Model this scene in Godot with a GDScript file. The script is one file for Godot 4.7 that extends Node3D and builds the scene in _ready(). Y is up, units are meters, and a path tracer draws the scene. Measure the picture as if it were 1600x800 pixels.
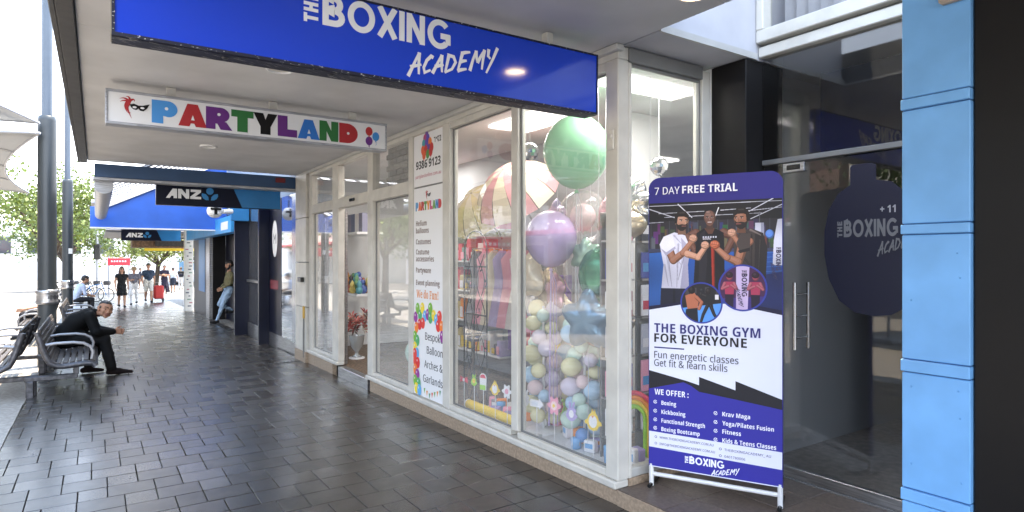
extends Node3D
# A covered shopping footpath: party shop, boxing gym entrance, bank frontage, benches and people.

class MB:
	var v := PackedVector3Array()
	var n := PackedVector3Array()
	var c := PackedColorArray()
	var uv := PackedVector2Array()
	var ix := PackedInt32Array()
	var xf := Transform3D.IDENTITY
	var col := Color.WHITE
	func put(p: Vector3, nn: Vector3, u := Vector2.ZERO) -> int:
		v.append(xf * p)
		n.append((xf.basis * nn).normalized())
		c.append(col)
		uv.append(u)
		return v.size() - 1
	func face(pts: Array, out: Vector3, uvs := []) -> void:   # a flat convex face that looks towards out
		var nn: Vector3 = (pts[1] - pts[0]).cross(pts[2] - pts[0])
		if nn.length_squared() < 1e-16 and pts.size() > 3:
			nn = (pts[2] - pts[0]).cross(pts[3] - pts[0])
		nn = nn.normalized()
		var flip: bool = nn.dot(out) < 0.0
		if flip:
			nn = -nn
		var b := v.size()
		for i in pts.size():
			put(pts[i], nn, uvs[i] if uvs.size() else Vector2.ZERO)
		for i in range(1, pts.size() - 1):
			if flip:
				ix.append_array([b, b + i, b + i + 1])
			else:
				ix.append_array([b, b + i + 1, b + i])
	func box(ce: Vector3, s: Vector3, bev := 0.0) -> void:
		var h := s * 0.5
		if bev <= 0.0:
			for a in 3:
				for sg in [-1.0, 1.0]:
					var o := Vector3.ZERO
					o[a] = sg
					var u := (a + 1) % 3
					var w := (a + 2) % 3
					var pts := []
					for k in [[-1, -1], [1, -1], [1, 1], [-1, 1]]:
						var p := Vector3.ZERO
						p[a] = sg * h[a]
						p[u] = k[0] * h[u]
						p[w] = k[1] * h[w]
						pts.append(ce + p)
					face(pts, o)
			return
		bev = minf(bev, minf(h.x, minf(h.y, h.z)) * 0.9)
		for a in 3:
			var u := (a + 1) % 3
			var w := (a + 2) % 3
			for sg in [-1.0, 1.0]:
				var o := Vector3.ZERO
				o[a] = sg
				var pts := []
				for k in [[-1, -1], [1, -1], [1, 1], [-1, 1]]:
					var p := Vector3.ZERO
					p[a] = sg * h[a]
					p[u] = k[0] * (h[u] - bev)
					p[w] = k[1] * (h[w] - bev)
					pts.append(ce + p)
				face(pts, o)
			for su in [-1.0, 1.0]:
				for sw in [-1.0, 1.0]:
					var pts := []
					for k in [[-1, 0], [1, 0], [1, 1], [-1, 1]]:
						var p := Vector3.ZERO
						p[a] = k[0] * (h[a] - bev)
						p[u] = su * (h[u] - (bev if k[1] else 0.0))
						p[w] = sw * (h[w] - (0.0 if k[1] else bev))
						pts.append(ce + p)
					var o := Vector3.ZERO
					o[u] = su
					o[w] = sw
					face(pts, o)
		for sx in [-1.0, 1.0]:
			for sy in [-1.0, 1.0]:
				for sz in [-1.0, 1.0]:
					face([ce + Vector3(sx * h.x, sy * (h.y - bev), sz * (h.z - bev)), ce + Vector3(sx * (h.x - bev), sy * h.y, sz * (h.z - bev)), ce + Vector3(sx * (h.x - bev), sy * (h.y - bev), sz * h.z)], Vector3(sx, sy, sz))
	func span(a: Vector3, b: Vector3, bev := 0.0) -> void:   # box between two corners
		box((a + b) * 0.5, (b - a).abs(), bev)
	func tube(pts: Array, radii: Variant, seg := 10, caps := true, flat := 1.0) -> void:
		var t0: Vector3 = (pts[1] - pts[0]).normalized()
		var side := t0.cross(Vector3.UP if absf(t0.y) < 0.9 else Vector3.RIGHT).normalized()
		var base := v.size()
		for i in pts.size():
			var t: Vector3 = (pts[mini(i + 1, pts.size() - 1)] - pts[maxi(i - 1, 0)]).normalized()
			side = (side - t * side.dot(t)).normalized()
			var up := side.cross(t)
			var r: float = radii[i] if radii is Array else radii
			for k in seg:
				var a := TAU * k / seg
				var d := side * cos(a) + up * sin(a) * flat
				put(pts[i] + d * r, d)
		for i in pts.size() - 1:
			for k in seg:
				var a := base + i * seg + k
				var b := base + i * seg + (k + 1) % seg
				ix.append_array([a, b, a + seg, b, b + seg, a + seg])
		if caps:
			for e in [0, pts.size() - 1]:
				var o: Vector3 = (pts[0] - pts[1]) if e == 0 else (pts[e] - pts[e - 1])
				var ring := []
				var up2 := o.normalized()
				for k in seg:
					ring.append(xf.affine_inverse() * v[base + e * seg + k])
				face(ring, up2)
	func ball(ce: Vector3, r: Vector3, seg := 14, rings := 9) -> void:
		var base := v.size()
		for i in rings + 1:
			var th := PI * i / rings
			for k in seg + 1:
				var ph := TAU * k / seg
				var d := Vector3(sin(th) * cos(ph), cos(th), sin(th) * sin(ph))
				put(ce + d * r, (d / r).normalized(), Vector2(float(k) / seg, float(i) / rings))
		for i in rings:
			for k in seg:
				var a := base + i * (seg + 1) + k
				var b := a + seg + 1
				ix.append_array([a, b, a + 1, a + 1, b, b + 1])
	func lathe(prof: Array, ce := Vector3.ZERO, seg := 20) -> void:   # prof: Vector2(radius, height)
		var base := v.size()
		for i in prof.size():
			var p0: Vector2 = prof[maxi(i - 1, 0)]
			var p1: Vector2 = prof[mini(i + 1, prof.size() - 1)]
			var t := (p1 - p0).normalized()
			for k in seg + 1:
				var a := TAU * k / seg
				put(ce + Vector3(prof[i].x * cos(a), prof[i].y, prof[i].x * sin(a)), Vector3(t.y * cos(a), -t.x, t.y * sin(a)), Vector2(float(k) / seg, float(i) / (prof.size() - 1)))
		for i in prof.size() - 1:
			for k in seg:
				var a := base + i * (seg + 1) + k
				var b := a + seg + 1
				ix.append_array([a, a + 1, b, a + 1, b + 1, b])
	func slab(poly: PackedVector2Array, d: float, z := 0.0) -> void:   # polygon in the xy plane, from z to z + d, looking towards +z
		var tr := Geometry2D.triangulate_polygon(poly)
		for zz in ([z + d, z] if d > 0.0 else [z]):
			var front: bool = zz > z or d <= 0.0
			var b := v.size()
			for p in poly:
				put(Vector3(p.x, p.y, zz), Vector3(0, 0, 1.0 if front else -1.0), p)
			for i in range(0, tr.size(), 3):
				var cr := (poly[tr[i + 1]] - poly[tr[i]]).cross(poly[tr[i + 2]] - poly[tr[i]])
				if (cr > 0) == front:
					ix.append_array([b + tr[i], b + tr[i + 2], b + tr[i + 1]])
				else:
					ix.append_array([b + tr[i], b + tr[i + 1], b + tr[i + 2]])
		if d > 0.0:
			var cw := Geometry2D.is_polygon_clockwise(poly)
			for i in poly.size():
				var p := poly[i]
				var q := poly[(i + 1) % poly.size()]
				var o := Vector2(q.y - p.y, p.x - q.x) * (-1.0 if cw else 1.0)
				face([Vector3(p.x, p.y, z), Vector3(q.x, q.y, z), Vector3(q.x, q.y, z + d), Vector3(p.x, p.y, z + d)], Vector3(o.x, o.y, 0))
	func ribbon(pts: Array, w: Variant, z: float, closed := false) -> void:   # a stroke of a letter, mitred
		var m := pts.size()
		var l := []
		var r := []
		for i in m:
			var a: Vector2 = pts[(i - 1 + m) % m] if closed or i > 0 else pts[0] * 2.0 - pts[1]
			var b: Vector2 = pts[(i + 1) % m] if closed or i < m - 1 else pts[m - 1] * 2.0 - pts[m - 2]
			var d0: Vector2 = (pts[i] - a).normalized()
			var d1: Vector2 = (b - pts[i]).normalized()
			var nn: Vector2 = (d0 + d1).normalized().orthogonal()
			var hw: float = (w[i] if w is Array else w) * 0.5 / maxf(0.5, nn.dot(d1.orthogonal()))
			l.append(pts[i] + nn * hw)
			r.append(pts[i] - nn * hw)
		for i in (m if closed else m - 1):
			var j := (i + 1) % m
			face([Vector3(l[i].x, l[i].y, z), Vector3(r[i].x, r[i].y, z), Vector3(r[j].x, r[j].y, z), Vector3(l[j].x, l[j].y, z)], Vector3(0, 0, 1))
	func mesh() -> ArrayMesh:
		var a := []
		a.resize(Mesh.ARRAY_MAX)
		a[Mesh.ARRAY_VERTEX] = v
		a[Mesh.ARRAY_NORMAL] = n
		a[Mesh.ARRAY_COLOR] = c
		a[Mesh.ARRAY_TEX_UV] = uv
		a[Mesh.ARRAY_INDEX] = ix
		var m := ArrayMesh.new()
		m.add_surface_from_arrays(Mesh.PRIMITIVE_TRIANGLES, a)
		return m

var M := {}
var T := {}
var used := {}
var rng := RandomNumberGenerator.new()

func gy(z: float) -> float:      # the footpath falls gently away; z is the distance ahead
	if z < 0.0:
		return -0.03 - 0.008 * z
	return -0.03 - 0.008 * z - 0.00013 * z * z

func W(x: float, y: float, ahead: float) -> Vector3:
	return Vector3(x, y, -ahead)

func numbered(called: String) -> String:
	var k: int = used.get(called, 0)
	used[called] = k + 1
	return called if k == 0 else "%s_%03d" % [called, k]

func tag(o: Node3D, label: String, cat: String, group := "", kind := "") -> Node3D:
	o.set_meta("label", label)
	o.set_meta("category", cat)
	if group:
		o.set_meta("group", group)
	if kind:
		o.set_meta("kind", kind)
	return o

func thing(called: String, label: String, cat: String, at := Vector3.ZERO, turn := 0.0, group := "") -> Node3D:
	var o := Node3D.new()
	o.name = numbered(called)
	add_child(o, true)
	o.position = at
	o.rotation.y = turn
	return tag(o, label, cat, group)

func struct(called: String, at := Vector3.ZERO) -> Node3D:
	var o := Node3D.new()
	o.name = numbered(called)
	add_child(o, true)
	o.position = at
	o.set_meta("kind", "structure")
	return o

func add(mesh: Mesh, called: String, m: Material, parent: Node3D, at := Transform3D.IDENTITY) -> MeshInstance3D:
	var o := MeshInstance3D.new()
	o.name = called if parent != self else numbered(called)
	o.mesh = mesh
	o.material_override = m
	o.transform = at
	parent.add_child(o, true)
	return o

func part(mb: MB, called: String, m: Material, parent: Node3D) -> MeshInstance3D:   # mb in the parent's own axes
	return add(mb.mesh(), called, m, parent)

func partw(mb: MB, called: String, m: Material, parent: Node3D) -> MeshInstance3D:  # mb in world axes; the parent is not turned
	var p := Vector3.ZERO
	var q: Node = parent
	while q is Node3D and q != self:
		p += q.position
		q = q.get_parent()
	for i in mb.v.size():
		mb.v[i] -= p
	return add(mb.mesh(), called, m, parent)

func solo(mb: MB, called: String, m: Material, label: String, cat: String, at := Vector3.ZERO, group := "") -> MeshInstance3D:
	var o := part(mb, called, m, self)
	o.position = at
	tag(o, label, cat, group)
	return o

func bar(a: Vector3, b: Vector3, bev := 0.0) -> MB:
	var m := MB.new()
	m.span(a, b, bev)
	return m

# ---- materials -------------------------------------------------------------
func srgb(r: float, g: float, b: float) -> Color:
	return Color(r / 255.0, g / 255.0, b / 255.0)

func lin(r: float, g: float, b: float, a := 1.0) -> Color:   # a real-world base colour
	var c := Color(r, g, b).linear_to_srgb()
	c.a = a
	return c

func noise_tex(seed_: int, freq: float, lo: float, hi: float, size := 512, oct := 4, stretch := Vector2.ONE, ridge := false, gain := 1.0) -> ImageTexture:
	var f := FastNoiseLite.new()
	f.seed = seed_
	f.frequency = freq
	f.fractal_octaves = oct
	f.noise_type = FastNoiseLite.TYPE_SIMPLEX_SMOOTH
	var w := int(size * stretch.x)
	var h := int(size * stretch.y)
	var im := f.get_seamless_image(w, h)
	if stretch != Vector2.ONE:
		im.resize(size, size, Image.INTERPOLATE_CUBIC)
	im.convert(Image.FORMAT_L8)
	var d := im.get_data()
	for i in d.size():
		var x := d[i] / 255.0
		x = clampf(0.5 + (x - 0.5) * gain, 0.0, 1.0)
		d[i] = int(255.0 * lerpf(lo, hi, x))
	im = Image.create_from_data(size, size, false, Image.FORMAT_L8, d)
	return ImageTexture.create_from_image(im)

func speckle_tex(seed_: int, size: int, lo: float, hi: float, flecks: int) -> ImageTexture:
	var r := RandomNumberGenerator.new()
	r.seed = seed_
	var d := PackedByteArray()
	d.resize(size * size)
	var f := FastNoiseLite.new()      # broad stains under the fine grain
	f.seed = seed_
	f.frequency = .006
	f.fractal_octaves = 4
	var st := f.get_seamless_image(size, size).get_data()
	for i in d.size():
		var s := .80 + .28 * smoothstep(.25, .75, st[i] / 255.0)
		d[i] = mini(255, int(255.0 * lerpf(lo, hi, r.randf() * r.randf()) * s))
	for k in flecks:
		var x := r.randi() % size
		var y := r.randi() % size
		var b := 160 + r.randi() % 95
		d[y * size + x] = b
		if r.randf() < 0.4:
			d[y * size + (x + 1) % size] = b
	return ImageTexture.create_from_image(Image.create_from_data(size, size, false, Image.FORMAT_L8, d))

func mat(key: String, color: Color, rough := 0.6, metal := 0.0, tex := "", scale := 1.0, bump := "", bump_cm := 0.1) -> StandardMaterial3D:
	if M.has(key):
		return M[key]
	var m := StandardMaterial3D.new()
	m.resource_name = key
	m.albedo_color = color
	m.roughness = rough
	m.metallic = metal
	if tex or bump:
		m.uv1_triplanar = true
		m.uv1_world_triplanar = true
		m.uv1_scale = Vector3.ONE * scale
	if tex:
		m.albedo_texture = T[tex]
	if bump:
		m.heightmap_enabled = true
		m.heightmap_texture = T[bump]
		m.heightmap_scale = bump_cm
	M[key] = m
	return m

func paint(r: float, g: float, b: float, rough := 0.5) -> StandardMaterial3D:    # a plain colour given as seen in sRGB
	var key := "paint_%d_%d_%d_%d" % [r, g, b, int(rough * 100)]
	return mat(key, srgb(r, g, b), rough)

func glass(key: String, color: Color, a: float) -> StandardMaterial3D:
	if M.has(key):
		return M[key]
	var m := StandardMaterial3D.new()
	m.resource_name = key
	m.transparency = BaseMaterial3D.TRANSPARENCY_ALPHA
	color.a = a
	m.albedo_color = color
	m.roughness = 0.0
	m.metallic_specular = 0.7 if a < .1 else .5
	M[key] = m
	return m

# ---- lettering ---------------------------------------------------------------
var fonts := {}
func text(s: String, h: float, w: float, m: Material, parent: Node3D, at: Transform3D, called := "lettering", font := "Droid Sans", bold := false, left := true) -> MeshInstance3D:
	# lettering whose capitals are h tall and, when w > 0, the line w wide; its left edge (or centre) at the origin of at
	var fk := font + str(bold)
	if not fonts.has(fk):
		var f := SystemFont.new()
		f.font_names = PackedStringArray([font])
		if bold:
			f.font_weight = 700
		fonts[fk] = f
	var t := TextMesh.new()
	t.text = s
	t.font = fonts[fk]
	t.font_size = 64
	t.pixel_size = 0.01
	t.depth = 0.02
	t.curve_step = 2.0
	t.horizontal_alignment = HORIZONTAL_ALIGNMENT_LEFT
	t.vertical_alignment = VERTICAL_ALIGNMENT_BOTTOM
	var arr := t.surface_get_arrays(0)
	var vs: PackedVector3Array = arr[Mesh.ARRAY_VERTEX]
	var lo := Vector3.INF
	var hi := -Vector3.INF
	for p in vs:
		lo = lo.min(p)
		hi = hi.max(p)
	var cap := 0.64 * 0.714
	var sy := h / cap
	var sx: float = w / (hi.x - lo.x) if w > 0.0 else sy
	var b0 := lo.y if not (s.contains("g") or s.contains("y") or s.contains("p") or s.contains(",") or s.contains("&") and false or s.contains("_") or s.contains("@") or s.contains("/")) else NAN
	if is_nan(b0):
		b0 = hi.y - cap if s.to_lower() != s else hi.y - cap * (1.03 if s.contains("b") or s.contains("d") or s.contains("l") or s.contains("h") else 0.76)
	for i in vs.size():
		vs[i] = Vector3((vs[i].x - (lo.x if left else (lo.x + hi.x) * 0.5)) * sx, (vs[i].y - b0) * sy, (vs[i].z + 0.01) * 0.04)
	var a2 := []
	a2.resize(Mesh.ARRAY_MAX)
	a2[Mesh.ARRAY_VERTEX] = vs
	a2[Mesh.ARRAY_NORMAL] = arr[Mesh.ARRAY_NORMAL]
	if arr[Mesh.ARRAY_INDEX] != null:
		a2[Mesh.ARRAY_INDEX] = arr[Mesh.ARRAY_INDEX]
	var me := ArrayMesh.new()
	me.add_surface_from_arrays(Mesh.PRIMITIVE_TRIANGLES, a2)
	return add(me, called, m, parent, at)

func V(x: float, y: float) -> Vector2:
	return Vector2(x, y)

func arc(ce: Vector2, r: Vector2, a0: float, a1: float, k := 12) -> Array:
	var o := []
	for i in k + 1:
		var a := deg_to_rad(lerpf(a0, a1, float(i) / k))
		o.append(ce + Vector2(cos(a), sin(a)) * r)
	return o

func glyph_geo(mb: MB, ch: String, x: float, y: float, h: float, st: float, z: float) -> float:   # a geometric sans capital made of strokes; returns its advance
	var s := st * 0.5
	var o := V(x, y)
	var g := []     # [points, closed]
	var adv := 0.7
	match ch:
		"B":
			g = [[[V(s, 0), V(s, 1)]], [[V(s, 1 - s), V(.36, 1 - s)] + arc(V(.36, .76 - s * .5), V(.2, .24 - s * .5), 90, -90, 10) + [V(s, .52 - s * 0.5)]], [[V(s, .5), V(.38, .5)] + arc(V(.38, .25 + s * .5), V(.24, .25 - s * .5), 90, -90, 10) + [V(s, s)]]]
			adv = .74
		"O":
			g = [[arc(V(.46, .5), V(.46 - s, .5 - s + .015), 0, 351, 39), true]]
			adv = .94
		"X":
			g = [[[V(.07, 0), V(.61, 1)]], [[V(.07, 1), V(.61, 0)]]]
			adv = .69
		"I":
			g = [[[V(s, 0), V(s, 1)]]]
			adv = .2
		"N":
			g = [[[V(s, 0), V(s, 1)]], [[V(.68 - s, 0), V(.68 - s, 1)]], [[V(s, 1 - s * .6), V(.68 - s, s * .6)]]]
			adv = .71
		"G":
			g = [[arc(V(.46, .5), V(.46 - s, .5 - s + .015), 42, 318, 26)], [[V(.8, .52), V(.8, .17)]], [[V(.5, .45), V(.88, .45)]]]
			adv = .92
		"T":
			g = [[[V(.31, 0), V(.31, 1)]], [[V(0, 1 - s), V(.62, 1 - s)]]]
			adv = .66
		"H":
			g = [[[V(s, 0), V(s, 1)]], [[V(.64 - s, 0), V(.64 - s, 1)]], [[V(s, .5), V(.64 - s, .5)]]]
			adv = .72
		"E":
			g = [[[V(s, 0), V(s, 1)]], [[V(s, 1 - s), V(.55, 1 - s)]], [[V(s, .5), V(.5, .5)]], [[V(s, s), V(.55, s)]]]
			adv = .6
	var dz := 0.0
	for q in g:
		var pts := []
		for p in q[0]:
			pts.append(o + p * h)
		mb.ribbon(pts, st * h, z + dz, q.size() > 1)
		dz += 0.0004
	return adv * h

func boxing_logo(called: String, m: Material, parent: Node3D, at: Transform3D, w: float, bold := 0.2) -> MeshInstance3D:
	# THE (upright, turned on its side) BOXING over a brush-lettered ACADEMY; drawn w wide with BOXING from x = 0
	var mb := MB.new()
	mb.xf = at
	var h := w / 4.62
	var x := 0.0
	for ch in "BOXING":
		x += glyph_geo(mb, ch, x, 0.0, h, bold, 0.0) + h * 0.07
	var keep := mb.xf
	mb.xf = at * Transform3D(Basis(Vector3(0, 0, 1), PI / 2), Vector3(-h * 0.13, 0, 0))
	var tx := 0.0
	for ch in "THE":
		tx += glyph_geo(mb, ch, tx, 0.0, h * 0.45, 0.24, 0.0) + h * 0.04
	mb.xf = keep
	# brush letters, each a few tapering strokes
	var L := [
		[[V(0, -.05), V(.14, .42), V(.30, 1.0)], [V(.30, 1.0), V(.36, .5), V(.44, .0)], [V(.02, .36), V(.24, .40), V(.48, .44)]],
		[[V(.95, .72), V(.84, .80), V(.68, .62), V(.60, .30), V(.68, .06), V(.92, .16)]],
		[[V(1.02, .0), V(1.16, .4), V(1.30, .84)], [V(1.30, .84), V(1.36, .4), V(1.44, .02)], [V(1.08, .30), V(1.46, .36)]],
		[[V(1.62, .84), V(1.60, .4), V(1.58, .0)], [V(1.54, .82), V(1.84, .72), V(1.98, .45), V(1.86, .14), V(1.56, .0)]],
		[[V(2.22, .86), V(2.18, .4), V(2.14, .04)], [V(2.16, .86), V(2.58, .90)], [V(2.18, .46), V(2.48, .50)], [V(2.12, .04), V(2.54, .10)]],
		[[V(2.70, .0), V(2.76, .5), V(2.84, .96)], [V(2.84, .96), V(2.92, .6), V(3.00, .36)], [V(3.00, .36), V(3.12, .7), V(3.24, .98)], [V(3.24, .98), V(3.24, .5), V(3.26, .02)]],
		[[V(3.44, 1.0), V(3.46, .66), V(3.60, .52)], [V(3.86, 1.04), V(3.72, .5), V(3.50, -.16)]],
	]
	var s := h * 0.78
	var dz := 0.003
	for g in L:
		for q in g:
			var pts := []
			var ws := []
			for i in q.size():
				var p: Vector2 = q[i]
				pts.append(V(w * 0.63 + (p.x + p.y * 0.16) * s * 1.13, -h * 1.12 + p.y * s + p.x * s * 0.25))
				ws.append(s * lerpf(0.17, 0.10, float(i) / (q.size() - 1)))
			if pts.size() == 2:
				pts.insert(1, (pts[0] + pts[1]) * 0.5 + V(0, s * 0.015))
				ws.insert(1, s * 0.15)
			mb.ribbon(pts, ws, dz)
			dz += 0.0003
	return part(mb, called, m, parent)

# ---- bodies: a field of tapered capsules joined smoothly, meshed as surface nets ----
func blob(mb: MB, bones: Array, cell: float, k := 0.035) -> void:
	# bones: [a, b, ra, rb, linear colour]
	var lo := Vector3.INF
	var hi := -Vector3.INF
	for b in bones:
		var r: float = maxf(b[2], b[3]) + cell * 2.5
		lo = lo.min(b[0] - Vector3.ONE * r).min(b[1] - Vector3.ONE * r)
		hi = hi.max(b[0] + Vector3.ONE * r).max(b[1] + Vector3.ONE * r)
	var nx := int((hi.x - lo.x) / cell) + 2
	var ny := int((hi.y - lo.y) / cell) + 2
	var nz := int((hi.z - lo.z) / cell) + 2
	var F := PackedFloat32Array()
	F.resize(nx * ny * nz)
	F.fill(1.0)
	var near := PackedFloat32Array()
	near.resize(F.size())
	near.fill(9.0)
	var who := PackedByteArray()
	who.resize(F.size())
	for bi in bones.size():
		var b = bones[bi]
		var a: Vector3 = b[0]
		var ab: Vector3 = b[1] - a
		var l2 := maxf(ab.length_squared(), 1e-9)
		var ra: float = b[2]
		var dr: float = b[3] - ra
		var r: float = maxf(b[2], b[3]) + k + cell * 2.0
		var l := (a.min(b[1]) - Vector3.ONE * r - lo) / cell
		var g := (a.max(b[1]) + Vector3.ONE * r - lo) / cell
		for z in range(maxi(0, int(l.z)), mini(nz - 1, int(g.z) + 1) + 1):
			for y in range(maxi(0, int(l.y)), mini(ny - 1, int(g.y) + 1) + 1):
				var at := (z * ny + y) * nx
				for x in range(maxi(0, int(l.x)), mini(nx - 1, int(g.x) + 1) + 1):
					var p := lo + Vector3(x, y, z) * cell - a
					var t := clampf(p.dot(ab) / l2, 0.0, 1.0)
					var d := (p - ab * t).length() - ra - dr * t
					var o := F[at + x]
					var hh := maxf(k - absf(d - o), 0.0)
					F[at + x] = minf(d, o) - hh * hh / k * 0.25
					if d < near[at + x]:
						near[at + x] = d
						who[at + x] = bi
	var vid := PackedInt32Array()
	vid.resize(F.size())
	vid.fill(-1)
	var base := mb.v.size()
	var P := PackedVector3Array()
	var sx := nx
	var sxy := nx * ny
	var offs := [0, 1, sx, sx + 1, sxy, sxy + 1, sxy + sx, sxy + sx + 1]
	var cols := []
	for z in nz - 1:
		for y in ny - 1:
			var at := z * sxy + y * sx
			for x in nx - 1:
				var i := at + x
				var f0 := F[i]
				if f0 > cell * 2.0 or f0 < -cell * 2.0:
					continue
				var mask := 0
				for c in 8:
					if F[i + offs[c]] < 0.0:
						mask |= 1 << c
				if mask == 0 or mask == 255:
					continue
				var sum := Vector3.ZERO
				var cnt := 0
				for c in 8:
					for ax in [1, 2, 4]:
						if c & ax == 0 and (mask >> c & 1) != (mask >> (c | ax) & 1):
							var fa := F[i + offs[c]]
							var fb := F[i + offs[c | ax]]
							var t := fa / (fa - fb)
							var pa := Vector3(c & 1, c >> 1 & 1, c >> 2 & 1)
							var pb := Vector3((c | ax) & 1, (c | ax) >> 1 & 1, (c | ax) >> 2 & 1)
							sum += pa.lerp(pb, t)
							cnt += 1
				vid[i] = P.size()
				P.append(lo + (Vector3(x, y, z) + sum / cnt) * cell)
				cols.append(bones[who[i]][4])
	var N := PackedVector3Array()
	N.resize(P.size())
	var tris := PackedInt32Array()
	for z in range(1, nz - 1):
		for y in range(1, ny - 1):
			var at := z * sxy + y * sx
			for x in range(1, nx - 1):
				var i := at + x
				var f0 := F[i]
				if f0 > cell * 2.0 or f0 < -cell * 2.0:
					continue
				for ax in 3:
					var st: int = [1, sx, sxy][ax]
					if (f0 < 0.0) == (F[i + st] < 0.0):
						continue
					var u: int = [sx, sxy, 1][ax]
					var w: int = [sxy, 1, sx][ax]
					var q := [vid[i - u - w], vid[i - w], vid[i], vid[i - u]]
					if q.min() < 0:
						continue
					if f0 >= 0.0:
						q.reverse()
					tris.append_array([q[0], q[2], q[1], q[0], q[3], q[2]])
	for i in range(0, tris.size(), 3):
		var nn := (P[tris[i + 2]] - P[tris[i]]).cross(P[tris[i + 1]] - P[tris[i]])
		N[tris[i]] += nn
		N[tris[i + 1]] += nn
		N[tris[i + 2]] += nn
	for i in P.size():
		mb.col = cols[i]
		mb.put(P[i], N[i] if N[i].length_squared() > 0 else Vector3.UP)
	mb.col = Color.WHITE
	for i in tris.size():
		mb.ix.append(tris[i] + base)

func head_field(xf: Transform3D, s: float, skin: Color, lip: Color, brow: Color) -> Array:
	# a head about 0.23 m tall: origin at its centre, z towards the face; bones in the caller's axes
	var B := []
	var f := func(a: Vector3, b: Vector3, ra: float, rb: float, c: Color):
		B.append([xf * (a * s), xf * (b * s), ra * s, rb * s, c])
	f.call(Vector3(0, .035, -.025), Vector3(0, .038, .022), .082, .072, skin)
	f.call(Vector3(0, .0, .03), Vector3(0, -.05, .042), .062, .046, skin)
	f.call(Vector3(-.03, -.055, .03), Vector3(.03, -.055, .03), .04, .04, skin)
	f.call(Vector3(0, -.088, .062), Vector3(0, -.088, .06), .026, .026, skin)
	f.call(Vector3(0, .012, .098), Vector3(0, -.026, .113), .009, .014, skin)
	f.call(Vector3(-.011, -.03, .1), Vector3(.011, -.03, .1), .011, .011, skin)
	for k in [-1.0, 1.0]:
		f.call(Vector3(k * .016, .026, .092), Vector3(k * .05, .026, .076), .011, .01, skin)
		f.call(Vector3(k * .018, .034, .098), Vector3(k * .048, .036, .083), .006, .005, brow)
		f.call(Vector3(k * .04, -.02, .066), Vector3(k * .05, -.012, .05), .03, .024, skin)
		f.call(Vector3(k * .081, .018, -.008), Vector3(k * .079, -.022, .0), .017, .012, skin)
		f.call(Vector3(k * .088, .026, -.016), Vector3(k * .087, -.004, -.016), .009, .008, skin)
	f.call(Vector3(-.02, -.055, .094), Vector3(.02, -.055, .094), .0085, .0085, lip)
	f.call(Vector3(-.015, -.066, .092), Vector3(.015, -.066, .092), .0085, .0085, lip)
	return B

func hand_field(wrist: Vector3, dir: Vector3, palm: Vector3, side: float, s: float, skin: Color, curl: float) -> Array:
	# palm: the way the palm faces; side: +1 when the thumb leaves towards dir x palm
	var B := []
	dir = dir.normalized()
	palm = (palm - dir * palm.dot(dir)).normalized()
	var ac := dir.cross(palm) * side
	var k0 := wrist + dir * .085 * s
	for i in 4:
		var o := (1.5 - i) * .021
		B.append([wrist + ac * o * .55 * s, k0 + ac * o * s, .0155 * s, .0125 * s, skin])
		var len: float = [.042, .047, .044, .034][i] * s
		var p := k0 + ac * o * s
		var d := dir
		var r := .0092 * s
		for j in 3:
			d = (d * cos(curl * (0.7 + .12 * i)) + (palm * cos(0.0) * sin(curl * (0.7 + .12 * i)))).normalized()
			var q: Vector3 = p + d * len * [1.0, .68, .52][j]
			B.append([p, q, r, r * .9, skin])
			p = q
			r *= .9
			palm = (palm - d * palm.dot(d)).normalized()
		palm = (palm - dir * palm.dot(dir)).normalized()
	var t0 := wrist + dir * .025 * s + ac * .026 * s
	var t1 := t0 + (dir * .6 + ac * .7 + palm * .25).normalized() * .045 * s
	var t2 := t1 + (dir * .85 + ac * .25 + palm * .4).normalized() * .034 * s
	B.append([t0, t1, .014 * s, .0115 * s, skin])
	B.append([t1, t2, .0112 * s, .0095 * s, skin])
	return B

func hair_shell(mb: MB, xf: Transform3D, s: float, style: String) -> void:
	var B := []
	var f := func(a: Vector3, b: Vector3, ra: float, rb: float):
		B.append([xf * (a * s), xf * (b * s), ra * s, rb * s, Color.WHITE])
	match style:
		"receding":
			f.call(Vector3(0, .052, -.03), Vector3(0, .062, .022), .081, .060)
			f.call(Vector3(0, .0, -.06), Vector3(0, .03, -.05), .06, .066)
			for k in [-1.0, 1.0]:
				f.call(Vector3(k * .066, .03, .012), Vector3(k * .058, .0, -.03), .018, .03)
		"short", "bun":
			f.call(Vector3(0, .05, -.03), Vector3(0, .058, .024), .086, .07)
			f.call(Vector3(0, -.01, -.06), Vector3(0, .03, -.05), .062, .07)
			for k in [-1.0, 1.0]:
				f.call(Vector3(k * .068, .04, .03), Vector3(k * .066, .0, -.02), .018, .026)
			if style == "bun":
				f.call(Vector3(0, .06, -.12), Vector3(0, .07, -.13), .04, .036)
		"beard":
			f.call(Vector3(0, .05, -.03), Vector3(0, .062, .03), .087, .066)
			f.call(Vector3(0, -.01, -.06), Vector3(0, .03, -.05), .062, .07)
			for k in [-1.0, 1.0]:
				f.call(Vector3(k * .074, .0, .005), Vector3(k * .056, -.07, .04), .018, .026)
			f.call(Vector3(-.03, -.09, .068), Vector3(.03, -.09, .068), .032, .032)
		"long":
			f.call(Vector3(0, .05, -.03), Vector3(0, .058, .022), .09, .074)
			for k in [-1.0, 1.0]:
				f.call(Vector3(k * .07, .03, .02), Vector3(k * .085, -.1, -.0), .03, .04)
				f.call(Vector3(k * .085, -.1, .0), Vector3(k * .09, -.24, .02), .04, .028)
			f.call(Vector3(0, .0, -.07), Vector3(0, -.2, -.08), .07, .06)
	blob(mb, B, .011 if style != "receding" else .006, .02)

var cloth_noise: FastNoiseLite

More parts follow.
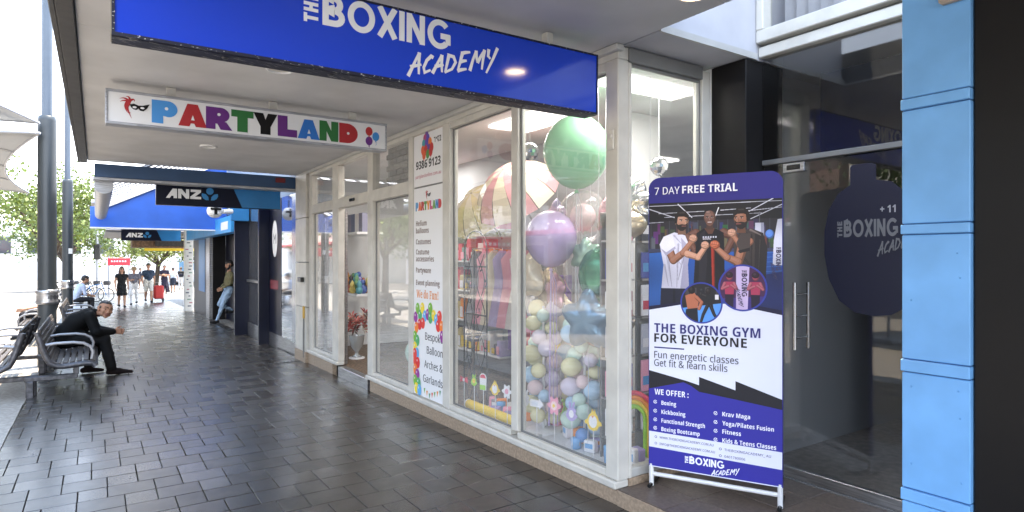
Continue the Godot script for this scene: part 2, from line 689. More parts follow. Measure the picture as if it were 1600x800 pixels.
func ruffle(mb: MB, skins: Array, amp: float, freq: float) -> void:   # folds in whatever is not skin
	if cloth_noise == null:
		cloth_noise = FastNoiseLite.new()
		cloth_noise.seed = 8
		cloth_noise.frequency = 1.0
		cloth_noise.fractal_octaves = 2
	for i in mb.v.size():
		var c := mb.c[i]
		var bare := false
		for s in skins:
			if absf(c.r - s.r) + absf(c.g - s.g) + absf(c.b - s.b) < .01:
				bare = true
		if bare:
			continue
		var p := mb.v[i]
		var q := Vector3(p.x * freq + p.y * freq * .5, p.y * freq * .55, p.z * freq)
		var e := .12
		var h := cloth_noise.get_noise_3dv(q)
		var gr := Vector3(cloth_noise.get_noise_3dv(q + Vector3(e, 0, 0)) - h, cloth_noise.get_noise_3dv(q + Vector3(0, e, 0)) - h, cloth_noise.get_noise_3dv(q + Vector3(0, 0, e)) - h) / e
		mb.v[i] = p + mb.n[i] * (h * amp)
		var tg := gr - mb.n[i] * gr.dot(mb.n[i])
		mb.n[i] = (mb.n[i] - tg * amp * freq * 1.3).normalized()

var SKIN_A := Color(.42, .24, .16)
var SKIN_B := Color(.30, .16, .10)

func person(label: String, group: String, at: Vector3, turn: float, h: float, o: Dictionary) -> Node3D:
	# standing or walking; local axes: x to the person's left, y up, z ahead
	var s := h / 1.75
	var t := thing("person", label, "person", at, turn, group)
	var skin: Color = o.get("skin", SKIN_A)
	var top: Color = o.top
	var bot: Color = o.bottom
	var low: Color = o.get("lower", bot)       # below the hem of shorts or a skirt
	var shoe: Color = o.get("shoe", Color(.02, .02, .02))
	var slv: Color = o.get("sleeve", skin)     # forearm
	var wd: float = o.get("wide", 1.0)
	var st: float = o.get("stride", .18)
	var lean: float = o.get("lean", 0.0)
	var bones := []
	var q := func(a: Vector3, b: Vector3, ra: float, rb: float, c: Color):
		bones.append([a * s, b * s, ra * s, rb * s, c])
	for k in [-1.0, 1.0]:
		var f: float = st * k * o.get("lead", 1.0)
		var hip := Vector3(k * .088, .90, 0)
		var back: bool = f < 0
		var ank := Vector3(k * .085, .09 + (.07 if back else 0.0) * minf(1.0, st / .2), f * 1.15)
		var knee := Vector3(k * .09, .49, f * .62 + .05)
		if o.has("legs"):
			knee = o.legs[0 if k < 0 else 2]
			ank = o.legs[1 if k < 0 else 3]
			back = false
		var hem: float = o.get("hem", .0)      # 0 trousers, 1 at the knee, more is shorter
		var mid := hip.lerp(knee, clampf(1.25 - hem * .35, 0.3, 1.0)) if hem > 0 else knee
		q.call(hip, mid, .092 * wd, .075 * wd if hem > 0 else .062, bot)
		if hem > 0:
			q.call(mid, knee, .062, .052, low)
		q.call(knee, knee.lerp(ank, .35) + Vector3(0, 0, -.012), .054, .052, low)
		q.call(knee.lerp(ank, .35) + Vector3(0, 0, -.012), ank, .052, .036, low)
		var toe := ank + (Vector3(0, -.055, .16) if not back else Vector3(0, -.13, .11) if st > .15 else Vector3(0, -.055, .16))
		q.call(ank + Vector3(0, -.045, -.035), toe, .042, .034, shoe)
	var ch := Vector3(0, 1.28, lean * .4)
	q.call(Vector3(-.07, .95, 0), Vector3(.07, .95, 0), .105 * wd, .105 * wd, bot if not o.has("dress") else top)
	q.call(Vector3(-.055, 1.06, lean * .12), Vector3(-.075, 1.26, lean * .4), .092 * wd, .105 * wd, top)
	q.call(Vector3(.055, 1.06, lean * .12), Vector3(.075, 1.26, lean * .4), .092 * wd, .105 * wd, top)
	q.call(Vector3(0, 1.02, .02), Vector3(0, 1.2, .035 + lean * .3), .1 * wd, .1 * wd, top)
	q.call(Vector3(-.12, 1.385, lean * .5), Vector3(.12, 1.385, lean * .5), .07, .07, top)
	q.call(ch + Vector3(0, .13, 0), Vector3(0, 1.53, lean * .6 + .01), .056, .05, skin)
	var hands := []
	for k in [-1.0, 1.0]:
		var arm: Array = (o.left if k > 0 else o.right) if o.has("left" if k > 0 else "right") else [Vector3(k * .24, 1.12, -.04 - st * .25 * k * o.get("lead", 1.0)), Vector3(k * .25, .88, .04 - st * .7 * k * o.get("lead", 1.0))]
		var sh := Vector3(k * .185, 1.38, lean * .5)
		var el: Vector3 = arm[0]
		var wr: Vector3 = arm[1]
		var cut: float = o.get("cut", .62)
		q.call(sh, sh.lerp(el, cut), .06, .052, top if not o.has("bare") else skin)
		q.call(sh.lerp(el, cut), el, .044, .04, slv)
		q.call(el, wr, .041, .028, slv)
		var dir := (wr - el).normalized()
		hands.append(hand_field(wr * s, dir, Vector3(-k, 0, .25) if dir.y < -.4 else Vector3(0, -.5, -.4) + Vector3(-k * .6, 0, 0), 1.0 if k > 0 else -1.0, s, skin, .35))
	if o.has("skirt"):
		var hem_y: float = o.skirt
		for k in 7:
			var a := TAU * k / 7.0
			var d := Vector3(cos(a), 0, sin(a))
			bones.append([(Vector3(0, .98, 0) + d * .05) * s, (Vector3(0, hem_y, .02) + d * (.05 + (1.0 - hem_y) * .22)) * s, .09 * s, .06 * s, bot])
	var hx := Transform3D(Basis(Vector3.UP, o.get("look", 0.0)) * Basis(Vector3.RIGHT, o.get("nod", .05)), Vector3(0, 1.635, lean * .65 + .015) * s)
	var mb := MB.new()
	blob(mb, bones, .017, .03 * s)
	ruffle(mb, [skin], .016, 9.0)
	blob(mb, head_field(hx, s * 1.0, skin, skin * Color(.75, .5, .5), o.get("hair_col", Color(.02, .015, .01))), .0085, .014)
	for hd in hands:
		blob(mb, hd, .0065, .006)
	var body := part(mb, "body", M.body, t)
	body.set_meta("label", "")
	body.remove_meta("label")
	if o.get("hair", "") != "":
		var hb := MB.new()
		hair_shell(hb, hx, s, o.hair)
		part(hb, "hair", mat("hair_%s" % str(o.get("hair_col", 0)), o.get("hair_col", Color(.02, .015, .01)).linear_to_srgb(), .55), t)
	var eb := MB.new()
	for k in [-1.0, 1.0]:
		eb.ball(hx * (Vector3(k * .033, .012, .082) * s), Vector3.ONE * .0095 * s, 8, 6)
	part(eb, "eyes", M.eye, t)
	if o.has("glasses"):
		var g := MB.new()
		for k in [-1.0, 1.0]:
			g.xf = hx
			g.ball(Vector3(k * .034, .014, .094) * s, Vector3(.027, .021, .012) * s, 10, 6)
		part(g, "sunglasses", M.black_gloss, t)
	if o.has("hat"):
		var g := MB.new()
		g.xf = hx
		if o.hat == "cap":
			g.ball(Vector3(0, .062, -.006) * s, Vector3(.096, .075, .108) * s, 16, 8)
			g.ball(Vector3(0, .058, .1) * s, Vector3(.075, .012, .085) * s, 14, 6)
		else:
			g.lathe([V(.19, -.012), V(.15, .004), V(.105, .012), V(.098, .07), V(.08, .095), V(.0, .1)].map(func(p): return p * s), Vector3(0, .045, 0) * s, 18)
		part(g, "hat", mat("hat_%s" % str(o.hat_col), o.hat_col.linear_to_srgb(), .8), t)
	return t

# ------------------------------------------------------------------------------
func _ready() -> void:
	rng.seed = 11
	set_camera_and_light()
	make_materials()
	build_ground()
	build_litter()
	build_awning()
	build_party_shop()
	build_gym_entrance()
	build_bank()
	build_mall()
	build_signs()
	build_banner()
	build_street_furniture()
	build_people()
	build_displays()

func set_camera_and_light() -> void:
	var cam := Camera3D.new()
	cam.name = "camera"
	cam.projection = Camera3D.PROJECTION_FRUSTUM
	cam.near = 0.1
	cam.far = 600.0
	cam.size = 0.1 * 800.0 / 964.0
	cam.frustum_offset = Vector2(0, 0.1 * 3.0 / 964.0)
	cam.position = Vector3(0, 1.6, 0)
	cam.rotation_degrees.y = -33.99
	add_child(cam)
	cam.current = true
	var e := Environment.new()
	var sky := ProceduralSkyMaterial.new()
	sky.sky_top_color = Color(.60, .69, .82)
	sky.sky_horizon_color = Color(.95, .945, .93)
	sky.sky_curve = 0.18
	sky.ground_bottom_color = Color(.3, .29, .27)
	sky.ground_horizon_color = Color(.7, .72, .74)
	sky.sun_angle_max = 2.0
	sky.energy_multiplier = 1.5
	e.sky = Sky.new()
	e.sky.sky_material = sky
	e.background_mode = Environment.BG_SKY
	e.tonemap_mode = Environment.TONE_MAPPER_LINEAR
	e.tonemap_exposure = 5.4
	e.sdfgi_enabled = true
	e.ssao_enabled = true
	e.ssil_enabled = true
	var we := WorldEnvironment.new()
	we.name = "world"
	we.environment = e
	add_child(we)
	var sun := DirectionalLight3D.new()
	sun.name = "sun"
	sun.light_energy = 1.35
	sun.light_color = Color(1.0, .95, .87)
	sun.light_angular_distance = 0.5
	sun.shadow_enabled = true
	# high sun over the shops: the footpath lies in the awning's shade
	sun.look_at_from_position(Vector3(0.20, 0.80, -0.08), Vector3.ZERO)
	add_child(sun)

func make_materials() -> void:
	T.cloud = noise_tex(3, .006, .92, 1.0, 512, 5, Vector2.ONE, false, 1.3)
	T.fine = noise_tex(5, .05, .8, 1.0, 512, 3, Vector2.ONE, false, 1.5)
	T.grain = noise_tex(9, .22, .0, 1.0, 512, 2, Vector2.ONE, false, 1.4)
	T.granite = speckle_tex(4, 1024, .55, .92, 9000)
	T.tile = noise_tex(14, .03, .55, 1.0, 512, 5, Vector2.ONE, false, 1.8)
	T.stone = noise_tex(16, .03, .82, 1.0, 512, 5, Vector2.ONE, false, 1.6)
	T.brushed = noise_tex(21, .03, .8, 1.0, 512, 3, Vector2(.125, 2.0), false, 1.5)
	T.wear = noise_tex(31, .018, .75, 1.0, 512, 5, Vector2.ONE, false, 2.4)
	T.rough = noise_tex(41, .012, .20, .40, 512, 5, Vector2.ONE, false, 1.8)
	T.bark = noise_tex(51, .05, .4, 1.0, 256, 3, Vector2(2.0, .5), false, 1.6)
	T.dirt = dirt_tex(61)
	# chipped enamel: blue with ragged pale chips along the arris
	var f := FastNoiseLite.new()
	f.seed = 77
	f.frequency = 0.06
	f.fractal_octaves = 4
	var im := Image.create(1024, 64, false, Image.FORMAT_RGB8)
	for y in 64:
		for x in 1024:
			var v := f.get_noise_2d(x * .9, y * 1.6)
			var c := Color(.012, .03, .16)
			if v > .46:
				c = Color(.75, .74, .7)
			elif v > .41:
				c = Color(.16, .2, .3)
			im.set_pixel(x, y, c)
	T.chips = ImageTexture.create_from_image(im)
	var m: StandardMaterial3D
	# stone underfoot
	for k in 4:
		var b: float = [.078, .084, .091, .081][k]
		m = mat("granite_%d" % k, lin(b * 1.16, b * 1.0, b * .85), .5, 0.0, "granite", .9)
		m.roughness = [.27, .30, .25, .31][k]
		m.metallic_specular = .70
	mat("joint", lin(.048, .042, .036), .95, 0.0, "fine", 2.0)
	mat("pale_paving", lin(.34, .31, .27), .6, 0.0, "tile", .7)
	mat("pale_slab", lin(.36, .32, .27), .55, 0.0, "stone", .9)
	mat("asphalt", lin(.05, .05, .05), .9, 0.0, "fine", 1.0)
	# shop
	mat("white_frame", lin(.62, .595, .53), .38, 0.0, "cloud", .9)
	mat("grey_frame", lin(.50, .49, .46), .4, 0.0, "cloud", .6)
	mat("grey_trim", lin(.20, .20, .195), .45, 0.0, "cloud", .6)
	mat("soffit", lin(.56, .555, .555), .6, 0.0, "cloud", .35)
	mat("soffit_rim", lin(.03, .027, .025), .5, 0.0, "wear", .8)
	mat("tan_tile", lin(.40, .30, .21), .4, 0.0, "stone", 2.0)
	mat("white_wall", lin(.78, .78, .77), .7, 0.0, "cloud", .3)
	mat("grey_wall", lin(.42, .42, .43), .75, 0.0, "cloud", .3)
	mat("floor_brown", lin(.24, .16, .10), .5, 0.0, "tile", 1.2)
	mat("black_panel", lin(.012, .011, .011), .36, 0.0, "cloud", .4).metallic_specular = .3
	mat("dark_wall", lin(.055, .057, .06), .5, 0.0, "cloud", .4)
	mat("dark_floor", lin(.06, .055, .05), .35, 0.0, "tile", .8)
	mat("landing", lin(.13, .10, .08), .42, 0.0, "stone", 1.6)
	m = mat("blue_pillar", lin(.18, .44, .82), .42, 0.0, "cloud", .8)
	mat("blue_groove", lin(.03, .12, .30), .6)
	mat("steel", lin(.55, .55, .56), .28, .9, "brushed", 1.5)
	mat("chrome", lin(.75, .76, .78), .1, 1.0)
	mat("silver", lin(.50, .51, .54), .42, .6, "brushed", 2.0)
	mat("pole_paint", lin(.040, .046, .048), .36, .0, "cloud", .9)
	mat("pole_upper", lin(.09, .11, .135), .36, .1, "cloud", .9)
	mat("slat", lin(.075, .064, .058), .5, .0, "wear", 2.4).metallic_specular = .35
	mat("bench_iron", lin(.10, .10, .11), .4, .5, "wear", 1.5)
	mat("navy", lin(.003, .005, .018), .3, 0.0, "cloud", .6).metallic_specular = .35
	mat("bank_blue", lin(.02, .19, .47), .35, 0.0, "cloud", .5)
	mat("beam_blue", lin(.03, .075, .17), .45, 0.0, "cloud", .7)
	mat("fascia_blue", lin(.025, .13, .60), .4, 0.0, "cloud", .4)
	mat("rubber", lin(.02, .02, .02), .8)
	mat("black_gloss", lin(.01, .01, .01), .15)
	mat("eye", lin(.03, .02, .015), .2)
	m = mat("body", Color.WHITE, .8)
	m.metallic_specular = .3
	m.vertex_color_use_as_albedo = true
	m = mat("vcol", Color.WHITE, .5)
	m.vertex_color_use_as_albedo = true
	m = mat("vgloss", Color.WHITE, .28)
	m.vertex_color_use_as_albedo = true
	m = mat("leaf", Color.WHITE, .55)
	m.vertex_color_use_as_albedo = true
	m.backlight_enabled = true
	m.backlight = lin(.16, .20, .03)
	m.cull_mode = BaseMaterial3D.CULL_DISABLED
	m = mat("sail", lin(.34, .34, .335), .8)
	m.backlight_enabled = true
	m.backlight = lin(.03, .03, .03)
	m.cull_mode = BaseMaterial3D.CULL_DISABLED
	mat("trunk", lin(.16, .12, .09), .9, 0.0, "bark", 1.0, "bark", .6)
	mat("sign_blue", lin(.014, .060, .60), .10)
	mat("sign_white", lin(.80, .80, .80), .3)
	m = mat("sign_edge", Color.WHITE, .5)
	m.albedo_texture = T.chips
	glass("shop_glass", Color(.96, .98, .97), .06)
	glass("dark_glass", Color(.04, .04, .04), .12)
	glass("bank_glass", Color(.10, .12, .14), .45)

func lamp_in(parent: Node3D, called: String, at: Vector3, energy: float, size := Vector2(.5, .5)) -> void:
	var a := AreaLight3D.new()
	a.name = called
	a.area_size = size
	a.light_energy = energy
	a.light_color = Color(1, .985, .965)
	a.area_range = 12.0
	a.area_attenuation = 2.0
	a.shadow_enabled = true
	a.position = at
	a.rotation_degrees.x = -90
	parent.add_child(a, true)

# ---- ground ------------------------------------------------------------------
func sheet(x0: float, x1: float, zs: Array, dy: float) -> MB:
	var m := MB.new()
	for i in zs.size() - 1:
		var a: float = zs[i]
		var b: float = zs[i + 1]
		m.face([W(x0, gy(a) + dy, a), W(x1, gy(a) + dy, a), W(x1, gy(b) + dy, b), W(x0, gy(b) + dy, b)], Vector3.UP)
	return m

func build_ground() -> void:
	var zs := [-40.0, -10.0, 0.0, 4.0, 8.0, 12.0, 16.0, 20.0, 26.0, 32.0, 40.0, 50.0, 65.0, 80.0]
	var g := sheet(-120, 120, zs, -.03)
	g.face([W(-120, gy(80.) - .03, 80), W(120, gy(80.) - .03, 80), W(120, gy(80.) - .03, 320), W(-120, gy(80.) - .03, 320)], Vector3.UP)
	var o := partw(g, "ground", M.pale_paving, self)
	o.set_meta("kind", "structure")
	# footpath of dark granite setts in staggered courses
	var fp := struct("footpath")
	partw(sheet(-.70, 2.9, zs.filter(func(z): return z <= 50.0), -.016), "bedding", M.joint, fp)
	var cells := []
	var dz := .2455
	for r in range(0, 192):
		var z1 := 7.37 - dz * 37.0 + dz * r
		var z2 := z1 + dz
		# joints in this course: A pairs cover two courses, B pairs the two courses half-way along
		var back := int(round((7.37 - z2) / dz))
		var ka := floori(back / 2.0)
		var kb := floori((back - 1) / 2.0)
		var xs := []
		for nn in range(-40, 40):
			var xa := -.5 + .098 * ka + .47 * nn
			var xb := -.5 + .275 + .098 * kb + .47 * nn
			for x in [xa, xb]:
				if x > -.63 and x < 2.83:
					xs.append(x)
		xs.append(-.70)
		xs.append(2.90)
		xs.sort()
		var y := gy((z1 + z2) * .5)
		for i in xs.size() - 1:
			var cx: float = (xs[i] + xs[i + 1]) * .5
			var cz := (z1 + z2) * .5
			var tilt := (cx - 1.1) * .0    # courses lie square to the shopfronts
			var zc := cx * .559 + cz * .829
			var px: float = 800.0 + 964.0 * (cx * .829 - cz * .559) / maxf(zc, .1)
			var py := 403.0 + 964.0 * (1.6 - y) / maxf(zc, .1)
			var seen: bool = zc > 1.0 and px > -60 and px < 1100 and py < 840
			cells.append([zc if seen else 900.0 + absf(cz), xs[i], xs[i + 1], z1, z2, y + rng.randf_range(-.0008, .0008), rng.randi() % 4, tilt])
	cells.sort_custom(func(p, q): return p[0] < q[0])
	var rest := []
	for k in 4:
		rest.append(MB.new())
	for i in cells.size():
		var c = cells[i]
		var b: MB = MB.new() if i < 300 else rest[c[6]]
		var w: float = c[2] - c[1] - rng.randf_range(.004, .008)
		var h := .05 if i < 300 else .03
		var at := W((c[1] + c[2]) * .5, c[5] - h * .5, (c[3] + c[4]) * .5)
		if i < 300:
			b.box(Vector3.ZERO, Vector3(w, h, dz - rng.randf_range(.005, .009)), .002)
			var p := part(b, "paver", M["granite_%d" % c[6]], fp)
			p.transform = Transform3D(Basis(Vector3.RIGHT, -(gy(c[4]) - gy(c[3])) / dz * -1.0) , at)
		else:
			b.box(at, Vector3(w, h, dz - .007), .002 if c[0] < 14.0 else 0.0)
	for k in 4:
		var p := partw(rest[k], "paver_field", M["granite_%d" % k], fp)
		p.set_meta("kind", "stuff")
	# the sunlit mall beside it, in larger pale slabs
	var mall := struct("mall_paving")
	partw(sheet(-60, -.70, zs, -.02), "bedding", mat("pale_joint", lin(.16, .145, .125), .9, 0, "fine", 1.0), mall)
	var slabs := MB.new()
	var n := 0
	for r in range(0, 60):
		var z1 := 2.0 + r * .6
		for q in 16:
			var x2 := -.705 - q * .6 - (0.3 if r % 2 else 0.0)
			var x1 := x2 - .595
			if q == 0 and r % 2:
				var b0 := MB.new()
				b0.box(Vector3.ZERO, Vector3(.295, .03, .594), .003)
				var p0 := part(b0, "slab", M.pale_slab, mall)
				p0.position = W(-.855, gy(z1 + .3) - .015 + rng.randf_range(-.001, .001), z1 + .3)
			var near: bool = q < 3 and z1 > 7.0 and z1 < 26.0
			var b := MB.new() if near else slabs
			var at := W((x1 + x2) * .5, gy(z1 + .3) - .015 + rng.randf_range(-.0015, .0015), z1 + .3)
			if near:
				b.box(Vector3.ZERO, Vector3(.595, .03, .594), .003)
				part(b, "slab", M.pale_slab, mall).position = at
			else:
				b.box(at, Vector3(.595, .03, .594), 0.0)
	partw(slabs, "slab_field", M.pale_slab, mall).set_meta("kind", "stuff")
	# inspection cover set in the footpath
	var cv := thing("access_cover", "square inspection cover with stone infill set in the dark footpath", "cover", W(1.06, gy(12.46) - .008, 12.46))
	var fr := MB.new()
	for k in [-1.0, 1.0]:
		fr.box(Vector3(k * .415, 0, 0), Vector3(.03, .024, 1.40))
		fr.box(Vector3(0, 0, k * .715), Vector3(.80, .024, .03))
	fr.box(Vector3(0, 0, 0), Vector3(.80, .024, .025))
	part(fr, "frame", M.bench_iron, cv)
	for k in [-1.0, 1.0]:
		for j in 3:
			var b := MB.new()
			b.box(Vector3(-.265 + j * .265, 0, k * .355), Vector3(.255, .022, .66), .003)
			part(b, "infill", M["granite_%d" % ((j + int(k) + 1) % 4)], cv)
	var sl := thing("drain_slot", "narrow dark drain slot in the footpath near the white pilaster", "drain", W(2.58, gy(10.55) + .003, 10.55))
	var d := MB.new()
	d.box(Vector3.ZERO, Vector3(.5, .012, .05), .003)
	part(d, "frame", M.bench_iron, sl)
	for k in 8:
		var b := MB.new()
		b.box(Vector3(-.21 + k * .06, .005, 0), Vector3(.03, .008, .03), .002)
		part(b, "bar", M.steel, sl)

func dirt_tex(seed_: int) -> ImageTexture:
	var a := FastNoiseLite.new()
	a.seed = seed_
	a.frequency = .012
	a.fractal_octaves = 5
	var b := FastNoiseLite.new()
	b.seed = seed_ + 1
	b.frequency = .09
	b.fractal_octaves = 3
	var ia := a.get_seamless_image(512, 512)
	var ib := b.get_seamless_image(512, 512)
	var d := PackedByteArray()
	d.resize(512 * 512)
	for y in 512:
		for x in 512:
			var p := ia.get_pixel(x, y).r
			var q := ib.get_pixel(x, y).r
			var v := 1.0 - .05 * p - .045 * smoothstep(.6, .9, p) * (.5 + q) - .10 * smoothstep(.78, .9, q) * smoothstep(.45, .7, p)
			d[y * 512 + x] = int(clampf(v, 0, 1) * 255)
	return ImageTexture.create_from_image(Image.create_from_data(512, 512, false, Image.FORMAT_L8, d))

func build_litter() -> void:
	var g := RandomNumberGenerator.new()
	g.seed = 15
	var m := MB.new()
	for k in 60:
		var x := g.randf_range(-.5, 2.8)
		var z := g.randf_range(3.2, 14.0)
		var r := g.randf_range(.005, .014)
		var n := 9
		var p := []
		for i in n:
			var a := TAU * i / n
			var q := r * g.randf_range(.7, 1.2)
			p.append(W(x + cos(a) * q, gy(z) + .0035, z + sin(a) * q))
		m.face(p, Vector3.UP)
	var o := part(m, "gum_spots", mat("gum", lin(.22, .21, .20), .7), self)
	tag(o, "pale gum spots and scraps scattered over the dark footpath", "litter", "", "stuff")

# ---- awning over the footpath ---------------------------------------------------
func build_awning() -> void:
	var a := thing("awning", "long grey lined awning over the footpath with dark steel rim", "awning", W(1.4, 3.03, 4.0))
	var z0 := -2.5
	var z1 := 10.98
	var seams := [z0, .4, 2.2, 4.6, 7.2, 9.1, z1]
	for i in seams.size() - 1:
		var p := MB.new()
		p.span(W(-.10, 3.03, seams[i] + .0015), W(2.93, 3.05, seams[i + 1] - .0015), .002)
		partw(p, "soffit_panel", M.soffit, a)
	var deck := bar(W(-.19, 3.052, z0), W(2.93, 3.30, z1 + .1))
	partw(deck, "deck", M.grey_trim, a)
	var rim := MB.new()
	rim.span(W(-.22, 3.0, z0), W(-.19, 3.34, z1 + .06), .004)
	rim.span(W(-.19, 3.0, z0), W(-.105, 3.03, z1 + .06), .004)
	partw(rim, "rim", M.soffit_rim, a)
	var cr := MB.new()
	cr.span(W(2.86, 2.985, 3.0), W(2.93, 3.028, 10.9), .006)
	partw(cr, "cornice", M.grey_frame, a)
	# recessed lights in the soffit, off except the one by the corner
	for s in [[1.15, 4.84, false, "unlit round recessed light in soffit between the two hanging signs"], [1.19, 8.70, false, "unlit round recessed light in soffit beyond the party shop sign"], [2.66, 2.20, true, "lit round recessed light in soffit near the gym sign"]]:
		var l := thing("ceiling_light", s[3], "light", W(s[0], 3.03, s[1]), 0.0, "recessed lights in the awning soffit")
		var r := MB.new()
		r.lathe([V(.10, .0), V(.10, -.014), V(.085, -.02), V(.078, -.006)], Vector3.ZERO, 24)
		part(r, "ring", M.sign_white, l)
		var d := MB.new()
		d.lathe([V(.079, -.006), V(.05, -.011), V(.001, -.013)], Vector3.ZERO, 24)
		if s[2]:
			var lm := mat("lamp_on", Color(1, .93, .82), .5)
			lm.emission_enabled = true
			lm.emission = Color(1, .86, .66)
			lm.emission_energy_multiplier = 14.0
			part(d, "lens", lm, l)
			var sp := SpotLight3D.new()
			sp.name = "glow"
			sp.light_energy = .12
			sp.light_color = Color(1, .86, .68)
			sp.spot_angle = 55
			sp.spot_range = 12
			sp.spot_attenuation = 2.0
			sp.light_size = .07
			sp.shadow_enabled = true
			sp.position = Vector3(0, -.03, 0)
			sp.rotation_degrees.x = -90
			l.add_child(sp)
		else:
			part(d, "lens", M.white_frame, l)

# ---- party shop ------------------------------------------------------------------
func on_street(x: float, y: float, ahead: float, from := Vector3.ZERO) -> Transform3D:   # a board that looks out at the street, reading towards the camera's end
	return Transform3D(Basis(Vector3.UP, -PI / 2), W(x, y, ahead) - from)

func pane(parent: Node3D, a: Vector3, b: Vector3, m := "shop_glass", called := "pane") -> void:
	partw(bar(a, b), called, M[m], parent)

func build_party_shop() -> void:
	var f := thing("party_shop_front", "white framed party shop front with big windows on a tan tiled base", "shopfront", W(2.9, 0, 6.7))
	var post := func(z0: float, z1: float, y0 := .10, y1 := 2.94, dx := 0.0, called := "post", m := "white_frame"):
		partw(bar(W(2.9 + dx, y0, z0), W(3.0, y1, z1), .006), called, M[m], f)
	post.call(3.03, 3.153)
	post.call(4.234, 4.33, .152, 2.88, .008, "mullion")
	post.call(5.41, 5.56)
	post.call(6.26, 6.38)
	post.call(7.458, 7.636)
	post.call(8.80, 9.06)
	post.call(10.10, 10.26)
	# head, sills, transom
	partw(bar(W(2.902, 2.942, 3.03), W(3.0, 3.028, 10.26), .006), "head_rail", M.white_frame, f)
	partw(bar(W(2.905, 2.882, 3.155), W(2.99, 2.94, 5.408), .004), "head_rail", M.white_frame, f)
	for s in [[3.155, 4.232], [4.332, 5.408], [6.382, 7.456], [9.062, 10.098]]:
		partw(bar(W(2.904, .10, s[0]), W(2.99, .15, s[1]), .006), "bottom_rail", M.white_frame, f)
	for s in [[3.03, 5.55], [5.552, 7.636], [8.80, 10.30]]:
		partw(bar(W(2.872, .045, s[0]), W(3.0, .099, s[1]), .01), "sill", M.white_frame, f)
	for s in [[6.382, 7.456], [7.638, 8.798], [9.062, 10.098]]:
		partw(bar(W(2.895, 2.315, s[0]), W(2.99, 2.46, s[1]), .008), "transom", M.white_frame, f)
	# tiles of the base
	var z := 3.03
	while z < 10.28:
		var z2 := minf(z + .30, 10.28)
		if z2 < 7.62 or z > 8.78:
			var b := MB.new()
			b.span(W(2.893, gy(z) - .06, z + .0012), W(2.96, .044, z2 - .0012), .002)
			partw(b, "base_tile", M.tan_tile, f)
		z = z2
	# dark gaskets behind the frames
	for s in [[3.155, 4.232, .15, 2.88], [4.332, 5.408, .15, 2.88], [6.382, 7.456, .15, 2.314], [9.062, 10.098, .15, 2.314]]:
		var g := MB.new()
		for y in [s[2] + .006, s[3] - .006]:
			g.span(W(2.942, y - .006, s[0]), W(2.958, y + .006, s[1]))
		for zz in [s[0] + .007, s[1] - .007]:
			g.span(W(2.942, s[2] + .012, zz - .007), W(2.958, s[3] - .012, zz + .007))
		partw(g, "gasket", M.grey_trim, f)
		pane(f, W(2.948, s[2], s[0]), W(2.954, s[3], s[1]))
	for s in [[6.382, 7.456], [7.638, 8.798], [9.062, 10.098]]:
		pane(f, W(2.946, 2.461, s[0]), W(2.952, 2.941, s[1]), "shop_glass", "fanlight")
	# sliding door: open leaf pushed behind the fixed light, track and threshold
	var dl := MB.new()
	dl.span(W(3.02, .05, 8.84), W(3.06, 2.31, 8.92), .004)
	dl.span(W(3.02, .05, 9.82), W(3.06, 2.31, 9.88), .004)
	dl.span(W(3.02, .05, 8.921), W(3.06, .13, 9.819), .004)
	dl.span(W(3.02, 2.25, 8.921), W(3.06, 2.31, 9.819), .004)
	var leaf := partw(dl, "door", M.steel, f)
	var dp := bar(W(3.037, .131, 8.921), W(3.043, 2.249, 9.819))
	partw(dp, "pane", M.shop_glass, leaf)
	partw(bar(W(2.90, gy(8.2) - .02, 7.638), W(3.1, .035, 8.798), .004), "threshold", M.steel, f)
	var sn := MB.new()
	sn.span(W(2.872, 2.37, 8.08), W(2.894, 2.415, 8.26), .008)
	partw(sn, "sensor", M.black_gloss, f)
	# return window into the recess
	for s in [[W(3.001, .10, 3.03), W(3.03, 2.93, 3.10)], [W(3.76, .10, 3.03), W(3.85, 3.0, 3.12)]]:
		partw(bar(s[0], s[1], .005), "post", M.white_frame, f)
	partw(bar(W(3.001, 2.932, 3.022), W(3.76, 3.028, 3.12), .005), "head_rail", M.grey_trim, f)
	partw(bar(W(3.031, .10, 3.035), W(3.759, .16, 3.11), .005), "bottom_rail", M.grey_frame, f)
	pane(f, W(3.031, .16, 3.062), W(3.759, 2.93, 3.068))
	var g2 := MB.new()
	g2.span(W(3.745, .16, 3.05), W(3.759, 2.93, 3.075))
	g2.span(W(3.031, 2.915, 3.05), W(3.744, 2.93, 3.075))
	partw(g2, "gasket", M.grey_trim, f)
	var bt := 3.0
	while bt < 3.84:
		var b := MB.new()
		b.span(W(bt + .001, -.1, 3.03), W(minf(bt + .28, 3.85) - .001, .099, 3.1), .002)
		partw(b, "base_tile", M.tan_tile, f)
		bt += .28
	# alarm box on the corner post
	var al := MB.new()
	al.span(W(2.885, 2.33, 3.06), W(2.9, 2.47, 3.12), .006)
	al.xf = Transform3D(Basis(Vector3.UP, -PI / 2), W(2.884, 2.42, 3.09))
	al.ball(Vector3.ZERO, Vector3(.02, .02, .008), 12, 6)
	var ab := partw(al, "door_chime", M.white_frame, f)
	# pilaster at the far end
	var pl := thing("pilaster", "white rendered pilaster between party shop and bank with yellow tag", "pilaster", W(2.9, 0, 10.6))
	for s in [[.05, .78], [.79, 1.52], [1.53, 2.26], [2.27, 3.0]]:
		partw(bar(W(2.86, s[0], 10.30), W(3.1, s[1], 10.94), .006), "block", M.white_frame, pl)
	partw(bar(W(2.85, gy(10.6) - .05, 10.29), W(3.1, .048, 10.95), .004), "base_tile", M.tan_tile, pl)
	var yl := MB.new()
	yl.span(W(2.84, .60, 10.36), W(2.859, .80, 10.44), .004)
	partw(yl, "yellow_tag", paint(190, 150, 40), pl)
	var bk := MB.new()
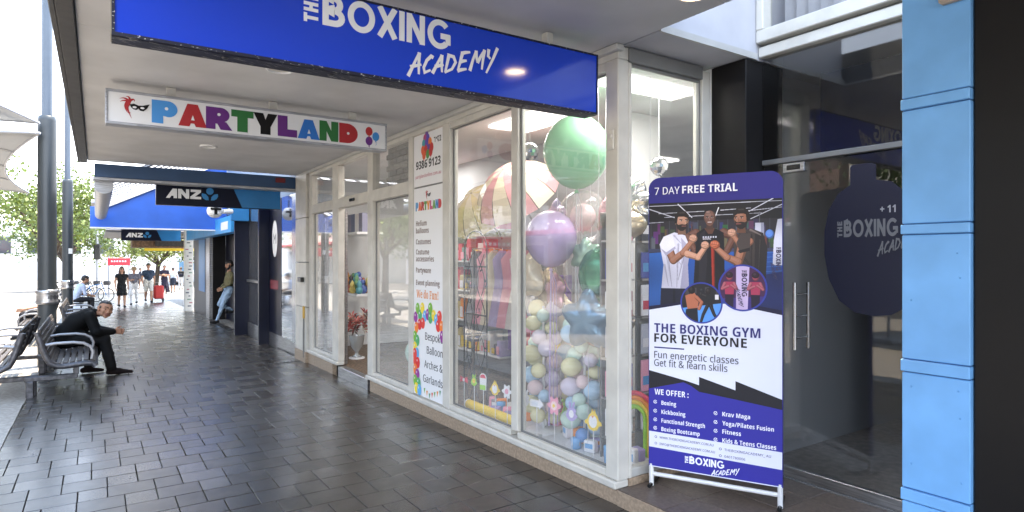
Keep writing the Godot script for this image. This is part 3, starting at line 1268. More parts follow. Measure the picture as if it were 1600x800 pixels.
	bk.span(W(2.80, 1.20, 10.40), W(2.859, 1.28, 10.60), .006)
	partw(bk, "bracket", M.black_gloss, pl)
	var cb := MB.new()
	cb.tube([W(2.85, .6, 10.4), W(2.845, .3, 10.395), W(2.85, -.05, 10.4)], .012, 8)
	partw(cb, "cable", M.grey_trim, pl)
	# inside
	var r := thing("party_shop_room", "bright white party shop interior behind the windows", "shop interior", W(5.5, 0, 6.7))
	partw(bar(W(3.0, -.05, 3.13), W(8.6, .04, 10.9)), "floor", M.floor_brown, r)
	partw(bar(W(3.0, 3.03, 3.10), W(8.6, 3.2, 10.9)), "ceiling", M.white_wall, r)
	partw(bar(W(8.6, -.05, 3.0), W(8.75, 3.2, 10.95)), "back_wall", M.grey_wall, r)
	partw(bar(W(3.851, -.05, 3.0), W(8.6, 3.029, 3.12)), "side_wall", M.white_wall, r)
	partw(bar(W(3.101, -.05, 10.7), W(8.6, 3.029, 10.94)), "side_wall", M.white_wall, r)
	partw(bar(W(4.15, .041, 4.35), W(4.75, 3.029, 4.47), .004), "column", M.white_wall, r)
	partw(bar(W(4.9, .041, 8.9), W(4.98, 3.029, 10.69)), "partition", M.white_wall, r)
	partw(bar(W(4.6, .041, 4.9), W(4.68, 3.029, 8.6)), "partition", M.grey_wall, r)
	var which := ["nearest the recess window", "over the left display window", "deepest in the middle", "over the open door", "at the far back"]
	for s in [[3.75, 3.62, 1.0, .3, 2.6], [3.75, 5.2, .5, .9, 1.3], [6.4, 6.2, 1.2, .3, 1.6], [3.95, 8.2, .6, .9, 2.6], [6.4, 9.2, 1.2, .3, 1.6]]:
		var l := thing("ceiling_panel_light", "lit white ceiling panel inside the party shop, " + which.pop_front(), "light", W(s[0], 3.02, s[1]), 0.0, "lit ceiling panels inside the party shop")
		var pm := MB.new()
		pm.box(Vector3(0, -.01, 0), Vector3(s[2], .02, s[3]), .003)
		var em := mat("panel_on", Color(1, 1, 1), .5)
		em.emission_enabled = true
		em.emission = Color(1, .98, .96)
		em.emission_energy_multiplier = .5
		part(pm, "diffuser", em, l)
		lamp_in(l, "glow", Vector3(0, -.03, 0), s[4] * .30, Vector2(s[2], s[3]))
	# grey brick bulkhead behind the fanlight
	var bw := thing("brick_bulkhead", "grey brick bulkhead seen through the fanlight beside the sign panel", "brick wall", W(3.2, 2.7, 7.0))
	partw(bar(W(3.17, 2.42, 6.30), W(3.25, 3.02, 7.60)), "mortar", mat("mortar", lin(.30, .30, .30), .9), bw)
	var proto := []
	for k in 3:
		var b := MB.new()
		b.box(Vector3.ZERO, Vector3(.04, .064, .206), .004)
		proto.append(b.mesh())
	for ro in 8:
		for c in 6:
			var zz := 6.42 + c * .216 + (.108 if ro % 2 else 0.0)
			if zz > 7.55:
				continue
			add(proto[0], "brick", mat("grey_brick_%d" % ((ro * 5 + c * 3) % 3), lin(.20 + .07 * ((ro * 5 + c * 3) % 3), .2 + .065 * ((ro * 5 + c * 3) % 3), .19 + .06 * ((ro * 5 + c * 3) % 3)), .85, 0, "wear", 3.0), bw, Transform3D(Basis.IDENTITY, Vector3(-.035 + rng.randf() * .004, -.245 + ro * .075, 7.0 - zz)))

# ---- gym entrance in its recess -------------------------------------------------
func build_gym_entrance() -> void:
	var lg := struct("landing_step", W(3.5, 0, 1.9))
	partw(bar(W(2.91, -.2, -1.5), W(4.12, .040, 3.028)), "bedding", M.joint, lg)
	for i in 11:
		for j in 4:
			var z0 := -1.4 + i * .4025
			var x0 := 2.895 + j * .304
			var b := MB.new()
			b.span(W(x0 + .0015, -.0 if j else -.14, z0 + .0015), W(x0 + .3025, .05 + rng.randf() * .0015, z0 + .401), .003)
			partw(b, "floor_tile", M.landing if j else M.tan_tile if false else M.landing, lg)
	for i in 11:
		var z0 := -1.4 + i * .4025
		partw(bar(W(2.886, -.15, z0 + .0012), W(2.894, .046, z0 + .4013), .002), "riser_tile", M.tan_tile, lg)
	var g := thing("gym_entrance", "recessed dark glass gym doors with overlight and black jamb", "entrance", W(4.05, .05, 2.0))
	partw(bar(W(3.85, .05, 2.72), W(4.3, 3.028, 3.02), .004), "jamb", M.black_panel, g)
	var white: Material = M.white_frame
	partw(bar(W(3.99, 3.05, 1.0), W(4.10, 3.125, 2.718), .006), "transom", white, g)
	partw(bar(W(3.96, 3.15, 1.0), W(4.10, 3.24, 2.718), .006), "transom", white, g)
	partw(bar(W(4.03, 3.126, 1.0), W(4.10, 3.149, 2.718)), "transom_gap", M.grey_trim, g)
	partw(bar(W(3.96, 3.241, 2.66), W(4.08, 5.2, 2.718), .006), "upper_post", white, g)
	partw(bar(W(4.03, 3.241, 1.72), W(4.09, 5.2, 1.78), .006), "upper_post", M.silver, g)
	pane(g, W(4.05, 3.242, 1.79), W(4.058, 5.2, 2.655), "dark_glass", "upper_pane")
	pane(g, W(4.05, 3.242, .8), W(4.058, 5.2, 1.71), "dark_glass", "upper_pane")
	# vertical blinds behind the upper panes
	for k in 20:
		var b := MB.new()
		b.xf = Transform3D(Basis(Vector3.UP, .5 + .25 * sin(k * 2.1)), W(4.25, 4.2, 2.62 - k * .09))
		b.box(Vector3.ZERO, Vector3(.004, 1.95, .085))
		partw(b, "blind_slat", mat("blind", lin(.45, .45, .46), .8), g)
	partw(bar(W(4.5, 3.2, .8), W(4.55, 5.2, 2.72)), "upper_wall", M.grey_wall, g)
	# overlight and sidelight
	for s in [[2.56, 2.715, .13, 2.27], [2.556, 2.715, 2.31, 3.048]]:
		pane(g, W(4.046, s[2], s[0]), W(4.056, s[3], s[1]), "dark_glass", "sidelight")
	pane(g, W(4.046, 2.31, .84), W(4.056, 3.048, 2.552), "dark_glass", "overlight")
	partw(bar(W(4.03, 2.272, .84), W(4.075, 2.308, 2.715), .003), "door_head", M.grey_trim, g)
	for d in [[1.70, 2.55], [.845, 1.694]]:
		var dm := bar(W(4.044, .135, d[0]), W(4.058, 2.262, d[1]), .002)
		var dr := partw(dm, "door", M.dark_glass, g)
		partw(bar(W(4.03, .062, d[0]), W(4.072, .134, d[1]), .003), "bottom_rail", M.steel, dr)
		partw(bar(W(4.03, 2.20, d[1] - .16), W(4.072, 2.264, d[1]), .003), "hinge_patch", M.steel, dr)
		partw(bar(W(4.026, 2.215, d[1] - .13), W(4.031, 2.25, d[1] - .03), .002), "hinge_cover", M.black_gloss, dr)
		var hz: float = d[1] - .07 if d[0] > 1.5 else d[0] + .07
		if d[0] > 1.5:
			for xx in [3.965, 4.13]:
				var h := MB.new()
				h.tube([W(xx, .97, 2.42), W(xx, 1.43, 2.42)], .013, 12)
				for yy in [1.05, 1.2, 1.35]:
					h.tube([W(xx, yy, 2.42), W(4.05, yy, 2.42)], .008, 8)
				partw(h, "handle", M.chrome, dr)
	partw(bar(W(4.02, .05, .84), W(4.08, .0615, 2.715)), "floor_spring", M.grey_trim, g)
	# dark foyer behind
	partw(bar(W(4.10, -.1, -.5), W(7.5, .046, 3.0)), "floor", mat("foyer_floor", lin(.36, .31, .26), .35, 0.0, "stone", .8), g)
	partw(bar(W(4.10, 3.05, -.5), W(7.5, 3.2, 3.0)), "ceiling", mat("foyer_ceiling", lin(.45, .45, .45), .8), g)
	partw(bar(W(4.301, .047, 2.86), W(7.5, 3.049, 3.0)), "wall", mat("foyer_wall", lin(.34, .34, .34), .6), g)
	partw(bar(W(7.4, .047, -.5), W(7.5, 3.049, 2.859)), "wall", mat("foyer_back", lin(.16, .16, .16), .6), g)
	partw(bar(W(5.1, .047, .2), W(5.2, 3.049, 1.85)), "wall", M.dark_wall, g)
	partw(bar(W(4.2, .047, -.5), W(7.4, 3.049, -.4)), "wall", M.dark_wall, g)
	partw(bar(W(4.25, 2.35, 1.2), W(4.6, 2.9, 2.40)), "bulkhead", M.black_panel, g)
	# navy punching bag decal with the gym's name
	var fl := Transform3D(Basis(Vector3.UP, -PI / 2), W(4.041, 0, 1.955))
	var bag := PackedVector2Array()
	for p in [[-.30, 1.78], [-.30, 1.62], [-.27, 1.46], [-.20, 1.32], [-.10, 1.25], [.02, 1.235], [.12, 1.25], [.20, 1.30], [.24, 1.42], [.26, 1.62], [.26, 1.80], [.22, 1.98], [.12, 2.07], [.03, 2.09], [.03, 2.185], [.0, 2.20], [-.11, 2.20], [-.13, 2.185], [-.13, 2.07], [-.21, 2.02], [-.27, 1.92]]:
		bag.append(V(-p[0] * -1.0, p[1]))
	var dm2 := MB.new()
	dm2.xf = Transform3D(Basis(Vector3.UP, -PI / 2), W(4.0425, 0, 1.955))
	dm2.slab(bag, .0008)
	var dec := partw(dm2, "bag_decal", mat("decal_navy", lin(.003, .005, .026), .6), g)
	var lt := mat("decal_grey", lin(.16, .165, .18), .5)
	var lo := MB.new()
	boxing_logo("logo", lt, dec, on_street(4.0405, 1.735, 2.125, g.position) * Transform3D(Basis.from_scale(Vector3(1, 1.5, 1)), Vector3.ZERO), .335)
	text("+ 11", .045, .09, mat("decal_pale", lin(.4, .4, .42), .5), dec, on_street(4.0405, 1.88, 1.90, g.position), "hours_lettering", "Droid Sans", true)
	# upper return wall above the shop's side window
	var up := thing("upper_wall", "pale upper wall above the recess catching the daylight", "wall", W(3.5, 3.0, 2.9))
	partw(bar(W(2.96, 3.035, 2.72), W(4.6, 5.4, 3.6)), "render", mat("render_pale", lin(.50, .50, .53), .7, 0, "cloud", .4), up)
	partw(bar(W(2.955, 3.03, 2.70), W(3.958, 3.075, 2.719)), "drip_edge", M.grey_frame, up)
	# blue pillar in banded panels, then the black cladding
	var p := thing("blue_pillar", "pale blue painted pillar with grooved bands beside the gym door", "pillar", W(3.0, 0, 1.15))
	var ys := [-.1, .0, .555, .61, 1.11, 1.165, 1.70, 1.745, 2.235, 2.285, 3.03]
	for i in ys.size() - 1:
		if ys[i + 1] - ys[i] < .03:
			continue
		var band: bool = ys[i + 1] - ys[i] < .12
		partw(bar(W(2.895 if not band else 2.889, ys[i] + .0025, 1.02), W(3.2, ys[i + 1] - .0025, 1.272 if not band else 1.276), .003), "band" if band else "panel", M.blue_pillar, p)
	partw(bar(W(2.905, -.1, 1.025), W(3.19, 3.0, 1.268)), "core", M.blue_groove, p)
	var sc := MB.new()
	for yz in [[.95, 1.055], [1.06, 1.06], [1.52, 1.055], [1.42, 1.235], [1.05, 1.235], [.36, 1.06], [.72, 1.235], [.69, 1.05], [1.62, 1.065], [.12, 1.23]]:
		sc.xf = Transform3D(Basis(Vector3.UP, -PI / 2), W(2.8945, yz[0], yz[1]))
		sc.ball(Vector3.ZERO, Vector3(.005, .005, .002), 8, 4)
	partw(sc, "screw", mat("pillar_screw", lin(.12, .33, .66), .5), p)
	var sp := MB.new()
	sp.xf = Transform3D(Basis.IDENTITY, W(2.893, 2.64, 1.07))
	sp.box(Vector3(-.02, .02, 0), Vector3(.04, .05, .10), .01)
	partw(sp, "junction_box", mat("beige_box", lin(.42, .34, .27), .6), p)
	var bl := thing("black_cladding", "glossy black cladding panel right of the blue pillar", "cladding", W(3.0, 0, 0))
	for s in [[-.6, .19], [.192, .98]]:
		partw(bar(W(2.92, -.12, s[0]), W(3.0, 3.03, s[1] + .036), .003), "panel", M.black_panel, bl)
	partw(bar(W(3.0, -.1, -2.2), W(3.15, 3.03, 1.01)), "backing", M.dark_wall, bl)
	var bd := thing("upper_building", "pale upper storeys over the awning", "building", W(6.0, 3.3, 5))
	partw(bar(W(4.61, 3.21, 2.72), W(12.0, 5.6, 11.0)), "wall", mat("render_pale", Color.WHITE), bd)
	partw(bar(W(3.2, 3.31, 3.61), W(4.6, 4.4, 11.0)), "parapet", M["render_pale"], bd)
	partw(bar(W(4.56, 3.21, -3.0), W(12.0, 5.6, 2.719)), "wall", M["render_pale"], bd)

# ---- bank frontage and its canopy ---------------------------------------------------
func bank_mark(parent: Node3D, at: Transform3D, h: float) -> void:
	# the white italic letters and the blue three-petal emblem
	var L := [
		[[[0, 0], [.62, 1], [1.02, 1], [1.02, 0], [.70, 0], [.70, .24], [.50, .24], [.36, 0]], 0.0],
		[[[0, 0], [0, 1], [.34, 1], [.74, .50], [.74, 1], [1.04, 1], [1.04, 0], [.74, 0], [.30, .52], [.30, 0]], 1.12],
		[[[0, 0], [0, .24], [.56, .74], [.04, .74], [.04, 1], [1.02, 1], [1.02, .74], [.46, .26], [1.04, .26], [1.04, 0]], 2.26],
	]
	var mb := MB.new()
	mb.xf = at
	for g in L:
		var p := PackedVector2Array()
		for q in g[0]:
			p.append(V(q[0] + g[1], q[1]) * h)
		mb.slab(p, .006)
	part(mb, "lettering", mat("mark_white", lin(.82, .82, .82), .4), parent)
	var em := MB.new()
	em.xf = at
	var ce := V(4.15, .5) * h
	var disc := PackedVector2Array(arc(ce + V(0, .42) * h, V(.36, .36) * h, -50, 230, 20) + [ce + V(-.12, .06) * h, ce + V(.12, .06) * h])
	em.slab(disc, .006)
	for k in [-1.0, 1.0]:
		var pet := PackedVector2Array()
		for p in [[.10, -.55], [.16, -.2], [.40, .08], [.78, .16], [.80, -.1], [.66, -.38], [.40, -.55]]:
			pet.append(ce + V(p[0] * k, p[1]) * h)
		em.slab(pet, .006)
	part(em, "emblem", mat("mark_blue", lin(.03, .22, .50), .4), parent)

func bank_sign(label: String, x0: float, x1: float, y0: float, y1: float, z: float) -> void:
	var t := thing("hanging_sign", label, "sign", W((x0 + x1) * .5, y0, z), 0.0)
	var w := x1 - x0
	var h := y1 - y0
	var b := MB.new()
	b.box(Vector3(0, h * .5, 0), Vector3(w, h, .12), .006)
	part(b, "box", M.navy, t)
	var f := MB.new()
	f.slab(PackedVector2Array([V(w * .5 - .006, .006), V(w * .5 - .006, h - .006), V(w * .085, h - .006), V(w * .17 , .006)]), .004, .0605)
	part(f, "blue_panel", M.bank_blue, t)
	bank_mark(t, Transform3D(Basis.IDENTITY, Vector3(-w * .5 + .14 * w / 1.93, h * .30, .0605)), h * .40)
	var r := MB.new()
	for k in [-.35, .35]:
		r.tube([Vector3(w * k, h, 0), Vector3(w * k, h + .2, 0)], .015, 8)
	part(r, "hanger", M.silver, t)

func build_bank() -> void:
	var b := thing("bank_branch", "dark navy and mirror glass bank frontage with projecting fins", "shopfront", W(2.9, 0, 16))
	partw(bar(W(2.93, -.3, 10.96), W(2.97, .10, 15.4)), "plinth", M.steel, b)
	partw(bar(W(2.92, .08, 10.96), W(2.96, 2.75, 11.42), .004), "mirror_panel", mat("mirror_steel", lin(.34, .36, .38), .16, .95), b)
	mat("mirror_glass", lin(.52, .54, .57), .05, .92)
	pane(b, W(2.935, .101, 11.43), W(2.945, 2.75, 12.2), "mirror_glass")
	partw(bar(W(2.93, .101, 12.21), W(2.96, 2.75, 13.18), .003), "panel", M.navy, b)
	partw(bar(W(2.73, gy(13.2) - .05, 13.20), W(2.96, 2.75, 13.30), .004), "fin", M.navy, b)
	pane(b, W(2.95, .101, 13.31), W(2.96, 2.75, 15.33), "mirror_glass")
	partw(bar(W(2.9, 1.05, 13.31), W(2.949, 1.10, 15.33), .003), "rail", M.steel, b)
	partw(bar(W(2.65, gy(15.4) - .05, 15.35), W(3.0, 2.75, 15.47), .004), "fin", M.navy, b)
	partw(bar(W(3.3, -.4, 15.48), W(3.36, 2.75, 20.6)), "recess_wall", M.navy, b)
	partw(bar(W(2.94, -.4, 20.6), W(3.3, 2.75, 20.7), .003), "recess_cheek", M.black_panel, b)
	partw(bar(W(3.24, .9, 16.4), W(3.299, 1.9, 17.2), .01), "cash_machine", M.bank_blue, b)
	partw(bar(W(3.23, 1.25, 16.55), W(3.239, 1.65, 17.05), .005), "cash_screen", mat("screen", lin(.25, .45, .6), .2), b)
	partw(bar(W(2.86, -.4, 20.71), W(2.96, 2.6, 21.4), .004), "jamb", M.steel, b)
	partw(bar(W(2.9, -.4, 21.41), W(2.96, 2.6, 24.6), .003), "panel", M.navy, b)
	partw(bar(W(2.89, .5, 21.9), W(2.899, 2.2, 23.3), .003), "poster", M.bank_blue, b)
	partw(bar(W(2.66, 2.22, 15.9), W(2.93, 2.62, 24.6), .006), "header", mat("header_blue", lin(.05, .33, .72), .4, 0, "cloud", .5), b)
	partw(bar(W(2.655, 2.30, 16.3), W(2.659, 2.5, 17.3)), "notice", M.sign_white, b)
	partw(bar(W(2.55, 2.45, 15.2), W(2.93, 2.80, 15.34), .006), "corner_block", M.bank_blue, b)
	partw(bar(W(2.97, 2.76, 10.95), W(3.4, 4.3, 24.7)), "upper_wall", mat("bank_upper", lin(.12, .2, .33), .5), b)
	partw(bar(W(3.6, -.4, 10.96), W(3.7, 2.75, 15.3)), "inner_wall", mat("bank_inner", lin(.3, .32, .35), .6), b)
	# round white sticker and red notice on the navy panel
	var st := MB.new()
	st.xf = on_street(2.9285, 1.98, 12.72, b.position)
	st.slab(PackedVector2Array(arc(Vector2.ZERO, V(.21, .36), 0, 351, 39)), .001)
	var so := part(st, "sticker", M.sign_white, b)
	var ring := MB.new()
	ring.xf = on_street(2.9270, 1.98, 12.72, b.position)
	ring.ribbon([V(-.09, -.1), V(-.09, .09), V(0, -.02), V(.09, .09), V(.09, -.1)], .03, 0.0)
	part(ring, "mark", M.navy, so)
	partw(bar(W(2.9275, .98, 12.45), W(2.9295, 1.16, 13.1)), "red_notice", paint(120, 50, 60), b)
	# beam across the path where the two roofs meet
	var bm := thing("steel_beam", "dark blue steel beam across the footpath at end of the awning", "beam", W(1.4, 2.75, 11.0))
	partw(bar(W(-.02, 2.80, 11.0), W(2.92, 3.0, 11.08), .004), "web", M.beam_blue, bm)
	partw(bar(W(-.04, 2.755, 10.985), W(2.92, 2.798, 11.2), .006), "flange", M.silver, bm)
	partw(bar(W(-.2, 3.305, 10.7), W(3.3, 3.34, 11.7), .004), "flashing", M.grey_trim, bm)
	var rd := MB.new()
	rd.box(W(2.62, 2.93, 10.985), Vector3(.16, .08, .03), .006)
	partw(rd, "warning_plate", paint(110, 30, 35), bm)
	# canopy: edge tube, ribbed translucent roof, blue gable
	var c := thing("bank_canopy", "ribbed translucent bank canopy with round edge tube and blue gable", "canopy", W(1.4, 2.8, 15))
	var tu := MB.new()
	tu.tube([W(.10, 2.70, 11.21), W(.10, 2.66, 18.1)], .125, 24)
	partw(tu, "edge_tube", M.silver, c)
	var tl := mat("translucent", lin(.85, .86, .86), .5)
	tl.backlight_enabled = true
	tl.backlight = lin(.95, .95, .95)
	for k in 14:
		var z := 11.25 + k * .5
		var sh := MB.new()
		sh.face([W(.2, 2.84, z), W(2.96, 4.25, z), W(2.96, 4.25, z + .41), W(.2, 2.84, z + .41)], Vector3.UP)
		partw(sh, "roof_sheet", tl, c)
		var rb := MB.new()
		rb.xf = Transform3D(Basis(Vector3(0, 0, 1), atan2(1.41, 2.76)), W(1.58, 3.538, z + .455))
		rb.box(Vector3.ZERO, Vector3(3.12, .018, .10), .004)
		partw(rb, "rib", mat("rib", lin(.10, .12, .15), .5), c)
	var gb := MB.new()
	gb.xf = Transform3D(Basis.IDENTITY, W(0, 0, 18.3))
	gb.slab(PackedVector2Array([V(-.12, 2.36), V(2.95, 2.36), V(2.95, 4.2), V(.95, 3.25), V(.02, 2.86), V(-.12, 2.86)]), .05)
	partw(gb, "gable_panel", M.fascia_blue, c)
	partw(bar(W(-.13, 2.325, 18.22), W(2.95, 2.358, 18.31), .004), "gable_trim", M.sign_white, c)
	bank_sign("nearer bank sign with white letters and emblem, hung from the beam", .80, 2.73, 2.46, 2.85, 11.5)
	bank_sign("farther small bank sign with white letters hung beyond the blue gable", .74, 2.62, 2.22, 2.62, 26.0)
	var gl := thing("globe_light", "white globe light on a dark bracket under the bank canopy", "light", W(2.15, 2.52, 14.8))
	var g := MB.new()
	g.ball(Vector3(0, .1, 0), Vector3(.16, .15, .16), 18, 12)
	part(g, "globe", M.sign_white, gl)
	var g2 := MB.new()
	g2.box(Vector3(0, .12, .155), Vector3(.06, .2, .03), .005)
	g2.box(Vector3(0, .14, .16), Vector3(.22, .05, .03), .005)
	part(g2, "bracket", M.black_gloss, gl)
	var g3 := MB.new()
	g3.tube([Vector3(0, .24, 0), Vector3(0, .42, 0)], .02, 8)
	part(g3, "stem", M.black_gloss, gl)
	var cc := thing("security_camera", "white bullet security camera beside the dark bank fin", "camera", W(2.42, 2.62, 14.9))
	var cm := MB.new()
	cm.tube([Vector3(-.1, 0, .06), Vector3(.1, .02, -.02)], .05, 14)
	part(cm, "housing", M.sign_white, cc)
	var cm2 := MB.new()
	cm2.tube([Vector3(.02, .02, 0), Vector3(.06, .16, -.05)], .016, 8)
	part(cm2, "bracket", M.silver, cc)
	# second canopy fascia, hanging boards beyond
	var f2 := thing("far_canopy", "blue and brown canopy edge over the far footpath", "canopy", W(2, 2.4, 27))
	partw(bar(W(.3, 2.66, 25.9), W(3.4, 2.95, 27.5), .01), "fascia", M.fascia_blue, f2)
	partw(bar(W(1.2, 2.02, 29.0), W(4.2, 2.34, 30.5), .01), "brown_board", mat("brown_board", lin(.16, .09, .045), .6, 0, "wear", .8), f2)
	partw(bar(W(2.0, 2.08, 28.9), W(3.6, 2.3, 28.99), .01), "dark_board", M.soffit_rim, f2)
	partw(bar(W(.3, 2.56, 27.51), W(4.4, 2.66, 36.5), .01), "roof", M.grey_trim, f2)
	partw(bar(W(-.1, 2.96, 18.4), W(3.3, 3.04, 27.5), .01), "roof", M.soffit, f2)
	var ys := thing("yellow_sign", "long yellow fascia sign with red lettering beyond the bank", "sign", W(3.6, 2.0, 34))
	partw(bar(W(1.9, 1.94, 34.0), W(5.0, 2.3, 34.1), .01), "board", mat("yellow_board", lin(.78, .58, .03), .5), ys)
	var lt := MB.new()
	for k in 9:
		lt.box(W(3.5 + k * .15, 2.13, 33.99), Vector3(.09, .16, .012), .003)
	partw(lt, "red_lettering", paint(190, 60, 30), ys)
	partw(bar(W(1.8, 2.31, 33.8), W(5.2, 2.42, 36), .01), "canopy_edge", M.grey_trim, ys)
	# corner column papered with patterned strips
	var sc := thing("striped_column", "column with dark and red printed bands at the bank's far corner", "column", W(2.78, gy(25.1) - .02, 25.1))
	var core := MB.new()
	core.box(Vector3(0, 1.6, 0), Vector3(.28, 3.2, .28), .01)
	part(core, "shaft", M.white_frame, sc)
	for k in 24:
		var q := MB.new()
		q.box(Vector3(rng.randf_range(-.07, .07), .2 + k * .12, 0), Vector3(rng.randf_range(.05, .12), .04, .286), .003)
		part(q, "printed_band", [paint(60, 66, 84), paint(150, 90, 96), paint(96, 126, 104), paint(70, 70, 74)][k % 4], sc)

# ---- the open mall: trees, sails, far buildings ---------------------------------------
func tree(label: String, x: float, z: float, h: float, r: float, seed_: int, leaves: int, tone: Color) -> void:
	var g := RandomNumberGenerator.new()
	g.seed = seed_
	var t := thing("leafy_tree", label, "tree", W(x, gy(z), z), 0.0, "trees in the mall")
	var tr := MB.new()
	var fork := h * .36
	var lean := Vector3(g.randf_range(-.3, .3), 0, g.randf_range(-.3, .3))
	tr.tube([Vector3(0, -.1, 0), Vector3(0, .3, 0) + lean * .1, Vector3(0, fork, 0) + lean], [r * .075, r * .052, r * .04], 12)
	part(tr, "trunk", M.trunk, t)
	var lb := MB.new()
	var clumps := []
	for k in 9:
		var a := TAU * k / 9.0 + g.randf_range(-.3, .3)
		var up := g.randf_range(.15, .95)
		var reach := r * g.randf_range(.55, .95) * (1.15 - up * .55)
		var e := Vector3(cos(a) * reach, fork + (h - fork) * up * .86, sin(a) * reach)
		var m := (lean + Vector3(0, fork, 0)).lerp(e, .5) + Vector3(0, r * .12, 0)
		lb.tube([lean * .9 + Vector3(0, fork * g.randf_range(.8, 1.0), 0), m, e], [r * .03, r * .018, r * .006], 7)
		for j in 5:
			clumps.append([e + Vector3(g.randf_range(-1, 1), g.randf_range(-.5, .6), g.randf_range(-1, 1)) * r * .36, r * g.randf_range(.16, .34)])
			clumps.append([m + Vector3(g.randf_range(-1, 1), g.randf_range(-.1, .8), g.randf_range(-1, 1)) * r * .34, r * g.randf_range(.14, .26)])
	part(lb, "limbs", M.trunk, t)
	var cr := MB.new()
	for k in leaves:
		var c = clumps[g.randi() % clumps.size()]
		var d := Vector3(g.randfn(), g.randfn() * .7, g.randfn()) * .55
		var p: Vector3 = c[0] + d * c[1]
		var b := Basis.from_euler(Vector3(g.randf() * TAU, g.randf() * TAU, g.randf() * TAU))
		var s := g.randf_range(.10, .19) * maxf(1.0, r / 3.4)
		var v := g.randf_range(.7, 1.35)
		cr.col = Color(tone.r * v, tone.g * v, tone.b * v * g.randf_range(.7, 1.2))
		cr.face([p + b * Vector3(-s * .5, 0, 0), p + b * Vector3(0, s * .1, -s * .42), p + b * Vector3(s * .5, 0, 0), p + b * Vector3(0, s * .1, s * .42)], b.y)
	part(cr, "crown", M.leaf, t).set_meta("kind", "stuff")

func sail(label: String, c: Array, sag: float) -> void:
	# a tensioned four-cornered cloth with scalloped edges and sewn seams
	var t := thing("shade_sail", label, "shade sail", c[0], 0.0, "pale shade sails over the mall")
	var m := MB.new()
	var n := 16
	var P := func(u: float, v: float) -> Vector3:
		# pull the edges in towards the middle so that they hang as curves
		var uu := lerpf(u, .5, sag * 4.0 * v * (1.0 - v))
		var vv := lerpf(v, .5, sag * 4.0 * u * (1.0 - u))
		var a: Vector3 = c[0].lerp(c[1], uu)
		var b: Vector3 = c[3].lerp(c[2], uu)
		return a.lerp(b, vv) - c[0] + Vector3(0, .35 * sin(PI * u) * sin(PI * v), 0)
	for i in n:
		for j in n:
			var q := [P.call(i / float(n), j / float(n)), P.call((i + 1) / float(n), j / float(n)), P.call((i + 1) / float(n), (j + 1) / float(n)), P.call(i / float(n), (j + 1) / float(n))]
			m.face(q, Vector3.UP)
	part(m, "cloth", M.sail, t)
	var s := MB.new()
	for k in [.28, .52, .76]:
		var pts := []
		for i in 13:
			pts.append(P.call(i / 12.0, k) - Vector3(0, .012, 0))
		s.tube(pts, .018, 6)
	part(s, "seam", mat("seam", lin(.42, .41, .40), .8), t)
	var e := MB.new()
	for side in 4:
		var pts := []
		for i in 13:
			var f := i / 12.0
			pts.append(P.call(f if side == 0 else 1.0 if side == 1 else 1.0 - f if side == 2 else 0.0, 0.0 if side == 0 else f if side == 1 else 1.0 if side == 2 else 1.0 - f))
		e.tube(pts, .02, 6)
	part(e, "edge_rope", M.silver, t)

func facade(label: String, x: float, z0: float, z1: float, h: float, wall: StandardMaterial3D, awn: StandardMaterial3D, seed_: int) -> void:
	# a row building that looks across the mall, its face at x
	var g := RandomNumberGenerator.new()
	g.seed = seed_
	var t := thing("mall_building", label, "building", W(x, gy((z0 + z1) * .5), (z0 + z1) * .5))
	partw(bar(W(x - 9, -3, z0), W(x, h, z1)), "wall", wall, t)
	partw(bar(W(x - 9.1, h, z0 - .05), W(x + .25, h + .35, z1 + .05), .04), "parapet", M.render_pale, t)
	partw(bar(W(x + .02, 2.9, z0 + .3), W(x + 2.4, 3.15, z1 - .3), .02), "awning", awn, t)
	var z := z0 + 1.0
	while z < z1 - 2.0:
		var y := 4.4
		while y < h - 1.8:
			var w := partw(bar(W(x - .02, y, z), W(x + .05, y + 1.5, z + 1.6), .01), "window", M.white_frame, t)
			partw(bar(W(x + .051, y + .08, z + .08), W(x + .06, y + 1.42, z + .77)), "pane", M.window_dark, w)
			partw(bar(W(x + .051, y + .08, z + .83), W(x + .06, y + 1.42, z + 1.52)), "pane", M.window_dark, w)
			partw(bar(W(x + .05, y - .08, z - .1), W(x + .16, y - .003, z + 1.7), .01), "sill", M.render_pale, w)
			y += 3.0
		z += 2.9
	z = z0 + .5
	while z < z1 - 3.0:
		var wd := g.randf_range(2.6, 3.6)
		var w := partw(bar(W(x - .02, -.4, z), W(x + .06, 2.6, z + wd), .01), "shop_window", M.white_frame, t)
		partw(bar(W(x + .061, .1, z + .15), W(x + .07, 2.4, z + wd - .15)), "pane", M.window_dark, w)
		z += wd + .5

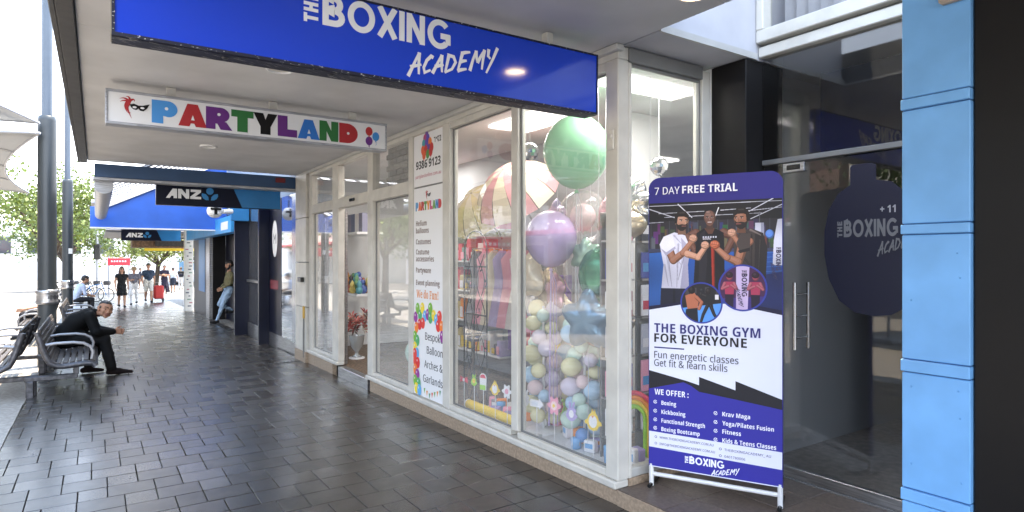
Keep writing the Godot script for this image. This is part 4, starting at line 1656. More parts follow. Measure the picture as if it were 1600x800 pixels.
func build_mall() -> void:
	var wd := mat("window_dark", lin(.05, .06, .07), .08)
	wd.metallic_specular = .7
	mat("awn_red", lin(.42, .05, .05), .6)
	mat("awn_white", lin(.7, .7, .68), .6)
	mat("brick_wall", lin(.40, .25, .18), .8, 0, "tile", 1.0)
	mat("cream_wall", lin(.62, .57, .48), .75, 0, "cloud", .2)
	facade("cream row building with white awning across the mall, nearest", -17.0, -10.0, 13.0, 7.0, M.cream_wall, M.awn_white, 1)
	facade("brick row building with red awning across the mall", -17.0, 13.4, 30.0, 6.2, M.brick_wall, M.awn_red, 2)
	facade("pale row building with white awning across the far mall", -17.5, 30.4, 52.0, 7.6, M.render_pale, M.awn_white, 3)
	facade("far cream building with red awning at the mall's distant end", -15.0, 58.0, 84.0, 6.6, M.cream_wall, M.awn_red, 4)
	var eb := thing("end_building", "pale building closing the street beyond the trees", "building", W(12, -1, 112))
	partw(bar(W(-30, -4, 110), W(60, 6.5, 122)), "wall", mat("bright_render", lin(.8, .79, .76), .7), eb)
	for k in 22:
		var w := partw(bar(W(-28 + k * 4.0, 2.2, 109.9), W(-25.8 + k * 4.0, 4.6, 109.99)), "window", M.window_dark, eb)
		partw(bar(W(-28.2 + k * 4.0, 2.0, 109.8), W(-25.6 + k * 4.0, 2.19, 109.99)), "sill", M.white_frame, w)
	var rb := thing("corner_building", "white shop building past the bank's corner across the side street", "building", W(14, -1, 70))
	partw(bar(W(9.5, -3, 48), W(22, 7, 95)), "wall", M.cream_wall, rb)
	for k in 9:
		var w := partw(bar(W(9.38, .2, 49.5 + k * 4.8), W(9.49, 2.4, 53.0 + k * 4.8)), "window", M.window_dark, rb)
		partw(bar(W(8.2, 2.6, 49.3 + k * 4.8), W(9.37, 2.75, 53.2 + k * 4.8), .02), "awning", M.awn_white, w)
	var lg := Color(.14, .18, .045)
	tree("broad leafy tree nearest the left poles", -5.2, 27.0, 6.2, 3.3, 1, 6000, lg)
	tree("leafy tree behind the second pole, with a leaning trunk", -1.9, 37.0, 6.4, 3.4, 2, 6500, Color(.13, .165, .04))
	tree("wide tree at the left, seen under the shade sails", -10.5, 33.0, 6.4, 3.9, 3, 6500, Color(.13, .165, .04))
	tree("yellow-green tree far down the street behind the walkers", 4.6, 66.0, 6.6, 4.2, 4, 7000, Color(.16, .19, .05))
	tree("dark tree far down the street left of the walkers", -2.0, 60.0, 7.0, 4.4, 5, 7000, Color(.10, .14, .04))
	tree("tall tree across the mall beside the brick building", -12.5, 16.0, 7.5, 3.6, 6, 7000, Color(.06, .09, .02))
	tree("tree across the mall opposite the party shop", -11.0, 7.0, 7.0, 3.3, 7, 7000, Color(.065, .095, .022))
	sail("upper pale shade sail tied to the nearest pole", [W(-.74, 3.72, 12.2), W(-3.6, 5.0, 9.0), W(-7.5, 4.0, 13.5), W(-4.2, 4.1, 17.0)], .13)
	sail("lower pale shade sail behind the nearest pole", [W(-.74, 3.58, 12.3), W(-4.5, 3.45, 11.0), W(-7.5, 3.4, 16.5), W(-1.2, 3.0, 16.8)], .16)
	# white market umbrellas across the mall (their reflections lie in the shop glass)
	var um := thing("market_umbrella", "white square market umbrella open beside the mall benches", "umbrella", W(-5.0, gy(6.), 6.0), 0.2, "white market umbrellas in the mall")
	var uc := MB.new()
	for k in 4:
		var a := TAU * k / 4.0 + PI / 4
		var a2 := a + TAU / 4.0
		uc.face([Vector3(0, 3.0, 0), Vector3(cos(a) * 2.1, 2.35, sin(a) * 2.1), Vector3(cos(a2) * 2.1, 2.35, sin(a2) * 2.1)], Vector3.UP)
		uc.face([Vector3(cos(a) * 2.1, 2.35, sin(a) * 2.1), Vector3(cos(a2) * 2.1, 2.35, sin(a2) * 2.1), Vector3(cos(a2) * 2.1, 2.15, sin(a2) * 2.1), Vector3(cos(a) * 2.1, 2.15, sin(a) * 2.1)], Vector3(cos(a + .78), 0, sin(a + .78)))
	part(uc, "canopy", M.sail, um)
	var up := MB.new()
	up.tube([Vector3(0, 0, 0), Vector3(0, 3.05, 0)], .03, 10)
	up.box(Vector3(0, .05, 0), Vector3(.6, .1, .6), .02)
	part(up, "pole", M.silver, um)
	var k2 := 1
	for p in [[-6.5, 11.5, "white square market umbrella farther along, level with the poles"], [-4.4, 1.2, "white square market umbrella beside the camera's end of the mall"]]:
		var d: Node3D = um.duplicate()
		d.name = "market_umbrella_%03d" % k2
		k2 += 1
		add_child(d)
		d.position = W(p[0], gy(p[1]), p[1])
		d.set_meta("label", p[2])
	# bus and red signs far off
	var bus := thing("bus", "white and blue city bus facing the camera at the street's end", "bus", W(8.6, gy(76.), 76))
	var bb := MB.new()
	bb.box(Vector3(0, 1.75, -5), Vector3(2.5, 2.9, 10), .15)
	part(bb, "body", mat("bus_white", lin(.65, .70, .74), .35), bus)
	var bw := MB.new()
	bw.box(Vector3(0, 1.95, .01), Vector3(2.2, 1.2, .06), .02)
	part(bw, "windscreen", mat("bus_glass", lin(.20, .38, .55), .15), bus)
	var bd := MB.new()
	bd.box(Vector3(0, 2.92, .02), Vector3(1.7, .36, .06), .02)
	part(bd, "destination_board", M.black_gloss, bus)
	for k in [-1.0, 1.0]:
		for zz in [-2.2, -8.0]:
			var wh := MB.new()
			wh.tube([Vector3(k * 1.0, .48, zz), Vector3(k * 1.26, .48, zz)], .48, 20)
			part(wh, "wheel", M.rubber, bus)
		var hl := MB.new()
		hl.box(Vector3(k * .9, .75, .02), Vector3(.4, .2, .06), .03)
		part(hl, "headlight", M.chrome, bus)
	for s in [["red hanging shop sign at far left beneath the sails", -13.2, 1.9, 30.0, 2.6, .9], ["small red banner sign beyond the walkers by the trees", 1.15, 1.15, 44.0, 1.15, .45], ["low red sign between the two poles far across the mall", -7.4, 1.7, 42.0, 2.0, .55]]:
		var t := thing("red_sign", s[0], "sign", W(s[1], s[2], s[3]))
		var b := MB.new()
		b.box(Vector3(0, s[5] * .5, 0), Vector3(s[4], s[5], .1), .02)
		part(b, "board", mat("sign_red", lin(.55, .035, .05), .5), t)
		for k in 6:
			var l := MB.new()
			l.box(Vector3(-s[4] * .32 + k * s[4] * .12, s[5] * .55, .054), Vector3(s[4] * .07, s[5] * .2, .008))
			part(l, "letter", M.sign_white, t)
		var q := MB.new()
		for k in [-.45, .45]:
			q.tube([Vector3(s[4] * k, -2.6, -.02), Vector3(s[4] * k, s[5] + .1, -.02)], .05, 8)
		part(q, "posts", M.silver, t)
	var tl := thing("traffic_light", "black traffic light on a grey pole left of the walkers", "traffic light", W(.05, gy(40.), 40))
	var tp := MB.new()
	tp.tube([Vector3(0, 0, 0), Vector3(0, 4.6, 0)], .055, 10)
	part(tp, "pole", M.silver, tl)
	var th := MB.new()
	th.box(Vector3(0, 2.5, .1), Vector3(.3, .85, .2), .04)
	part(th, "head", M.black_gloss, tl)

# ---- the two signs under the awning ---------------------------------------------------
func mask_motif(parent: Node3D, at: Transform3D, s: float) -> void:
	# red plume and a black eye mask
	var r := MB.new()
	r.xf = at
	var z := 0.0
	for q in [[[-.05, .5], [-.25, .72], [-.62, .62], [-.75, .48]], [[-.05, .55], [-.2, .9], [-.55, .92], [-.8, .75]], [[-.02, .6], [.1, 1.0], [-.15, 1.1], [-.3, 1.02]], [[.0, .6], [.3, .98], [.45, .8], [.38, .62]], [[-.1, .6], [-.5, .3], [-.4, -.3], [-.05, -.55]], [[-.12, .5], [-.42, .1], [-.2, -.4], [.1, -.5]], [[-.1, .4], [-.3, .0], [-.05, -.45], [.16, -1.0]], [[.0, .7], [.05, .3], [-.2, .1], [-.15, -.2]]]:
		var pts := []
		for i in 11:
			var t := i / 10.0
			var a := V(q[0][0], q[0][1])
			pts.append(a.bezier_interpolate(V(q[1][0], q[1][1]), V(q[2][0], q[2][1]), V(q[3][0], q[3][1]), t) * s)
		var ws := []
		for i in 11:
			ws.append(s * lerpf(.24, .02, i / 10.0))
		r.ribbon(pts, ws, z)
		z += .0003
	part(r, "plume", paint(172, 36, 42), parent)
	var b := MB.new()
	b.xf = at
	var poly := PackedVector2Array()
	for p in [[.0, .3], [.35, .42], [.75, .28], [1.1, .32], [1.65, .52], [1.45, .1], [1.15, -.2], [.85, -.18], [.72, .0], [.55, -.16], [.3, -.12], [.12, .05]]:
		poly.append(V(p[0], p[1]) * s)
	b.slab(poly, .002, .003)
	var m := part(b, "mask", M.black_panel, parent)
	var e := MB.new()
	e.xf = at
	for x in [.4, 1.05]:
		e.slab(PackedVector2Array(arc(V(x, .08) * s, V(.17, .10) * s, 0, 340, 17)), .001, .0055)
	part(e, "eyehole", M.sign_white, m)

func party_letters() -> Array:
	var bowl := func(x0: float, y0: float, y1: float, r: float) -> Array:
		var ce := V(x0, (y0 + y1) * .5)
		return arc(ce, V(r, (y1 - y0) * .5), -90, 90, 14)
	return [
		["P", [V(0, 0), V(.44, 0), V(.44, .34)] + bowl.call(.62, .30, 1.0, .38) + [V(0, 1)], V(.56, .66), 1.02],
		["A", [V(0, 0), V(.36, 1), V(.78, 1), V(1.16, 0), V(.70, 0), V(.64, .14), V(.50, .14), V(.44, 0)], V(.57, .42), 1.10],
		["R", [V(0, 0), V(.40, 0), V(.40, .26), V(.48, .26), V(.62, 0), V(1.12, 0), V(.86, .36)] + bowl.call(.62, .34, 1.0, .38).slice(2) + [V(0, 1)], V(.54, .68), 1.06],
		["T", [V(.26, 0), V(.72, 0), V(.72, .68), V(.98, .68), V(.98, 1), V(0, 1), V(0, .68), V(.26, .68)], null, .98],
		["Y", [V(.30, 0), V(.76, 0), V(.76, .36), V(1.08, 1), V(.64, 1), V(.53, .70), V(.42, 1), V(-.02, 1), V(.30, .36)], null, 1.08],
		["L", [V(0, 0), V(.92, 0), V(.92, .36), V(.46, .36), V(.46, 1), V(0, 1)], null, .94],
		["A", [V(0, 0), V(.32, .95), V(.74, .95), V(1.08, 0), V(.66, 0), V(.60, .14), V(.48, .14), V(.42, 0)], V(.54, .40), 1.06],
		["N", [V(0, 0), V(.36, 0), V(.36, .50), V(.60, 0), V(.96, 0), V(.96, 1), V(.60, 1), V(.60, .52), V(.36, 1), V(0, 1)], null, 1.0],
		["D", [V(0, 0)] + bowl.call(.42, 0.0, 1.0, .56) + [V(0, 1)], V(.46, .5), 1.0],
	]

func build_signs() -> void:
	var s := thing("gym_sign", "big blue hanging sign with white lettering and chipped edges", "sign", W(1.405, 2.55, 3.155), deg_to_rad(-.92))
	s.rotation.x = deg_to_rad(.7)
	var b := MB.new()
	b.span(Vector3(-1.345, .004, -.065), Vector3(1.345, .39, .058), .004)
	part(b, "box", M.sign_blue, s)
	var ed := MB.new()
	for r in [[Vector3(-1.35, -.002, .045), Vector3(1.35, .012, .0645)], [Vector3(-1.35, .384, .045), Vector3(1.35, .394, .0645)], [Vector3(-1.35, .0125, .045), Vector3(-1.338, .3835, .0645)], [Vector3(1.341, .0125, .045), Vector3(1.35, .3835, .0645)], [Vector3(-1.35, -.004, -.07), Vector3(1.35, .006, .0445)]]:
		ed.span(r[0], r[1])
	for i in ed.v.size():
		ed.uv[i] = V(ed.v[i].x * .62 + ed.v[i].z * 1.7, ed.v[i].y * 9.0 + ed.v[i].z * 4.0)
	part(ed, "chipped_rim", M.sign_edge, s)
	var cp := MB.new()
	cp.span(Vector3(-1.353, .0, -.06), Vector3(-1.3505, .38, .06))
	part(cp, "end_cap", paint(150, 140, 110), s)
	var sl := mat("letter_white", lin(.86, .86, .86), .35)
	boxing_logo("lettering", sl, s, Transform3D(Basis.IDENTITY, Vector3(-.462, .222, .0606)), .735, .2)
	for x in [.98, -.9]:
		var h := MB.new()
		h.span(Vector3(x - .025, .392, -.03), Vector3(x + .025, .479, .03), .003)
		part(h, "hanger", M.white_frame, s)
	for x in [-.9, -.4, .3, .8]:
		var h := MB.new()
		h.lathe([V(.016, -.006), V(.012, -.012), V(.001, -.012)], Vector3(x, 0, .0), 12)
		part(h, "bolt", M.bench_iron, s)
	# party shop sign
	var p := thing("party_sign", "white hanging sign with multicoloured block lettering and mask", "sign", W(1.245, 2.67, 5.92))
	var pb := MB.new()
	pb.span(Vector3(-1.175, .012, -.06), Vector3(1.175, .268, .054), .003)
	part(pb, "box", M.sign_white, p)
	var fr := MB.new()
	for r in [[Vector3(-1.185, 0, -.064), Vector3(1.185, .0215, .064)], [Vector3(-1.185, .2585, -.064), Vector3(1.185, .28, .064)], [Vector3(-1.185, .022, -.064), Vector3(-1.168, .258, .064)], [Vector3(1.168, .022, -.064), Vector3(1.185, .258, .064)]]:
		fr.span(r[0], r[1], .003)
	part(fr, "frame", M.silver, p)
	for x in [-.72, .1, .85]:
		var h := MB.new()
		h.span(Vector3(x - .035, .281, -.02), Vector3(x + .035, .359, .02), .003)
		part(h, "hanger", M.white_frame, p)
	mask_motif(p, Transform3D(Basis.IDENTITY, Vector3(-1.02, .145, .0555)), .085)
	var cols := [paint(70, 145, 215), paint(172, 36, 42), paint(98, 36, 122), paint(40, 110, 52), M.black_panel, paint(98, 36, 122), paint(40, 112, 196), paint(40, 110, 52), paint(172, 36, 42)]
	var L := party_letters()
	var tot := 0.0
	for g in L:
		tot += g[3]
	var w := 1.755
	var x := -.865
	var sc := w / tot
	for i in L.size():
		var m := MB.new()
		var poly := PackedVector2Array()
		for q in L[i][1]:
			poly.append(V(x + q.x * sc * .985, .045 + q.y * .19))
		m.slab(poly, .003, .0545)
		var lp := part(m, "letter", cols[i], p)
		if L[i][2] != null:
			var d := MB.new()
			var ce := V(x + L[i][2].x * sc, .045 + L[i][2].y * .19)
			if L[i][0] == "A":
				d.slab(PackedVector2Array([ce + V(-.014, -.026), ce + V(.014, -.026), ce + V(0, .016)]), .001, .0578)
			else:
				d.slab(PackedVector2Array(arc(ce, V(.013, .013), 0, 342, 19)), .001, .0578)
			part(d, "counter", M.sign_white, lp)
		x += L[i][3] * sc
	var bs := [[1.0, .185, paint(178, 40, 40)], [1.07, .140, paint(60, 140, 210)], [1.0, .090, paint(104, 40, 130)]]
	for q in bs:
		var m := MB.new()
		m.slab(PackedVector2Array(arc(V(q[0], q[1]), V(.036, .044), 0, 345, 23)), .002, .0545)
		m.slab(PackedVector2Array([V(q[0], q[1] - .04), V(q[0] - .01, q[1] - .055), V(q[0] + .01, q[1] - .055)]), .002, .0545)
		m.ribbon([V(q[0], q[1] - .055), V(q[0] + .006, q[1] - .075), V(q[0] - .002, q[1] - .09)], .003, .057)
		part(m, "printed_balloon", q[2], p)

	# the tall white panel in the shop front
	var a := thing("sign_panel", "tall white sign panel between shop windows with balloons and services", "sign", W(2.915, .11, 5.91))
	partw(bar(W(2.912, 2.375, 5.563), W(2.93, 2.93, 6.257), .003), "upper_board", M.sign_white, a)
	partw(bar(W(2.912, .11, 5.563), W(2.93, 2.357, 6.257), .003), "lower_board", M.sign_white, a)
	partw(bar(W(2.92, 2.3575, 5.563), W(2.935, 2.3745, 6.257)), "joint_strip", M.grey_trim, a)
	var F := func(xx: float, y: float, d := 0.0) -> Transform3D:
		return on_street(2.9115 - d, y, 5.91 - xx, a.position)
	var blk: Material = M.black_panel
	var gry := paint(118, 98, 88)
	text("9386 9123", .085, .58, blk, a, F.call(-.29, 2.56), "phone_lettering", "Droid Sans", true)
	text("partylandonline.com.au", .036, .60, paint(190, 110, 130), a, F.call(-.30, 2.465), "web_lettering")
	# small hebrew letters at the upper right
	var hb := MB.new()
	hb.xf = F.call(.14, 2.80)
	var dz := 0.0
	for q in [[[0, .05], [.035, .05]], [[.028, .05], [.028, 0]], [[.055, .05], [.05, .03]], [[.066, .05], [.061, .03]], [[.08, .05], [.115, .05], [.118, .025], [.1, 0], [.085, .02], [.085, .05]], [[.128, .05], [.16, .05]], [[.154, .05], [.154, .0]], [[.126, .002], [.166, .002]]]:
		var pts := []
		for v in q:
			pts.append(V(v[0], v[1]))
		hb.ribbon(pts, .010, dz)
		dz += .0003
	part(hb, "hebrew_lettering", blk, a)
	var pal := [paint(214, 90, 45), paint(60, 150, 160), paint(90, 70, 170), paint(170, 60, 110), paint(190, 50, 45), paint(80, 140, 70), paint(220, 120, 50), paint(100, 60, 140)]
	var bp := [[-.03, 2.90, 7], [-.07, 2.87, 3], [.0, 2.865, 2], [-.10, 2.82, 1], [-.03, 2.82, 2], [.05, 2.82, 6], [-.12, 2.755, 0], [-.05, 2.755, 4], [.03, 2.755, 7], [.09, 2.76, 4], [-.09, 2.70, 0], [.0, 2.70, 5], [.07, 2.715, 4]]
	for i in bp.size():
		var q = bp[i]
		var m := MB.new()
		m.xf = F.call(q[0], q[1], .0002 * i)
		m.slab(PackedVector2Array(arc(Vector2.ZERO, V(.042, .05), 0, 340, 17)), 0.0)
		m.slab(PackedVector2Array([V(0, -.045), V(-.012, -.062), V(.012, -.062)]), 0.0, .0001)
		part(m, "printed_balloon", pal[q[2]], a)
	mask_motif(a, F.call(-.02, 2.26), .055)
	var cols2 := [paint(90, 150, 200), paint(220, 110, 60), paint(180, 60, 60), paint(90, 150, 80), paint(230, 150, 60), paint(200, 80, 130), paint(110, 160, 80), paint(60, 130, 190), paint(200, 60, 60)]
	var px := -.30
	for i in L.size():
		var m := MB.new()
		m.xf = F.call(px, 2.11)
		var poly := PackedVector2Array()
		for q in L[i][1]:
			poly.append(V(q.x * .068, q.y * .095))
		m.slab(poly, .001)
		part(m, "letter", cols2[i], a)
		px += L[i][3] * .066
	for q in [["Helium", 1.945, .26], ["balloons", 1.865, .31], ["Costumes", 1.745, .36], ["Costume", 1.635, .32], ["accessories", 1.56, .43], ["Partyware", 1.44, .36], ["Event planning", 1.31, .56]]:
		text(q[0], .055, q[2], gry, a, F.call(-.29, q[1]), "service_lettering", "Droid Sans", true)
	text("We do Fun!", .085, .52, paint(224, 140, 70), a, F.call(-.28, 1.165), "slogan_lettering", "Droid Serif", true)
	for q in [["Bespoke", .735, .40], ["Balloon", .585, .36], ["Arches &", .43, .42], ["Garlands", .275, .45]]:
		text(q[0], .078, q[2], blk, a, F.call(.335 - q[2], q[1]), "service_lettering", "Droid Sans")
	var arch := [[-.30, .95], [-.25, 1.05], [-.19, .98], [-.13, 1.06], [-.07, .98], [-.12, .90], [-.2, .88], [-.28, .84], [.0, 1.0], [.06, 1.07], [.06, .97], [.14, 1.0], [.2, .96], [.27, 1.0], [.24, .9], [.32, .9], [.33, .8], [-.31, .74], [-.25, .70], [-.31, .62], [-.26, .56], [-.31, .48], [-.24, .46], [-.3, .38], [-.25, .33], [-.3, .26], [-.22, .24], [-.27, .18], [-.2, .17], [-.31, .55]]
	var pal2 := [paint(150, 50, 150), paint(240, 215, 60), paint(220, 50, 50), paint(120, 180, 60), paint(100, 175, 225), paint(240, 130, 50), paint(80, 170, 110), paint(225, 70, 60)]
	for i in arch.size():
		var m := MB.new()
		m.xf = F.call(arch[i][0], arch[i][1], .0002 * i)
		m.slab(PackedVector2Array(arc(Vector2.ZERO, V(.05, .062), 0, 340, 17)), 0.0)
		var pbm := part(m, "printed_balloon", pal2[(i * 3) % 8], a)
		var hl := MB.new()
		hl.xf = F.call(arch[i][0] - .016, arch[i][1] + .022, .0002 * i + .0001)
		hl.slab(PackedVector2Array(arc(Vector2.ZERO, V(.009, .013), 0, 330, 11)), 0.0)
		part(hl, "printed_glint", M.sign_white, pbm)
	for i in 7:
		var m := MB.new()
		var yy := .17 + .018 * absf(i - 2.0)
		m.xf = F.call(-.10 + i * .06, yy)
		m.slab(PackedVector2Array([V(0, 0), V(.04, .006), V(.016, -.055)]), .0005)
		part(m, "printed_pennant", [paint(120, 170, 90), paint(230, 150, 70), paint(90, 150, 110), paint(220, 110, 70)][i % 4], a)

# ---- the tall banner on its tube frame --------------------------------------------------
func fill_poly(im: Image, pts: Array, c: Color) -> void:
	var y0 := 1e9
	var y1 := -1e9
	for p in pts:
		y0 = minf(y0, p.y)
		y1 = maxf(y1, p.y)
	for y in range(maxi(0, int(y0)), mini(im.get_height() - 1, int(y1)) + 1):
		var xs := []
		var yy := y + .5
		for i in pts.size():
			var a: Vector2 = pts[i]
			var b: Vector2 = pts[(i + 1) % pts.size()]
			if (a.y <= yy) != (b.y <= yy):
				xs.append(a.x + (yy - a.y) / (b.y - a.y) * (b.x - a.x))
		xs.sort()
		for i in range(0, xs.size() - 1, 2):
			var xa := int(round(xs[i]))
			var xb := int(round(xs[i + 1]))
			if xb > xa:
				im.fill_rect(Rect2i(xa, y, xb - xa, 1), c)

func dab(im: Image, x: float, y: float, rx: float, ry: float, c: Color) -> void:
	fill_poly(im, arc(V(x, y), V(rx, ry), 0, 352, 24), c.darkened(.32))
	fill_poly(im, arc(V(x - rx * .10, y - ry * .14), V(rx, ry) * .82, 0, 352, 24), c)
	fill_poly(im, arc(V(x - rx * .22, y - ry * .32), V(rx, ry) * .42, 0, 352, 24), c.lightened(.10))

func limb(im: Image, pts: Array, w0: float, w1: float, c: Color) -> void:
	for i in pts.size() - 1:
		var a: Vector2 = pts[i]
		var b: Vector2 = pts[i + 1]
		var n := pts.size() - 1.0
		var wa := lerpf(w0, w1, i / n) * .5
		var wb := lerpf(w0, w1, (i + 1) / n) * .5
		var o := (b - a).normalized().orthogonal()
		var up := V(-.12, -.22) * wa
		fill_poly(im, [a + o * wa, b + o * wb, b - o * wb, a - o * wa], c.darkened(.34))
		dab(im, a.x, a.y, wa, wa, c)
		dab(im, b.x, b.y, wb, wb, c)
		fill_poly(im, [a + o * wa * .72 + up, b + o * wb * .72 + up, b - o * wb * .72 + up, a - o * wa * .72 + up], c)
		fill_poly(im, [a + o * wa * .3 + up * 1.6, b + o * wb * .3 + up * 1.6, b - o * wb * .3 + up * 1.6, a - o * wa * .3 + up * 1.6], c.lightened(.09))

func face(im: Image, x: float, y: float, s: float, skin: Color, turn: float, beard: bool, hair_top: int) -> void:
	# a small printed head: x, y its middle, s half its width, turn -1 left .. 1 right
	var hair := srgb(30, 22, 20)
	fill_poly(im, [V(x - s * .5, y + s * .8), V(x + s * .5, y + s * .8), V(x + s * .62, y + s * 2.0), V(x - s * .62, y + s * 2.0)], skin.darkened(.38))
	dab(im, x - turn * s * .85, y + s * .15, s * .2, s * .32, skin.darkened(.1))
	dab(im, x, y - s * .1, s, s * 1.22, skin)
	fill_poly(im, [V(x - s * .78, y + s * .2), V(x + s * .78, y + s * .2), V(x + s * .55, y + s * 1.05), V(x + s * .15, y + s * 1.38), V(x - s * .15, y + s * 1.38), V(x - s * .55, y + s * 1.05)], skin.darkened(.08))
	if hair_top > 0:
		fill_poly(im, [V(x - s * 1.06, y + s * .1), V(x - s * 1.08, y - s * .8), V(x - s * .6, y - s * 1.5), V(x + s * .5, y - s * 1.55), V(x + s * 1.06, y - s * .9), V(x + s * 1.05, y + s * .0), V(x + s * .86, y - s * .5), V(x + s * .3, y - s * .72), V(x - s * .5, y - s * .7), V(x - s * .86, y - s * .4)], hair)
		fill_poly(im, [V(x - s * .5, y - s * 1.36), V(x + s * .3, y - s * 1.42), V(x + s * .5, y - s * 1.2), V(x - s * .3, y - s * 1.16)], hair.lightened(.14))
	if turn != 0.0:
		fill_poly(im, [V(x - turn * s * 1.08, y - s * .9), V(x - turn * s * 1.08, y + s * .3), V(x - turn * s * .72, y + s * .3), V(x - turn * s * .6, y - s * .8)], hair if hair_top > 0 else skin.darkened(.3))
	if beard:
		fill_poly(im, [V(x - s * .9, y + s * .22), V(x - s * .5, y + s * .52), V(x, y + s * .42), V(x + s * .5, y + s * .52), V(x + s * .9, y + s * .22), V(x + s * .66, y + s * 1.08), V(x + s * .2, y + s * 1.44), V(x - s * .2, y + s * 1.44), V(x - s * .66, y + s * 1.08)], hair.lightened(.04))
	var fx := x + turn * s * .32
	for k in [-1.0, 1.0]:
		limb(im, [V(fx + k * s * .42 - s * .2, y - s * .28), V(fx + k * s * .42 + s * .18, y - s * .3)], s * .12, s * .09, hair)
		fill_poly(im, arc(V(fx + k * s * .4, y - s * .1), V(s * .17, s * .08), 0, 340, 12), srgb(210, 200, 196).darkened(.2))
		fill_poly(im, arc(V(fx + k * s * .4 + turn * s * .05, y - s * .1), V(s * .08, s * .08), 0, 340, 10), srgb(20, 14, 14))
	limb(im, [V(fx + turn * s * .1, y - s * .1), V(fx + turn * s * .22, y + s * .34)], s * .2, s * .3, skin.lightened(.05))
	limb(im, [V(fx - s * .3, y + s * .72), V(fx + s * .3, y + s * .72)], s * .14, s * .12, srgb(150, 84, 76) if turn != 0.0 else srgb(226, 210, 204))

func fist(im: Image, x: float, y: float, r: float, c: Color) -> void:
	dab(im, x, y, r, r * .95, c)
	for k in 4:
		dab(im, x - r * .6 + k * r * .38, y - r * .4 + k * r * .06, r * .26, r * .36, c.lightened(.06))
	limb(im, [V(x - r * .5, y + r * .3), V(x + r * .35, y + r * .15)], r * .4, r * .3, c.lightened(.03))

